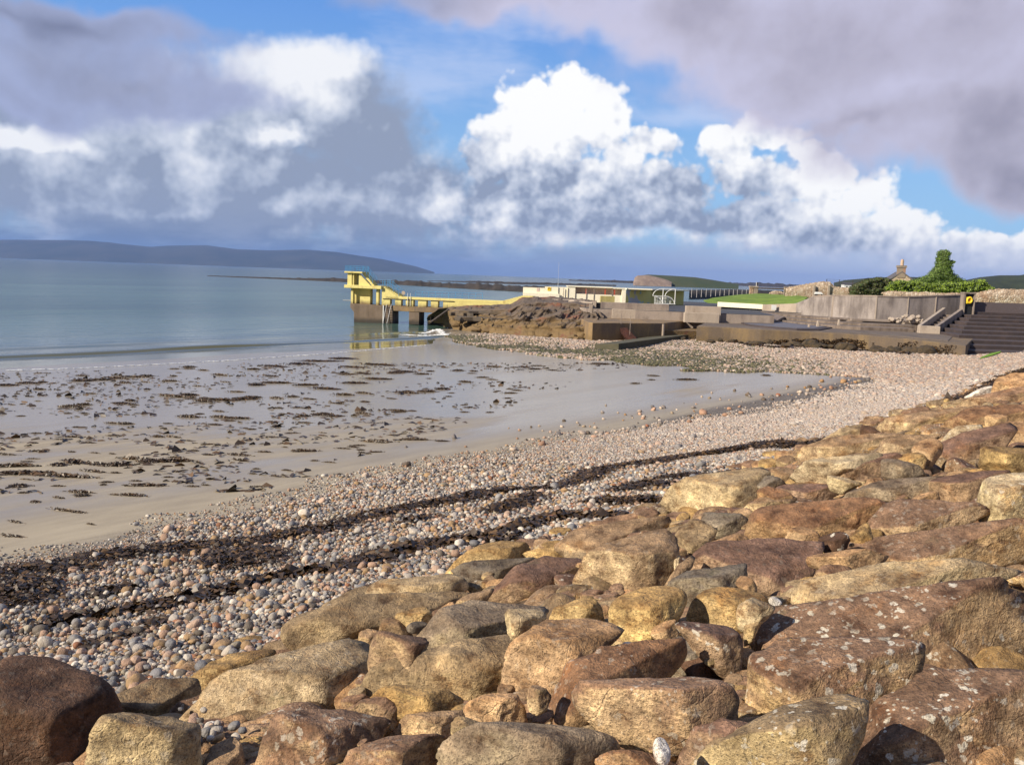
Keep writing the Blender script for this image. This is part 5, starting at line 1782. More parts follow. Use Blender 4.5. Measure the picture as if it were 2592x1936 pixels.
B_('A', [(-60, 690), (120, 560), (280, 480), (400, 420), (390, 500), (280, 590), (150, 600), (30, 650)], 'olive', 'narrow mossy strip of rock between cobbles and pale knobbly block')
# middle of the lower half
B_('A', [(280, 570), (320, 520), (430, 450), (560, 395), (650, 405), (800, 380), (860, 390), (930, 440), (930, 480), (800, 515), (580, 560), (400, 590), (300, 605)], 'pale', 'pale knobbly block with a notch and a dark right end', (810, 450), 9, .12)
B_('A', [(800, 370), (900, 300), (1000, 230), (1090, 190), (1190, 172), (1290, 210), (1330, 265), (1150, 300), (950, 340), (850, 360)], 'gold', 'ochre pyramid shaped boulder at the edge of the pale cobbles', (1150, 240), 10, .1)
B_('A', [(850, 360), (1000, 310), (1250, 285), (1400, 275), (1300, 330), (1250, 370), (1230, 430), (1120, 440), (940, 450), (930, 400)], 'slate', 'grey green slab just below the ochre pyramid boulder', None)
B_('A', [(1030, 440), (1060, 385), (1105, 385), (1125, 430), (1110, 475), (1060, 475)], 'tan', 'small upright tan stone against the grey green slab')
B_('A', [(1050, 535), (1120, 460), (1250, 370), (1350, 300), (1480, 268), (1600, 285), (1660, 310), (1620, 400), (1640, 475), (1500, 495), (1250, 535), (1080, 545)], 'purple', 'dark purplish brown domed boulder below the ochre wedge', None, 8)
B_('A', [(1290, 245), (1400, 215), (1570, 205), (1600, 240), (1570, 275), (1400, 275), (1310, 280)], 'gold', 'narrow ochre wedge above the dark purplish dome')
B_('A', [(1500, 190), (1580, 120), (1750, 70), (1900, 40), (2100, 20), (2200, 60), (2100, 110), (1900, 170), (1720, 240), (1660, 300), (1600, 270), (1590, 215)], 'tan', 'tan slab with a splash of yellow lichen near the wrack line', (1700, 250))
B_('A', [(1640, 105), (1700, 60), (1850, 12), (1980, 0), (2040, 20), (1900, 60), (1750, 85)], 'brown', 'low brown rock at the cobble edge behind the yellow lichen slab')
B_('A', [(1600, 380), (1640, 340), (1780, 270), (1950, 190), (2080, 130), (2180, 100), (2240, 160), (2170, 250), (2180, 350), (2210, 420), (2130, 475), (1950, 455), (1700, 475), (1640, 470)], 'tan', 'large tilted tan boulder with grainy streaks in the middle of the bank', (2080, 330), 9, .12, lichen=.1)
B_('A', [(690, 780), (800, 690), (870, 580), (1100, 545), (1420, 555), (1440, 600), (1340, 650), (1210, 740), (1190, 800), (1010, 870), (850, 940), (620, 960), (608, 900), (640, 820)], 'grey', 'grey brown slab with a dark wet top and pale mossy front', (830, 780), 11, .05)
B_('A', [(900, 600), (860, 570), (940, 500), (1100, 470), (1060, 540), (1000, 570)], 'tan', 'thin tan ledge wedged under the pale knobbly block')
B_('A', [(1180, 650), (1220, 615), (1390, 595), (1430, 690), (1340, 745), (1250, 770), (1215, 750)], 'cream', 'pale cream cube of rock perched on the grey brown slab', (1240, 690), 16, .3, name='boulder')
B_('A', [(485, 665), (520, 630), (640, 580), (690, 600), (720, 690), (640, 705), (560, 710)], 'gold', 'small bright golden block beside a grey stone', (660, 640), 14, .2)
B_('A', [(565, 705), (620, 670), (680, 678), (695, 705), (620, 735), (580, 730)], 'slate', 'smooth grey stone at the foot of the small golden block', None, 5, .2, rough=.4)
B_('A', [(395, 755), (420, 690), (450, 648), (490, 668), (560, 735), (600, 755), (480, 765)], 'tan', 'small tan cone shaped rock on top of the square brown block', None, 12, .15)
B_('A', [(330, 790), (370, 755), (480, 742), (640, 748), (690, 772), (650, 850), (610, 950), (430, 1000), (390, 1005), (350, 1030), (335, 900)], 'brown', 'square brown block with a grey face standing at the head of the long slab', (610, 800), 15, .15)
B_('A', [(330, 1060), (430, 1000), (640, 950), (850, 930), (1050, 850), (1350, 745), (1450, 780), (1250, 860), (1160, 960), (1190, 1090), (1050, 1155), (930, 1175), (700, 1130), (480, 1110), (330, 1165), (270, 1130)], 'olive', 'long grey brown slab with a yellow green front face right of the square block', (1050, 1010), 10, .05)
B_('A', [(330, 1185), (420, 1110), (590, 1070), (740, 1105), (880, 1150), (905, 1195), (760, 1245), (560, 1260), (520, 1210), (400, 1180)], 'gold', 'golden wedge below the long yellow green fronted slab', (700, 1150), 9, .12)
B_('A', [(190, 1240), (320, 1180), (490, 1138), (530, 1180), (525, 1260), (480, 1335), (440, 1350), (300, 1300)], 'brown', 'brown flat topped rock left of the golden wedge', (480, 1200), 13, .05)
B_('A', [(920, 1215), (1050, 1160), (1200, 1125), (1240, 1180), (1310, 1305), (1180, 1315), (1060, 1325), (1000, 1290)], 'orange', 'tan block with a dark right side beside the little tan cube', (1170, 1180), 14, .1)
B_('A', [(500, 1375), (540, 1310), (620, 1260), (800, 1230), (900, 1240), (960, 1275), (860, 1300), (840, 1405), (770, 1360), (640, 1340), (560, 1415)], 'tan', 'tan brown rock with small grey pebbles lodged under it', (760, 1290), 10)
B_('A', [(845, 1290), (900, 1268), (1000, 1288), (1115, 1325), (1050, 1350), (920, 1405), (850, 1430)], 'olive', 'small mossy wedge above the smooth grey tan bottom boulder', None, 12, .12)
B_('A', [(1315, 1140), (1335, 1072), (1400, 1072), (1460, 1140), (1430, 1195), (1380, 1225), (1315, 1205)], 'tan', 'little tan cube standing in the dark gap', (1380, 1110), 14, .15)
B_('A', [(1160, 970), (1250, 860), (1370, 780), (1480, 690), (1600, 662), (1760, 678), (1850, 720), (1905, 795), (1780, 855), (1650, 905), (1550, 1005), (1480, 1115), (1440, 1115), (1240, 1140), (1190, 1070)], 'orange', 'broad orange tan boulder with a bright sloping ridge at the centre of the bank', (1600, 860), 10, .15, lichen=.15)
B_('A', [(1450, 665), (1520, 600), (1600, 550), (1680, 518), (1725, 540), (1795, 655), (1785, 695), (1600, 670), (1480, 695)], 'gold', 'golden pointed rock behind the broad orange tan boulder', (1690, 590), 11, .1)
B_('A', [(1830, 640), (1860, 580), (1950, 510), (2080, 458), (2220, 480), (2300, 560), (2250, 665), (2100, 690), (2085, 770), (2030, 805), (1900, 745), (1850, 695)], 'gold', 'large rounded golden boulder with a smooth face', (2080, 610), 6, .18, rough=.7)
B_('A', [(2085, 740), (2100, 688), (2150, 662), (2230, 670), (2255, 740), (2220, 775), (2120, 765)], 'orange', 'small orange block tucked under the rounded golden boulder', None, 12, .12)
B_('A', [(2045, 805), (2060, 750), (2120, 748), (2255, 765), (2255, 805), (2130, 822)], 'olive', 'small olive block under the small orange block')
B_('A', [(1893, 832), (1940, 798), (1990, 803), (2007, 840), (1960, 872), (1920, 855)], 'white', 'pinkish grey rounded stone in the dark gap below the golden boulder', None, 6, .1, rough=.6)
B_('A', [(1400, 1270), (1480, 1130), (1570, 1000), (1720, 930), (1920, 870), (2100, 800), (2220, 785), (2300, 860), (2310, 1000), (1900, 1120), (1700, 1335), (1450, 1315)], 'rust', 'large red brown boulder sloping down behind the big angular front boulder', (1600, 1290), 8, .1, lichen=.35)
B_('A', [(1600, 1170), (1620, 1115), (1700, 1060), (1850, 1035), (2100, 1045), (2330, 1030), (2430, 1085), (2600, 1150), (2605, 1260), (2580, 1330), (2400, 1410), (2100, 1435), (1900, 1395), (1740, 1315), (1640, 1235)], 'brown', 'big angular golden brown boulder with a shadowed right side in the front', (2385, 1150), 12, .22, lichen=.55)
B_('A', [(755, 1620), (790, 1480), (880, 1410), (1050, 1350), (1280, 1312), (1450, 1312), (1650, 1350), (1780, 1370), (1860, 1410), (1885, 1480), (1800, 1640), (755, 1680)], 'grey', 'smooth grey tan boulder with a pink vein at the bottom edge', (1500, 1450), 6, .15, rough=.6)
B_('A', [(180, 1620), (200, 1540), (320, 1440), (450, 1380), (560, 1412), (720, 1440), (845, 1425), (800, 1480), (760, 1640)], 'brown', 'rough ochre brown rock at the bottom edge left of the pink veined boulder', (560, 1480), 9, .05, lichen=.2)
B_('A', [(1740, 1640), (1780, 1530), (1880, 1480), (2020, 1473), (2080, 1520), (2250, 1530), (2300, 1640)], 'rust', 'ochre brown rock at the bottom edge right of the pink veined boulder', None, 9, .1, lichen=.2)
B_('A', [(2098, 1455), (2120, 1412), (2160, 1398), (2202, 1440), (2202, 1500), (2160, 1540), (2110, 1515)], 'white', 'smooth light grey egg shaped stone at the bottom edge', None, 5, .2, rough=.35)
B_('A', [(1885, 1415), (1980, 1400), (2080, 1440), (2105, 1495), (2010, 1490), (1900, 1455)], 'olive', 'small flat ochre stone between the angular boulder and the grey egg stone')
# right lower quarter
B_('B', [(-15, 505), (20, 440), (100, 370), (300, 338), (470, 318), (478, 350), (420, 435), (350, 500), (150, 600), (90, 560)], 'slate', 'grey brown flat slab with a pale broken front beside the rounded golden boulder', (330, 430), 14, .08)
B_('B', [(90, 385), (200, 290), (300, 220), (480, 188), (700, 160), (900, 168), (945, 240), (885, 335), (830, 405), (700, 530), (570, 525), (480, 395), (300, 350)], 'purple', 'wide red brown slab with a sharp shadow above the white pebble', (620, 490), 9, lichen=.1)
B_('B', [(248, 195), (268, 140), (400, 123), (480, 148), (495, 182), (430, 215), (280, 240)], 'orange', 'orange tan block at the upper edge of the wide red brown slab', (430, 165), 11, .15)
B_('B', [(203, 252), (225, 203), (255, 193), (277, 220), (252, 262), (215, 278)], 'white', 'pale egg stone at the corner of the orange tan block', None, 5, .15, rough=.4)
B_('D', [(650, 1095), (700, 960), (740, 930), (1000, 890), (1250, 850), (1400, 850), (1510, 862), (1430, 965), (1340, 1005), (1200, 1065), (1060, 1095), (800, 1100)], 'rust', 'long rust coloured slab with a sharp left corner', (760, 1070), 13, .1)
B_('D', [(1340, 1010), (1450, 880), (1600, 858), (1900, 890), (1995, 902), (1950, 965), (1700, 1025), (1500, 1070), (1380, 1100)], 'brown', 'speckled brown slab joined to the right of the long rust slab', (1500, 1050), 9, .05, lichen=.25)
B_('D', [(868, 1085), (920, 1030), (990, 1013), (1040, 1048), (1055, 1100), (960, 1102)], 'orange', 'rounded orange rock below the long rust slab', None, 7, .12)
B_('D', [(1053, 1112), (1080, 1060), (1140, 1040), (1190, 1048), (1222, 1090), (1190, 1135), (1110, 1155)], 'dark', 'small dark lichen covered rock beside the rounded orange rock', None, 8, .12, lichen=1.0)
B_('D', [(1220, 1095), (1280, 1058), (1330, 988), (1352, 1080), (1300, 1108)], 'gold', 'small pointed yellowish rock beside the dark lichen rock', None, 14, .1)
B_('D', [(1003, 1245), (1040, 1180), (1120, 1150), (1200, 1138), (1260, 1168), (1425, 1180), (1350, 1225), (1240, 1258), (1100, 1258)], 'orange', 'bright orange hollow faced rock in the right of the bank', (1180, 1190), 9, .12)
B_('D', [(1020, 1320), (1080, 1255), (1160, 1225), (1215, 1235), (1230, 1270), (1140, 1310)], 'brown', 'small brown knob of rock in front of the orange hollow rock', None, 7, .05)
B_('B', [(690, 565), (750, 510), (900, 450), (1130, 350), (1290, 300), (1600, 288), (1900, 308), (2110, 350), (2110, 440), (1900, 460), (1600, 510), (1450, 530), (1250, 600), (1100, 620), (900, 590), (720, 600)], 'pale', 'long pale tan slab with a green mossy patch right of the white pebble', (1000, 590), 9, .08, lichen=.15)
B_('B', [(1125, 350), (1130, 190), (1400, 140), (1600, 100), (1800, 60), (2000, 38), (2090, 110), (2140, 140), (2340, 200), (2340, 350), (2100, 355), (1800, 320), (1400, 300)], 'brown', 'wide pinkish brown slab above the long mossy pale slab', (1300, 330), 8, 0, lichen=.3)
B_('D', [(1973, 930), (1990, 830), (2040, 760), (2120, 720), (2212, 698), (2360, 720), (2360, 960), (2200, 1065), (2120, 1065), (2060, 970)], 'cream', 'tall boulder blotched with white lichen at the right edge', (2100, 850), 9, .2, lichen=.8)
B_('B', [(465, 1010), (478, 830), (640, 618), (1100, 598), (1550, 488), (2000, 428), (2380, 418), (2380, 1180), (1700, 1150), (900, 1000)], 'brown', 'huge brown slab freckled with pale lichen filling the right side', (700, 1130), 8, .02, lichen=1.0)
B_('B', [(508, 1245), (520, 1130), (560, 960), (640, 880), (800, 788), (1100, 776), (1400, 783), (1530, 850), (1575, 930), (1545, 1055), (1400, 1160), (1200, 1260), (1000, 1310), (850, 1340), (700, 1320), (560, 1290)], 'brown', 'great domed brown boulder with a pale lichened left face', (690, 1130), 8, .15, lichen=.8)
B_('B', [(1000, 1640), (1100, 1450), (1300, 1250), (1500, 1060), (1620, 983), (1750, 978), (1900, 1008), (2340, 1080), (2340, 1700), (1000, 1700)], 'brown', 'huge pinkish brown lichen spotted slab at the bottom right corner', (1250, 1640), 8, .05, lichen=1.0)
B_('B', [(0, 1640), (200, 1500), (520, 1438), (700, 1390), (850, 1290), (1000, 1188), (1100, 1148), (1180, 1168), (1215, 1235), (1190, 1380), (1080, 1510), (980, 1680), (0, 1700)], 'olive', 'long mossy lichened boulder reaching up from the bottom edge', (900, 1360), 8, .2, lichen=.9)
B_('B', [(20, 1540), (120, 1440), (250, 1350), (380, 1308), (480, 1285), (560, 1310), (675, 1395), (520, 1450), (300, 1510), (100, 1570)], 'purple', 'dark brown ridge shaped rock near the bottom edge', (430, 1340), 11, .12, lichen=.3)
B_('B', [(373, 1312), (420, 1273), (530, 1263), (700, 1308), (818, 1335), (780, 1365), (680, 1395), (560, 1320)], 'orange', 'orange flat rock behind the dark brown ridge rock', None, 10, .02)
B_('B', [(118, 685), (170, 600), (280, 500), (420, 463), (540, 490), (605, 560), (560, 630), (460, 710), (280, 700)], 'gold', 'smooth golden hump left of the white pebble', (400, 580), 6, .12, rough=.6)
B_('B', [(423, 432), (440, 393), (490, 388), (543, 440), (545, 505), (480, 490)], 'orange', 'small rounded stone sitting on the smooth golden hump', None, 6, .2)
B_('B', [(428, 645), (445, 590), (540, 528), (655, 580), (645, 615), (540, 650), (470, 710)], 'cream', 'pale yellow broken block below the white pebble', (560, 590), 15, .2)
B_('B', [(625, 542), (648, 516), (688, 519), (702, 548), (672, 572), (640, 564)], 'white', 'round white pebble lying in the gap beside the pale mossy slab', None, 4, .12, rough=.2)
B_('B', [(60, 722), (120, 680), (300, 688), (400, 698), (450, 800), (445, 970), (400, 1000), (260, 905), (150, 835)], 'purple', 'dark brown block flecked with white lichen in the centre gap', (330, 780), 11, .1, lichen=.9)
B_('B', [(468, 795), (480, 700), (560, 618), (595, 650), (525, 745)], 'olive', 'narrow olive wedge beside the pale yellow broken block', None, 10, .1)
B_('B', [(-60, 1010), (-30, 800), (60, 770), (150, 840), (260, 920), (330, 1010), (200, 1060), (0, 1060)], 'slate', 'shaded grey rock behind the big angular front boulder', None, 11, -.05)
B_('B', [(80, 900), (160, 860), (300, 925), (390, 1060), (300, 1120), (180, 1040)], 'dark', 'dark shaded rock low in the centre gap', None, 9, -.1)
# upper part of the bank, towards the stepped wall
B_('D', [(165, 895), (200, 830), (260, 790), (450, 730), (640, 690), (760, 680), (720, 735), (650, 770), (705, 805), (745, 875), (600, 940), (450, 950), (300, 960), (220, 930)], 'pale', 'large pale tan boulder standing over the wrack on the cobbles', (620, 800), 11, .15, lichen=.1)
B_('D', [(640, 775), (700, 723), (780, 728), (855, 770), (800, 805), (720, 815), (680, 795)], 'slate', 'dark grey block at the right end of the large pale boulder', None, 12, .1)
B_('D', [(760, 722), (880, 678), (920, 708), (935, 755), (850, 750), (790, 745)], 'tan', 'small tan rock above the dark grey block')
B_('D', [(913, 725), (960, 668), (1050, 628), (1200, 598), (1400, 598), (1200, 668), (1050, 730), (980, 765), (930, 760)], 'cream', 'long cream slab gleaming above a purple brown slab', (1130, 660), 11, .1)
B_('D', [(960, 785), (1050, 720), (1180, 658), (1450, 598), (1495, 620), (1430, 690), (1400, 730), (1250, 750), (1100, 780), (1010, 795)], 'purple', 'purple brown slab below the long cream slab', (1250, 690), 9, .03)
B_('D', [(1418, 725), (1423, 628), (1480, 628), (1600, 678), (1645, 700), (1620, 738), (1500, 738)], 'grey', 'grey wedge shaped block beside the pinkish egg boulder', (1500, 690), 14, .12)
B_('D', [(1480, 622), (1530, 598), (1620, 593), (1652, 630), (1630, 685), (1560, 665)], 'gold', 'golden brown stone behind the grey wedge block', None, 9, .1)
B_('D', [(1588, 592), (1640, 530), (1690, 513), (1732, 540), (1745, 590), (1700, 635), (1640, 690), (1635, 630)], 'orange', 'pinkish tan egg shaped boulder in the upper right of the bank', None, 7, .15)
B_('D', [(1733, 535), (1830, 450), (1900, 438), (1962, 468), (1900, 525), (1800, 565), (1740, 595)], 'cream', 'pale lichened slab above the pinkish egg boulder', None, 8, .1, lichen=.6)
B_('D', [(1638, 705), (1740, 600), (1900, 520), (2130, 433), (2110, 500), (1960, 600), (1995, 645), (1900, 700), (1700, 735)], 'purple', 'long purple brown slab pointing up to the right', (1830, 620), 8)
B_('D', [(1998, 455), (2010, 400), (2070, 373), (2112, 400), (2102, 445), (2030, 475)], 'orange', 'upright orange block near the right edge of the upper bank', (2070, 410), 13, .12)
B_('D', [(1750, 505), (1760, 440), (1900, 380), (2100, 338), (2212, 328), (2360, 318), (2310, 385), (2110, 395), (2000, 445), (1900, 455), (1800, 495)], 'rust', 'long rust brown slab high on the right of the bank', (1950, 420), 9)
B_('D', [(1388, 475), (1500, 410), (1700, 350), (1850, 338), (1905, 380), (1750, 445), (1720, 495), (1560, 488), (1420, 498)], 'tan', 'flat tan slab at the cobble edge below the white slab', (1600, 430), 8)
B_('D', [(1763, 343), (1775, 308), (1860, 288), (1885, 310), (1840, 340)], 'pale', 'little pale block just below the white slab')
B_('D', [(1888, 278), (1960, 240), (2020, 218), (2042, 235), (2020, 258), (1940, 280)], 'white', 'white sunlit slab beside the dark weed at the upper right', None, 11, .1)
B_('D', [(2058, 225), (2090, 170), (2150, 143), (2212, 148), (2360, 160), (2310, 235), (2150, 265), (2050, 275)], 'orange', 'orange brown boulder topmost on the bank at the right edge', None, 8, .1)
B_('D', [(1868, 345), (1900, 300), (2050, 268), (2212, 228), (2360, 220), (2360, 300), (2200, 335), (2000, 345)], 'brown', 'long brown slab with a purple streak just below the white slab', (2050, 310), 8)
B_('D', [(1038, 548), (1100, 510), (1220, 450), (1290, 433), (1305, 480), (1260, 505), (1120, 538)], 'pale', 'pale flat slab lying beside a dark brown block at the cobble edge', None, 10, .05)
B_('D', [(1293, 505), (1300, 438), (1340, 443), (1405, 480), (1395, 502)], 'dark', 'dark brown block at the end of the pale flat slab', None, 13, .1)
B_('D', [(958, 655), (1050, 570), (1250, 508), (1400, 488), (1505, 500), (1400, 568), (1150, 628), (1000, 668)], 'tan', 'long speckled tan slab below the dark brown block', (1180, 570), 8)
B_('D', [(1398, 595), (1420, 540), (1550, 490), (1720, 500), (1620, 568), (1500, 608)], 'tan', 'plain tan slab left of the pinkish egg boulder')
B_('D', [(1988, 665), (1993, 568), (2080, 566), (2212, 558), (2360, 558), (2360, 690), (2200, 698), (2080, 690)], 'gold', 'bright golden block with a pale left face at the right edge', (2060, 610), 13, .12)
B_('D', [(2010, 565), (2040, 490), (2130, 450), (2212, 428), (2360, 418), (2360, 550), (2150, 568)], 'orange', 'pinkish gold slab just above the bright golden block', None, 9, .05)
B_('D', [(1698, 805), (1730, 760), (1900, 720), (2080, 698), (2105, 720), (2015, 795), (1975, 900), (1800, 900), (1720, 880)], 'purple', 'purple brown slab left of the white blotched boulder', (1850, 790), 8)
B_('D', [(1558, 865), (1640, 820), (1700, 813), (1725, 860), (1690, 892), (1600, 888)], 'orange', 'rounded tan stone with a dark right end', None, 7, .12)
B_('D', [(1178, 895), (1260, 830), (1450, 760), (1700, 728), (1745, 750), (1680, 825), (1480, 860), (1300, 870)], 'grey', 'long grey tan slab below the grey wedge block', (1450, 810), 8, .03)
B_('D', [(1108, 762), (1113, 723), (1200, 728), (1285, 770), (1180, 815), (1130, 805)], 'cream', 'small pale angular stone on the purple brown slab', None, 14, .12)
B_('D', [(1298, 815), (1340, 760), (1390, 733), (1415, 770), (1340, 806)], 'orange', 'small orange tan stone leaning on the long grey tan slab', None, 9, .1)
B_('D', [(715, 865), (713, 808), (780, 783), (860, 808), (905, 850), (820, 888), (750, 888)], 'rust', 'red brown stone at the right foot of the large pale boulder', None, 7, .12)
B_('D', [(800, 835), (870, 770), (1100, 778), (1155, 830), (1000, 880), (900, 870)], 'purple', 'dark purple brown rock with yellow lichen dots', None, 9)
B_('D', [(595, 940), (750, 880), (880, 833), (918, 880), (820, 930), (700, 960)], 'tan', 'tan ridge of rock below the red brown stone', None, 9)
B_('D', [(685, 965), (690, 918), (750, 903), (875, 908), (740, 948)], 'orange', 'small pale orange stone at the corner of the long rust slab', None, 10, .1)
B_('D', [(440, 1025), (400, 930), (560, 945), (590, 980), (640, 968), (655, 1020), (600, 1068), (460, 1060)], 'slate', 'grey green rock left of the long rust slab', None, 10)
B_('D', [(255, 1065), (320, 970), (420, 990), (475, 1030), (440, 1105), (350, 1205), (250, 1110)], 'olive', 'olive brown slab leaning behind the large tilted tan boulder', None, 9)
B_('D', [(160, 1375), (230, 1290), (300, 1230), (330, 1178), (355, 1230), (280, 1305), (190, 1390)], 'tan', 'narrow tan splinter of rock in the gap right of the tilted boulder', None, 10, .05)
B_('D', [(208, 1245), (230, 1168), (272, 1163), (268, 1245)], 'cream', 'little pale upright stone in the gap right of the tilted boulder', None, 12, .05)

# smaller rocks wedged everywhere between and under the big ones
_hp = [hull(P) for P in POLYS]


def in_poly(u, v):
    for h in _hp:
        m = len(h); s = True
        for i in range(m):
            a, b = h[i], h[(i + 1) % m]
            if (b[0] - a[0]) * (v - a[1]) - (b[1] - a[1]) * (u - a[0]) < 0: s = False; break
        if s: return True
    return False


def edge_v(u):
    """upper limit of the boulders on the photograph"""
    return np.interp(u, [0, 280, 500, 700, 1000, 1300, 1640, 2000, 2300, 2450, 2592], [1680, 1790, 1720, 1625, 1475, 1335, 1240, 1085, 1000, 965, 930])


r_ = random.Random(21)
nfill = 0
for v in np.arange(960, 1960, 22):
    for u in np.arange(0, 2640, 30):
        uu, vv = u + r_.uniform(-12, 12), v + r_.uniform(-9, 9)
        if vv < edge_v(uu) + 40 or in_poly(uu, vv): continue
        f = .55 + .45 * (vv - 930) / 1000
        a, b = r_.uniform(24, 46) * f, r_.uniform(16, 30) * f
        POLY = []
        ph = r_.uniform(0, 6.3)
        for i in range(7):
            an = ph + i * 2 * math.pi / 7 + r_.uniform(-.3, .3)
            POLY.append((uu + a * math.cos(an), vv + b * math.sin(an)))
        CROPS['F'] = (0, 0, 1.0)
        B_('F', POLY, r_.choice(['tan', 'brown', 'brown', 'olive', 'orange', 'gold', 'tan']), 'small brown or tan rock wedged in a gap between the big boulders', None, r_.choice([7, 9, 12]), -.06 - .02 * r_.random(),
           name='wedged_rock', group='small rocks wedged between the big boulders', lichen=r_.choice([0, 0, .4]), down=.2)
        nfill += 1
        POLYS.pop()
CROPS['F'] = (0, 0, 1.0)
rg = random.Random(5)
main = list(POLYS)
for h in main:
    hh_ = hull(h)
    for _ in range(rg.choice([0, 0, 1, 1])):
        u, v = rg.choice(hh_)
        u, v = u + rg.uniform(-14, 14), v + rg.uniform(-6, 14)
        if v < edge_v(u) + 30 or u > 2600 or v > 1930 or sum(1 for k_ in main if k_ is not h and abs(u - sum(q[0] for q in k_) / len(k_)) < 30) > 6: continue
        a = rg.uniform(8, 20) * (.55 + .45 * (v - 930) / 1000)
        ph = rg.uniform(0, 6.3)
        B_('F', [(u + a * rg.uniform(.8, 1.3) * math.cos(ph + i * 1.05), v + a * .75 * math.sin(ph + i * 1.05)) for i in range(6)], rg.choice(['tan', 'brown', 'olive', 'orange', 'gold']),
           'small brown or tan rock wedged in a gap between the big boulders', None, rg.choice([5, 9, 12]), .03, name='wedged_rock', group='small rocks wedged between the big boulders')
        POLYS.pop(); nfill += 1
print('boulders', len(POLYS), 'fill', nfill)
# ------------------------------------------------------------------ shingle: cobbles on the bank and scattered on the sand
def proj(x, y, z):
    z = z - CAM_H
    fy = y * CP - z * SP; up = y * SP + z * CP
    return 1296 + F_PX * (x * CA + up * SA) / fy, 968 - F_PX * (-x * SA + up * CA) / fy


EDGE_S = np.array([-40, 0, 7.7, 9.9, 11.3, 15, 19.6, 25, 30, 43, 60, 67, 90, 140])
EDGE_N = np.array([-19.2, -19.2, -19.2, -18.5, -19.7, -19.6, -20, -19.6, -19.1, -16.4, -16.2, -17, -20, -20])


def jitter(n0, n1, s0, s1, d, g):
    a, b = np.meshgrid(np.arange(n0, n1, d), np.arange(s0, s1, d), indexing='ij')
    return (a + g.uniform(-.5, .5, a.shape) * d).ravel(), (b + g.uniform(-.5, .5, b.shape) * d).ravel()


g = np.random.default_rng(31)
pts, siz, colr, sq = [], [], [], []
PAL = np.array([(.34, .32, .295), (.42, .39, .345), (.215, .215, .22), (.145, .15, .165), (.30, .205, .15), (.36, .265, .205), (.28, .19, .10), (.105, .09, .075), (.21, .095, .05), (.26, .235, .185), (.50, .48, .44)])
PW_ = np.array([.14, .10, .14, .11, .12, .10, .10, .10, .03, .05, .03]); PW_ /= PW_.sum()
GREEN = np.array([(.070, .070, .026), (.10, .095, .04), (.040, .040, .018), (.085, .075, .035), (.15, .125, .075), (.05, .045, .03)])


def put(n, s, d, col, sink=.12):
    x, y = n * NX + s * SX, n * NY + s * SY
    z = beach_z(x, y, n, s)
    pts.append(np.stack([x, y, z + d * (.28 - sink)], -1)); siz.append(d); colr.append(col)


def palette(k, bright=1.0):
    c_ = PAL[g.choice(len(PAL), k, p=PW_)] * g.uniform(.78, 1.2, (k, 1)) * (1.10, 1.03, .96)
    return c_


# bank in bands: fine spacing close to the camera, coarser far along
for s0, s1, d, k in ((-6, 14, .046, 1.0), (14, 28, .058, 1.0), (28, 45, .078, 1.12), (45, 75, .125, 1.25)):
    n, s = jitter(-21.5, -8.6, s0, s1, d, g)
    e = np.interp(s, EDGE_S, EDGE_N) + 1.3 * (fbm2(n * .9, s * .5, 3, 1) - .5) * 2
    keep = n > e
    fringe = (n > e - 1.2) & (g.random(len(n)) < .22)
    keep |= fringe
    n, s = n[keep], s[keep]
    band = fbm2(n * .55, s * .10, 3, 3)
    D_ = d * 1.0 * np.exp(g.normal(0, .27, len(n))) * np.where(n > -12, 1.12, 1.0) * (.75 + .5 * band)
    big_ = g.random(len(n)) < .015
    D_[big_] *= g.uniform(1.5, 2.4, big_.sum())
    cl_ = palette(len(n))
    f_ = np.clip((s - 22) / 14, 0, 1)[:, None] * .5
    put(n, s, D_, cl_ * (1 - f_) + np.array([.44, .37, .32]) * f_)
# second thinner layer for heaping
n, s = jitter(-19, -9, 2, 24, .13, g)
e = np.interp(s, EDGE_S, EDGE_N)
k_ = n > e + .5
put(n[k_], s[k_], .085 * np.exp(g.normal(0, .32, k_.sum())), palette(k_.sum()), -.10)
# stones strewn over the sand
n, s = jitter(-36, -17, 10, 75, .34, g)
e = np.interp(s, EDGE_S, EDGE_N)
dd = e - n
pr_ = np.clip(.95 - dd / np.interp(s, [10, 18, 26, 40, 60, 75], [.6, 1.5, 5.5, 8, 7.5, 6]), 0, 1) ** 1.6
k_ = (dd > -.3) & (g.random(len(n)) < pr_ * np.interp(s, [10, 20, 30, 60], [.10, .18, .26, .34])) & (fbm2(n * .3, s * .12, 3, 2) > .30)
put(n[k_], s[k_], .16 * np.exp(g.normal(0, .42, k_.sum())) * np.interp(s[k_], [10, 40, 75], [.8, 1.0, 1.2]), palette(k_.sum()) * (.95, .86, .80))
# far bank below the headland: green with weed on its seaward part
gx, gy = np.meshgrid(np.arange(-12, 62, .185), np.arange(55, 112, .185), indexing='ij')
gx = (gx + g.uniform(-.1, .1, gx.shape)).ravel(); gy = (gy + g.uniform(-.1, .1, gy.shape)).ravel()
gzv = ground_z(gx, gy)
pu, pv = proj(gx, gy, gzv)
lim = np.interp(pu, [1030, 1120, 1180, 1400, 1650, 1800, 2000, 2200, 2290, 2592], [822, 850, 874, 904, 929, 937, 945, 962, 985, 990])
lim = lim - 9 * (fbm2(gx * .25, gy * .25, 3, 4) - .5) * 2
upl = np.interp(pu, [1000, 1128, 1300, 1500, 1640, 1790, 2000, 2200, 2450, 2592], [808, 826, 846, 856, 858, 852, 866, 880, 890, 895]) - 8
k_ = (pv < lim) & (pv > upl) & (pu > 1015)
gx, gy, pu, pv, gzv, lim = gx[k_], gy[k_], pu[k_], pv[k_], gzv[k_], lim[k_]
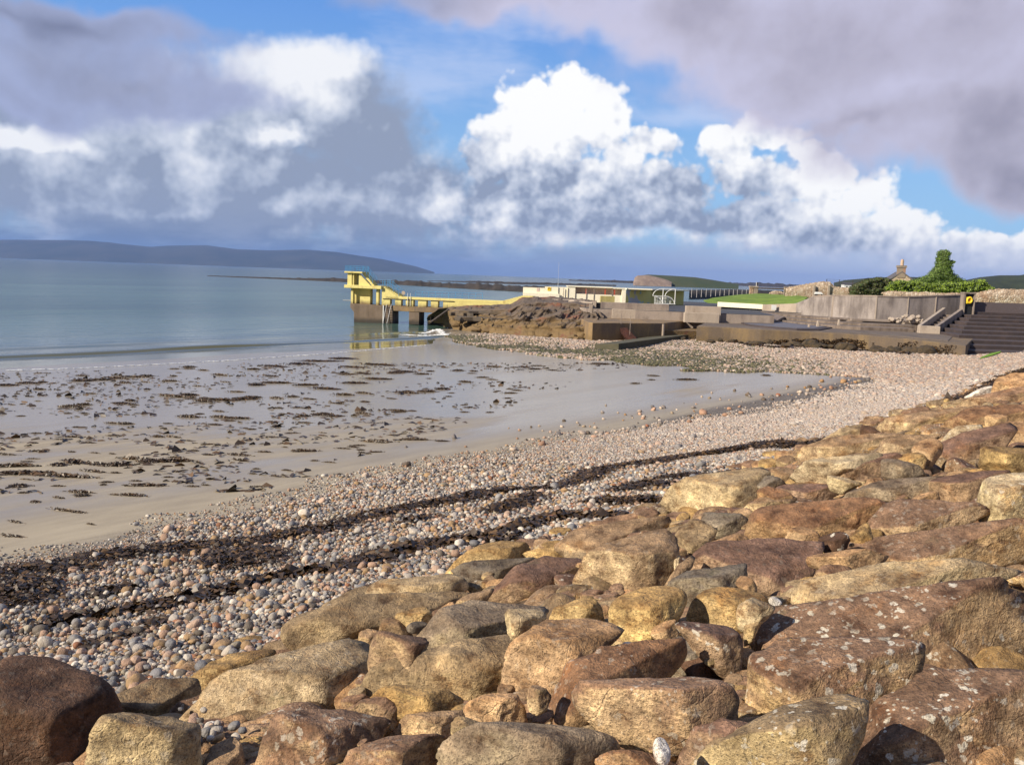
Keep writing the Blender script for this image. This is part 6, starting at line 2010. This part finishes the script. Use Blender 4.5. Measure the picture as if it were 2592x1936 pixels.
up_ = np.interp(pu, [1000, 1128, 1300, 1500, 1640, 1790, 2000, 2200, 2450, 2592], [808, 830, 850, 862, 864, 860, 876, 893, 903, 905])
fr_ = (pv - up_) / (lim - up_ + 1)
gr = np.clip(.15 + 1.3 * fr_, 0, 1) * np.interp(pu, [1000, 1100, 1500, 1750, 1950, 2150], [.55, .95, 1, .85, .55, 0]) * np.clip(3.2 * fbm2(gx * .18, gy * .18, 3, 5) - .55, 0, 1.0)
gr = np.where((pu > 1300) & (pu < 1700) & (fr_ < .22), gr * .3, gr)
isg = g.random(len(gx)) < gr
cc_ = palette(len(gx)) * (.95, .86, .80) * .6 + np.array([.40, .335, .285]) * .4
cc_[isg] = GREEN[g.choice(len(GREEN), isg.sum())]
pts.append(np.stack([gx, gy, gzv + .06], -1)); siz.append(.20 * np.exp(g.normal(0, .32, len(gx)))); colr.append(cc_)
# pebbles caught between the lowest boulders
for u0, v0, m_ in ((540, 1862, 40),):
    for _ in range(m_):
        q = on_ground(u0 + g.normal(0, 34), v0 + g.normal(0, 16))
        pts.append(np.array([[q.x, q.y, q.z + .02 + g.uniform(0, .05)]])); siz.append(np.array([g.uniform(.05, .10)])); colr.append(palette(1))

P_all = np.concatenate(pts); S_all = np.concatenate(siz); C_all = np.concatenate(colr)
S_all = np.clip(S_all, .03, .45)
R_all = np.stack([g.normal(0, .35, len(S_all)), g.normal(0, .35, len(S_all)), g.uniform(0, 6.28, len(S_all))], -1)
pu, pv = proj(P_all[:, 0], P_all[:, 1], P_all[:, 2])
look = S_all / np.maximum(np.linalg.norm(P_all - (0, 0, CAM_H), axis=1), 1)
cand = np.argsort(-look)
chosen = []
for i in cand:
    if len(chosen) >= 260: break
    if 10 < pu[i] < 2580 and 900 < pv[i] < 1900 and pv[i] < edge_v(pu[i]) - 6 and not in_poly(pu[i], pv[i]):
        chosen.append(i)

m_peb, t, p = mat_new('pebble_stone')
ac = t.add('ShaderNodeAttribute', attribute_type='INSTANCER', attribute_name='tint').outputs['Color']
oc_ = t.add('ShaderNodeObjectInfo').outputs['Color']
isw = t.math('MULTIPLY', t.xyz(oc_)[0], 1.0)
co = obj_co(t)
n_ = t.noise(co, 3.0, 4, .65)
f_ = t.ramp(n_, [(.25, (.72, .70, .68)), (.5, (1, 1, 1)), (.75, (1.22, 1.2, 1.18))])
t.put(p.inputs['Base Color'], t.mix(1.0, ac, f_, 'MULTIPLY'))
p.inputs['Roughness'].default_value = .72
bump(t, p, n_, .05, .5)
m_cob, t, p = mat_new('cobble_stone')
co = obj_co(t)
oi = t.add('ShaderNodeObjectInfo')
n_ = t.noise(t.vmath('ADD', co, t.vmath('SCALE', (9, 4, 7), t.math('MULTIPLY', oi.outputs['Random'], 9))), 3.0, 5, .68)
t.put(p.inputs['Base Color'], t.mix(1.0, oi.outputs['Color'], t.ramp(n_, [(.25, (.66, .64, .62)), (.5, (1, 1, 1)), (.75, (1.25, 1.22, 1.2))]), 'MULTIPLY'))
p.inputs['Roughness'].default_value = .72
bump(t, p, n_, .05, .6)

# pebble shapes
shape_me, shape_ob = [], []
bank = bpy.data.collections.new('pebble_shapes')
for i in range(7):
    V, Fc = ico(2)
    q = g.uniform(.75, 1.25, 3) * (1.0, .85, .62)
    nz = fbm3(V * 1.1 + i * 9.0, 2)[:, None]
    sup = np.abs(V) ** .78 * np.sign(V)
    X = sup * q * .5 * (1 + .42 * nz)
    me = bpy.data.meshes.new('pebble')
    me.from_pydata(X.tolist(), [], Fc.tolist())
    me.polygons.foreach_set('use_smooth', np.ones(len(me.polygons), dtype=bool))
    me.materials.append(m_peb)
    o = bpy.data.objects.new('pebble_shape', me)
    bank.objects.link(o); shape_ob.append(o)
    mc = me.copy(); mc.name = 'cobble'; mc.materials.clear(); mc.materials.append(m_cob)
    shape_me.append(mc)

for k, i in enumerate(chosen):
    o = bpy.data.objects.new('cobble', shape_me[k % 7])
    COL.objects.link(o)
    o.location = P_all[i]; o.rotation_euler = R_all[i]; o.scale = (S_all[i] * 1.12,) * 3
    o.color = (*C_all[i], 1)
    tag(o, 'rounded sea worn cobble lying on the shingle bank', 'cobble', 'larger cobbles on the shingle bank')

rest = np.setdiff1d(np.arange(len(S_all)), np.array(chosen))
me = bpy.data.meshes.new('shingle')
me.vertices.add(len(rest)); me.vertices.foreach_set('co', P_all[rest].astype(np.float32).ravel())
at = me.attributes.new('size', 'FLOAT', 'POINT'); at.data.foreach_set('value', S_all[rest].astype(np.float32))
at = me.attributes.new('turn', 'FLOAT_VECTOR', 'POINT'); at.data.foreach_set('vector', R_all[rest].astype(np.float32).ravel())
at = me.attributes.new('tint', 'FLOAT_COLOR', 'POINT')
at.data.foreach_set('color', np.concatenate([C_all[rest], np.ones((len(rest), 1))], 1).astype(np.float32).ravel())
sg_ob = bpy.data.objects.new('shingle', me)
COL.objects.link(sg_ob)
kind(sg_ob, 'stuff')
ng = bpy.data.node_groups.new('shingle', 'GeometryNodeTree')
ng.interface.new_socket('Geometry', in_out='INPUT', socket_type='NodeSocketGeometry')
ng.interface.new_socket('Geometry', in_out='OUTPUT', socket_type='NodeSocketGeometry')
G = ng.nodes
gi, go = G.new('NodeGroupInput'), G.new('NodeGroupOutput')
ci = G.new('GeometryNodeCollectionInfo'); ci.inputs[0].default_value = bank
ci.inputs['Separate Children'].default_value = True; ci.inputs['Reset Children'].default_value = True
ip = G.new('GeometryNodeInstanceOnPoints'); ip.inputs['Pick Instance'].default_value = True


def named(nm, typ):
    q = G.new('GeometryNodeInputNamedAttribute'); q.data_type = typ; q.inputs[0].default_value = nm
    return q.outputs[0]


e2r = G.new('FunctionNodeEulerToRotation')
L = ng.links.new
L(named('turn', 'FLOAT_VECTOR'), e2r.inputs[0])
L(gi.outputs[0], ip.inputs['Points']); L(ci.outputs[0], ip.inputs['Instance'])
L(e2r.outputs[0], ip.inputs['Rotation']); L(named('size', 'FLOAT'), ip.inputs['Scale'])
L(ip.outputs[0], go.inputs[0])
md = sg_ob.modifiers.new('shingle', 'NODES'); md.node_group = ng
print('pebbles', len(rest))
# ------------------------------------------------------------------ seaweed: lines of wrack on the shingle, clumps on the sand
m_wrack, t, p = mat_new('brown_seaweed')
rn = t.add('ShaderNodeNewGeometry').outputs['Random Per Island']
t.put(p.inputs['Base Color'], t.ramp(rn, [(0, (.020, .013, .008)), (.45, (.046, .028, .015)), (.8, (.085, .047, .020)), (1, (.135, .075, .028))]))
p.inputs['Roughness'].default_value = .5


def fronds(n, pos, length, lift, g, flat=.35):
    """crumpled ribbons lying about the given points: five-sided strips bent over two folds"""
    a = g.uniform(0, 2 * math.pi, n)
    d = np.stack([np.cos(a), np.sin(a), g.normal(0, flat * .5, n)], -1)
    s_ = np.stack([-np.sin(a), np.cos(a), g.normal(0, .6, n)], -1)
    L = (length * g.uniform(.5, 1.3, n))[:, None]
    w = L * g.uniform(.10, .24, n)[:, None]
    up = np.array([0, 0, 1.0])
    h = L * g.uniform(.05, flat, n)[:, None]
    p0 = pos - d * L * .5
    p1 = pos - d * L * .12 + up * h + s_ * w * .6
    p2 = pos + d * L * .5 + up * h * g.uniform(-.3, .7, n)[:, None]
    V = np.stack([p0 - s_ * w * .4, p0 + s_ * w * .4, p1 - s_ * w, p1 + s_ * w, p2 - s_ * w * .5, p2 + s_ * w * .5], 1)
    V[:, :, 2] += lift
    i = np.arange(n)[:, None] * 6
    F_ = np.concatenate([i + np.array([[0, 2, 3, 1]]), i + np.array([[2, 4, 5, 3]])], 0)
    return V.reshape(-1, 3), F_


def wrack(name, line, label, wd, dens, seed, frond=.13, gapn=.0):
    wd *= 1.3
    """strand line through photograph points (u, v, width factor)"""
    g = np.random.default_rng(seed)
    P = [on_ground(q[0], q[1]) for q in line]
    Wf = [q[2] if len(q) > 2 else 1.0 for q in line]
    pos, hs = [], []
    for a, b, wa, wb in zip(P[:-1], P[1:], Wf[:-1], Wf[1:]):
        L = math.hypot(b.x - a.x, b.y - a.y)
        n = int(L * dens * 2.9)
        f = g.random(n)
        w = (wa + (wb - wa) * f) * wd
        off = g.normal(0, .42, n) * w
        x = a.x + (b.x - a.x) * f + NX * off + SX * g.normal(0, .1, n)
        y = a.y + (b.y - a.y) * f + NY * off + SY * g.normal(0, .1, n)
        s = x * SX + y * SY; nn = x * NX + y * NY
        wob = (fbm2(s * .35 + seed, s * 0 + seed, 3, seed % 8) - .5) * 1.6 * wd
        x, y = x + NX * wob, y + NY * wob
        thick = fbm2(s * .5 + 3 * seed, nn * .9, 3, (seed + 2) % 8)
        k = thick > .33 + gapn
        x, y, off, w = x[k], y[k], off[k], w[k]
        z = beach_z(x, y, x * NX + y * NY, x * SX + y * SY)
        mound = np.clip(1 - (off / (w * .9)) ** 2, 0, 1) * .15 * np.minimum(w, .9)
        pos.append(np.stack([x, y, z + .05 + mound * g.random(len(x))], -1))
    pos = np.concatenate(pos)
    V, F_ = fronds(len(pos), pos, np.full(len(pos), frond), .0, g, .2)
    return tag(mesh(name, V, F_, m_wrack), label, 'seaweed', 'strand lines of dark seaweed')


wrack('wrack_line', [(-60, 1490, 1.6), (0, 1470, 1.5), (90, 1455, 1.2), (181, 1442, .9), (253, 1424, .8), (362, 1406, .7), (452, 1393, .8), (520, 1388, .9), (600, 1378, .8), (678, 1361, .6), (814, 1338, .55), (900, 1319, .55),
                     (1022, 1286, .6), (1144, 1268, .6), (1266, 1246, .65), (1388, 1236, .6), (1490, 1207, .8), (1592, 1181, .7), (1714, 1162, .6), (1800, 1150, .5)],
      'main dark wrack line running the whole length of the cobble bank nearest the sand', .75, 190, 1)
wrack('wrack_line', [(-40, 1530, 1), (60, 1520, 1.2), (163, 1495, .6)], 'broad dark heap of weed at the left edge below the main wrack line', 1.1, 330, 2, .13, -.2)
wrack('wrack_line', [(500, 1432, .5), (560, 1420, 1), (640, 1408, 1), (700, 1398, .4)], 'thick dark patch of weed just below the main wrack line left of centre', .9, 330, 3)
wrack('wrack_line', [(0, 1609, .5), (100, 1590, .4), (203, 1568, .6), (290, 1556, .3), (346, 1544, .7), (488, 1516, .7), (651, 1479, .6), (740, 1466, .5), (814, 1455, .8), (895, 1436, .9), (960, 1415, .8), (1022, 1396, 1), (1144, 1382, .9), (1250, 1368, .7),
                     (1300, 1345, .5), (1348, 1327, .7), (1429, 1311, .6), (1531, 1300, .6), (1580, 1290, .4)], 'second thinner wrack line in the middle of the cobble bank', .48, 190, 4, .2)
wrack('wrack_line', [(240, 1512, .5), (290, 1503, .6), (335, 1495, .4)], 'short dash of weed between the two long wrack lines at the left', .35, 120, 5, .18)
wrack('wrack_line', [(1234, 1303, .7), (1290, 1285, 1), (1364, 1258, .8)], 'dark weed patch above the second wrack line right of centre', .6, 260, 6)
wrack('wrack_line', [(1535, 1248, .8), (1580, 1236, 1), (1645, 1224, .7)], 'dark weed patch near the large pale tan boulder', .6, 260, 7)
wrack('wrack_line', [(1563, 1276, 1), (1620, 1266, 1.2), (1673, 1258, .9)], 'thick weed heap right against the large pale tan boulder', .75, 330, 8)
wrack('wrack_line', [(1673, 1217, .8), (1740, 1208, .9), (1820, 1196, .6), (1880, 1180, .4)], 'long weed strip above the heap by the pale boulder', .5, 200, 9)
wrack('wrack_line', [(1800, 1152, .6), (1860, 1146, .9), (1914, 1133, 1.2), (1970, 1126, 1), (2048, 1122, .9), (2107, 1104, .6)], 'dark weed heap where the strewn stones meet the boulders', .75, 260, 10)
wrack('wrack_line', [(2370, 1018, .4), (2430, 1005, .6), (2479, 988, 1), (2530, 962, 1.3), (2592, 938, 1.3), (2680, 905, 1.2)], 'dark weed strip along the boulders at the far right', .8, 200, 11, .3)
wrack('wrack_line', [(216, 1640, .3), (300, 1610, .5), (380, 1580, .4), (420, 1572, .2)], 'faint reddish weed trail low on the left of the cobbles', .3, 110, 12, .14, .05)
wrack('wrack_line', [(1010, 1330, .4), (1060, 1318, .6), (1110, 1312, .4)], 'small weed dash between the wrack lines left of centre', .4, 160, 13)
wrack('wrack_line', [(1820, 868, .4), (1850, 869, .6), (1940, 880, 1), (2000, 884, .8), (2080, 885, 1), (2200, 892, 1.2), (2300, 899, .8)], 'dark weed hanging along the foot of the round terrace', 1.0, 40, 14, .5)

# clumps on the sand: a few shapes, copied one by one
proto = []
for i in range(5):
    g = np.random.default_rng(50 + i)
    n = 300
    q = np.stack([g.normal(0, .25, n), g.normal(0, (.08, .12, .16, .10, .20)[i], n), np.zeros(n)], -1)
    q[:, 2] = np.clip(.10 - .16 * (q[:, 0] ** 2 + 3 * q[:, 1] ** 2), 0, 1) * g.random(n)
    V, F_ = fronds(n, q, np.full(n, .17), .01, g, .6)
    me = bpy.data.meshes.new('seaweed_clump')
    me.from_pydata(V.tolist(), [], F_.tolist()); me.materials.append(m_wrack)
    proto.append(me)
r_ = random.Random(77)
big = [(30, 1183, 110), (60, 1200, 100), (150, 1178, 60), (190, 1172, 90), (250, 1176, 70), (185, 1208, 100), (240, 1194, 60), (300, 1178, 90), (355, 1164, 80), (380, 1168, 60), (440, 1168, 90), (470, 1166, 60),
       (50, 1232, 60), (205, 1248, 60), (210, 1256, 50), (340, 1256, 60), (375, 1231, 70), (490, 1233, 30), (150, 1262, 40), (90, 1272, 40), (165, 1296, 60), (200, 1299, 50), (40, 1324, 45), (230, 1331, 30), (35, 1361, 50),
       (190, 1106, 40), (225, 1120, 36), (400, 1106, 55), (440, 1107, 50), (290, 1103, 40), (100, 1142, 40), (530, 1151, 40), (605, 1152, 50), (670, 1145, 45), (610, 1165, 50), (780, 1143, 60), (870, 1136, 40), (910, 1128, 30), (950, 1120, 60),
       (180, 1030, 60), (210, 1025, 50), (310, 1022, 50), (330, 1014, 40), (440, 1003, 80), (480, 1000, 60), (520, 1018, 60), (560, 1014, 80), (620, 1012, 60), (640, 1008, 50), (700, 1010, 50), (740, 1006, 40),
       (560, 1058, 60), (480, 1056, 60), (600, 1060, 50), (320, 1073, 50), (290, 1072, 40), (545, 1075, 40), (690, 1068, 30), (770, 1054, 50), (820, 1050, 60), (850, 1054, 40), (920, 1048, 50), (700, 1080, 40), (1010, 1040, 40),
       (260, 962, 60), (300, 958, 70), (340, 955, 60), (370, 952, 40), (210, 964, 50), (70, 970, 40), (100, 985, 36), (20, 975, 60), (500, 978, 30), (430, 964, 40), (440, 952, 30), (560, 950, 50), (700, 928, 60), (760, 922, 80), (820, 915, 90), (870, 908, 70), (640, 935, 40),
       (880, 948, 40), (930, 947, 30), (700, 970, 60), (650, 975, 60), (780, 975, 50), (830, 985, 60), (900, 970, 60), (960, 960, 60), (1000, 945, 50), (870, 1000, 60), (920, 996, 50), (1030, 995, 60), (1080, 992, 50), (1120, 985, 50), (1180, 968, 40),
       (1090, 940, 30), (1160, 939, 40), (1200, 940, 30), (1020, 942, 60), (960, 924, 80), (900, 930, 70), (1330, 930, 30), (1520, 923, 40), (1655, 952, 30), (1610, 972, 30), (1740, 962, 40), (1650, 962, 24), (1940, 952, 30), (1245, 962, 26), (1285, 1008, 24), (1240, 1045, 24),
       (960, 1118, 60), (1050, 1115, 60), (1120, 1118, 30), (955, 1146, 30), (1010, 1044, 36), (1095, 1204, 34), (580, 1374, 40), (860, 1204, 22)]
for q in big:
    pass
extra = []
for _ in range(185):
    v = 925 + 330 * r_.random() ** 1.7
    u = r_.uniform(-20, 1500 - (v - 925) * 2.6)
    if v < np.interp(u, [0, 560, 960, 1400], [948, 924, 900, 915]): continue
    extra.append((u, v, r_.uniform(14, 34)))
kk = 0
for u, v, wpx in big + extra:
    q = on_ground(u, v)
    dist = (q - Vector((0, 0, CAM_H))).length
    sc_ = wpx * dist / F_PX / 1.35
    o = bpy.data.objects.new('seaweed_clump', proto[kk % 5])
    COL.objects.link(o)
    o.location = (q.x, q.y, beach_z(np.array([q.x]), np.array([q.y]), np.array([q.x * NX + q.y * NY]), np.array([q.x * SX + q.y * SY]))[0] - .01)
    o.rotation_euler = (0, 0, r_.uniform(-.35, .35) + (math.pi if kk % 2 else 0) - .1)
    hs = min(1.0, max(.35, 1.1 / max(sc_, .3)) * .8)
    o.scale = (sc_ * r_.uniform(.8, 1.6), sc_ * r_.uniform(.35, .95), max(sc_ * hs * .75, .28))
    tag(o, 'clump of dark brown seaweed stranded on the wet sand', 'seaweed', 'seaweed clumps scattered on the wet sand')
    kk += 1
print('clumps', kk)
# shreds of weed
g = np.random.default_rng(90)
n = 5000
v = 920 + 330 * g.random(n) ** 1.5
u = g.uniform(-40, 1600, n)
k = (u < 1600 - (v - 925) * 2.9) & (v > np.interp(u, [0, 560, 960, 1400], [945, 920, 896, 912]))
u, v = u[k], v[k]
band = fbm2(v * .045, u * .004, 3, 2)
k = band > .50
pp = np.array([tuple(on_ground(a, b)) for a, b in zip(u[k], v[k])])
pp[:, 2] = beach_z(pp[:, 0], pp[:, 1], pp[:, 0] * NX + pp[:, 1] * NY, pp[:, 0] * SX + pp[:, 1] * SY) + .01
V, F_ = fronds(len(pp), pp, np.full(len(pp), .30), .0, g, .10)
kind(mesh('weed_shreds', V, F_, m_wrack), 'stuff')

# white water where the swell breaks against the rocks
foam_strip('breaker_foam', [(1024, 853), (1060, 852), (1090, 850), (1112, 848), (1130, 852)], .40, .04, .16, .9, 2)
foam_strip('breaker_foam', [(1070, 846), (1092, 840), (1108, 834), (1122, 846), (1130, 850)], .30, .06, .16, .9, 2)

# weed hanging down the front of the terrace
g = np.random.default_rng(97)
us = g.uniform(1960, 2440, 2600)
us = us[fbm2(us * .03, us * 0, 3, 6) > .33]
q = np.array([tuple(at_z(u, np.interp(u, [1926, 2050, 2172, 2300, 2445], [834.5, 840, 847, 858, 875]), 3.0)) for u in us])
top = np.interp(us, [1960, 2150, 2440], [1.9, 2.5, 2.75]) + .5 * (fbm2(us * .05, us * 0 + 4, 3, 1) - .5)
q[:, 2] = 1.3 + (top - 1.3) * g.random(len(us)) ** 1.4
q[:, 1] -= g.uniform(.02, .35, len(us)) * (3.2 - q[:, 2]) * .5
V, F_ = fronds(len(q), q, np.full(len(q), .34), .0, g, .3)
hw_ = mesh('hanging_weed', V, F_, m_wrack, am)
hw_['kind'] = 'stuff'
# ------------------------------------------------------------------ rock bed under and around the boulders, out of the picture too
m_bed = m_rock.copy(); m_bed.name = 'granite_bed'
nt_ = m_bed.node_tree
att = nt_.nodes.new('ShaderNodeAttribute'); att.attribute_type = 'INSTANCER'; att.attribute_name = 'tint'
for n_ in list(nt_.nodes):
    if n_.type == 'ATTRIBUTE' and n_.attribute_name in ('top_tint', 'lichen'):
        n_.attribute_type = 'INSTANCER'
    if n_.type == 'OBJECT_INFO':
        for lk in list(n_.outputs['Color'].links):
            to = lk.to_socket; nt_.links.remove(lk); nt_.links.new(att.outputs['Color'], to)
g = np.random.default_rng(404)
rk_col = bpy.data.collections.new('bed_shapes')
for i in range(8):
    V, Fc = ico(4)
    pl = g.normal(size=(11, 3)); pl /= np.linalg.norm(pl, axis=1)[:, None]
    of = g.uniform(.55, .95, 11)
    cosn = np.maximum(V @ pl.T, 0) / of
    R = ((cosn ** 26).sum(1) + 1) ** (-1 / 26)
    X = V * R[:, None]
    X = X * g.uniform(.8, 1.25, 3) * (1.15, .95, .62)
    X = X * (1 + .05 * fbm3(X * 2.2 + i * 5, 3) - .06 * np.abs(fbm3(X * 4 + i, 3)))[:, None]
    me = bpy.data.meshes.new('bed_rock')
    me.from_pydata((X * .5).tolist(), [], Fc.tolist())
    me.polygons.foreach_set('use_smooth', np.ones(len(me.polygons), dtype=bool))
    me.materials.append(m_bed)
    rk_col.objects.link(bpy.data.objects.new('bed_rock', me))
n, s = jitter(-10.4, 1.5, -14, 82, .50, g)
k_ = ~((n > -1.6) & (np.abs(s) < 3.5)) & (g.random(len(n)) < .92)
n, s = n[k_], s[k_]
x, y = n * NX + s * SX, n * NY + s * SY
z = rock_z(x, y)
pu, pv = proj(x, y, z)
seen = (y > .3) & (pu > -500) & (pu < 3100) & (pv < 3200)
d = np.where(seen, g.uniform(.45, .85, len(n)), g.uniform(.7, 1.7, len(n)))
few = seen | (g.random(len(n)) < .45)
x, y, z, d, seen = x[few], y[few], z[few], d[few], seen[few]
z = z + np.where(seen, -.10 - .30 * d, -.12 * d)
cols = np.array([[x_ * .6 + y_ * .4 for x_, y_ in zip(TINT[q][0], (.43, .315, .20))] for q in ('tan', 'brown', 'olive', 'gold', 'purple', 'orange')])
tops = np.array([[x_ * .6 + y_ * .4 for x_, y_ in zip(TINT[q][1], (.165, .102, .066))] for q in ('tan', 'brown', 'olive', 'gold', 'purple', 'orange')])
ci_ = g.integers(0, 6, len(x))
me = bpy.data.meshes.new('rock_bed')
me.vertices.add(len(x)); me.vertices.foreach_set('co', np.stack([x, y, z], -1).astype(np.float32).ravel())


def attr(nm, typ, field, arr):
    a_ = me.attributes.new(nm, typ, 'POINT'); a_.data.foreach_set(field, np.ascontiguousarray(arr, dtype=np.float32).ravel())


attr('size', 'FLOAT', 'value', d)
attr('turn', 'FLOAT_VECTOR', 'vector', np.stack([g.normal(0, .25, len(x)), g.normal(0, .25, len(x)) - .2, g.uniform(0, 6.28, len(x))], -1))
attr('tint', 'FLOAT_COLOR', 'color', np.concatenate([cols[ci_], np.ones((len(x), 1))], 1))
attr('top_tint', 'FLOAT_COLOR', 'color', np.concatenate([tops[ci_], np.ones((len(x), 1))], 1))
attr('lichen', 'FLOAT', 'value', g.choice([0, .2, .7], len(x)))
bed = bpy.data.objects.new('rock_bed', me)
COL.objects.link(bed)
kind(bed, 'stuff')
ng2 = ng.copy(); ng2.name = 'rock_bed'
for q in ng2.nodes:
    if q.bl_idname == 'GeometryNodeCollectionInfo': q.inputs[0].default_value = rk_col
bed.modifiers.new('rock_bed', 'NODES').node_group = ng2
print('bed', len(x))
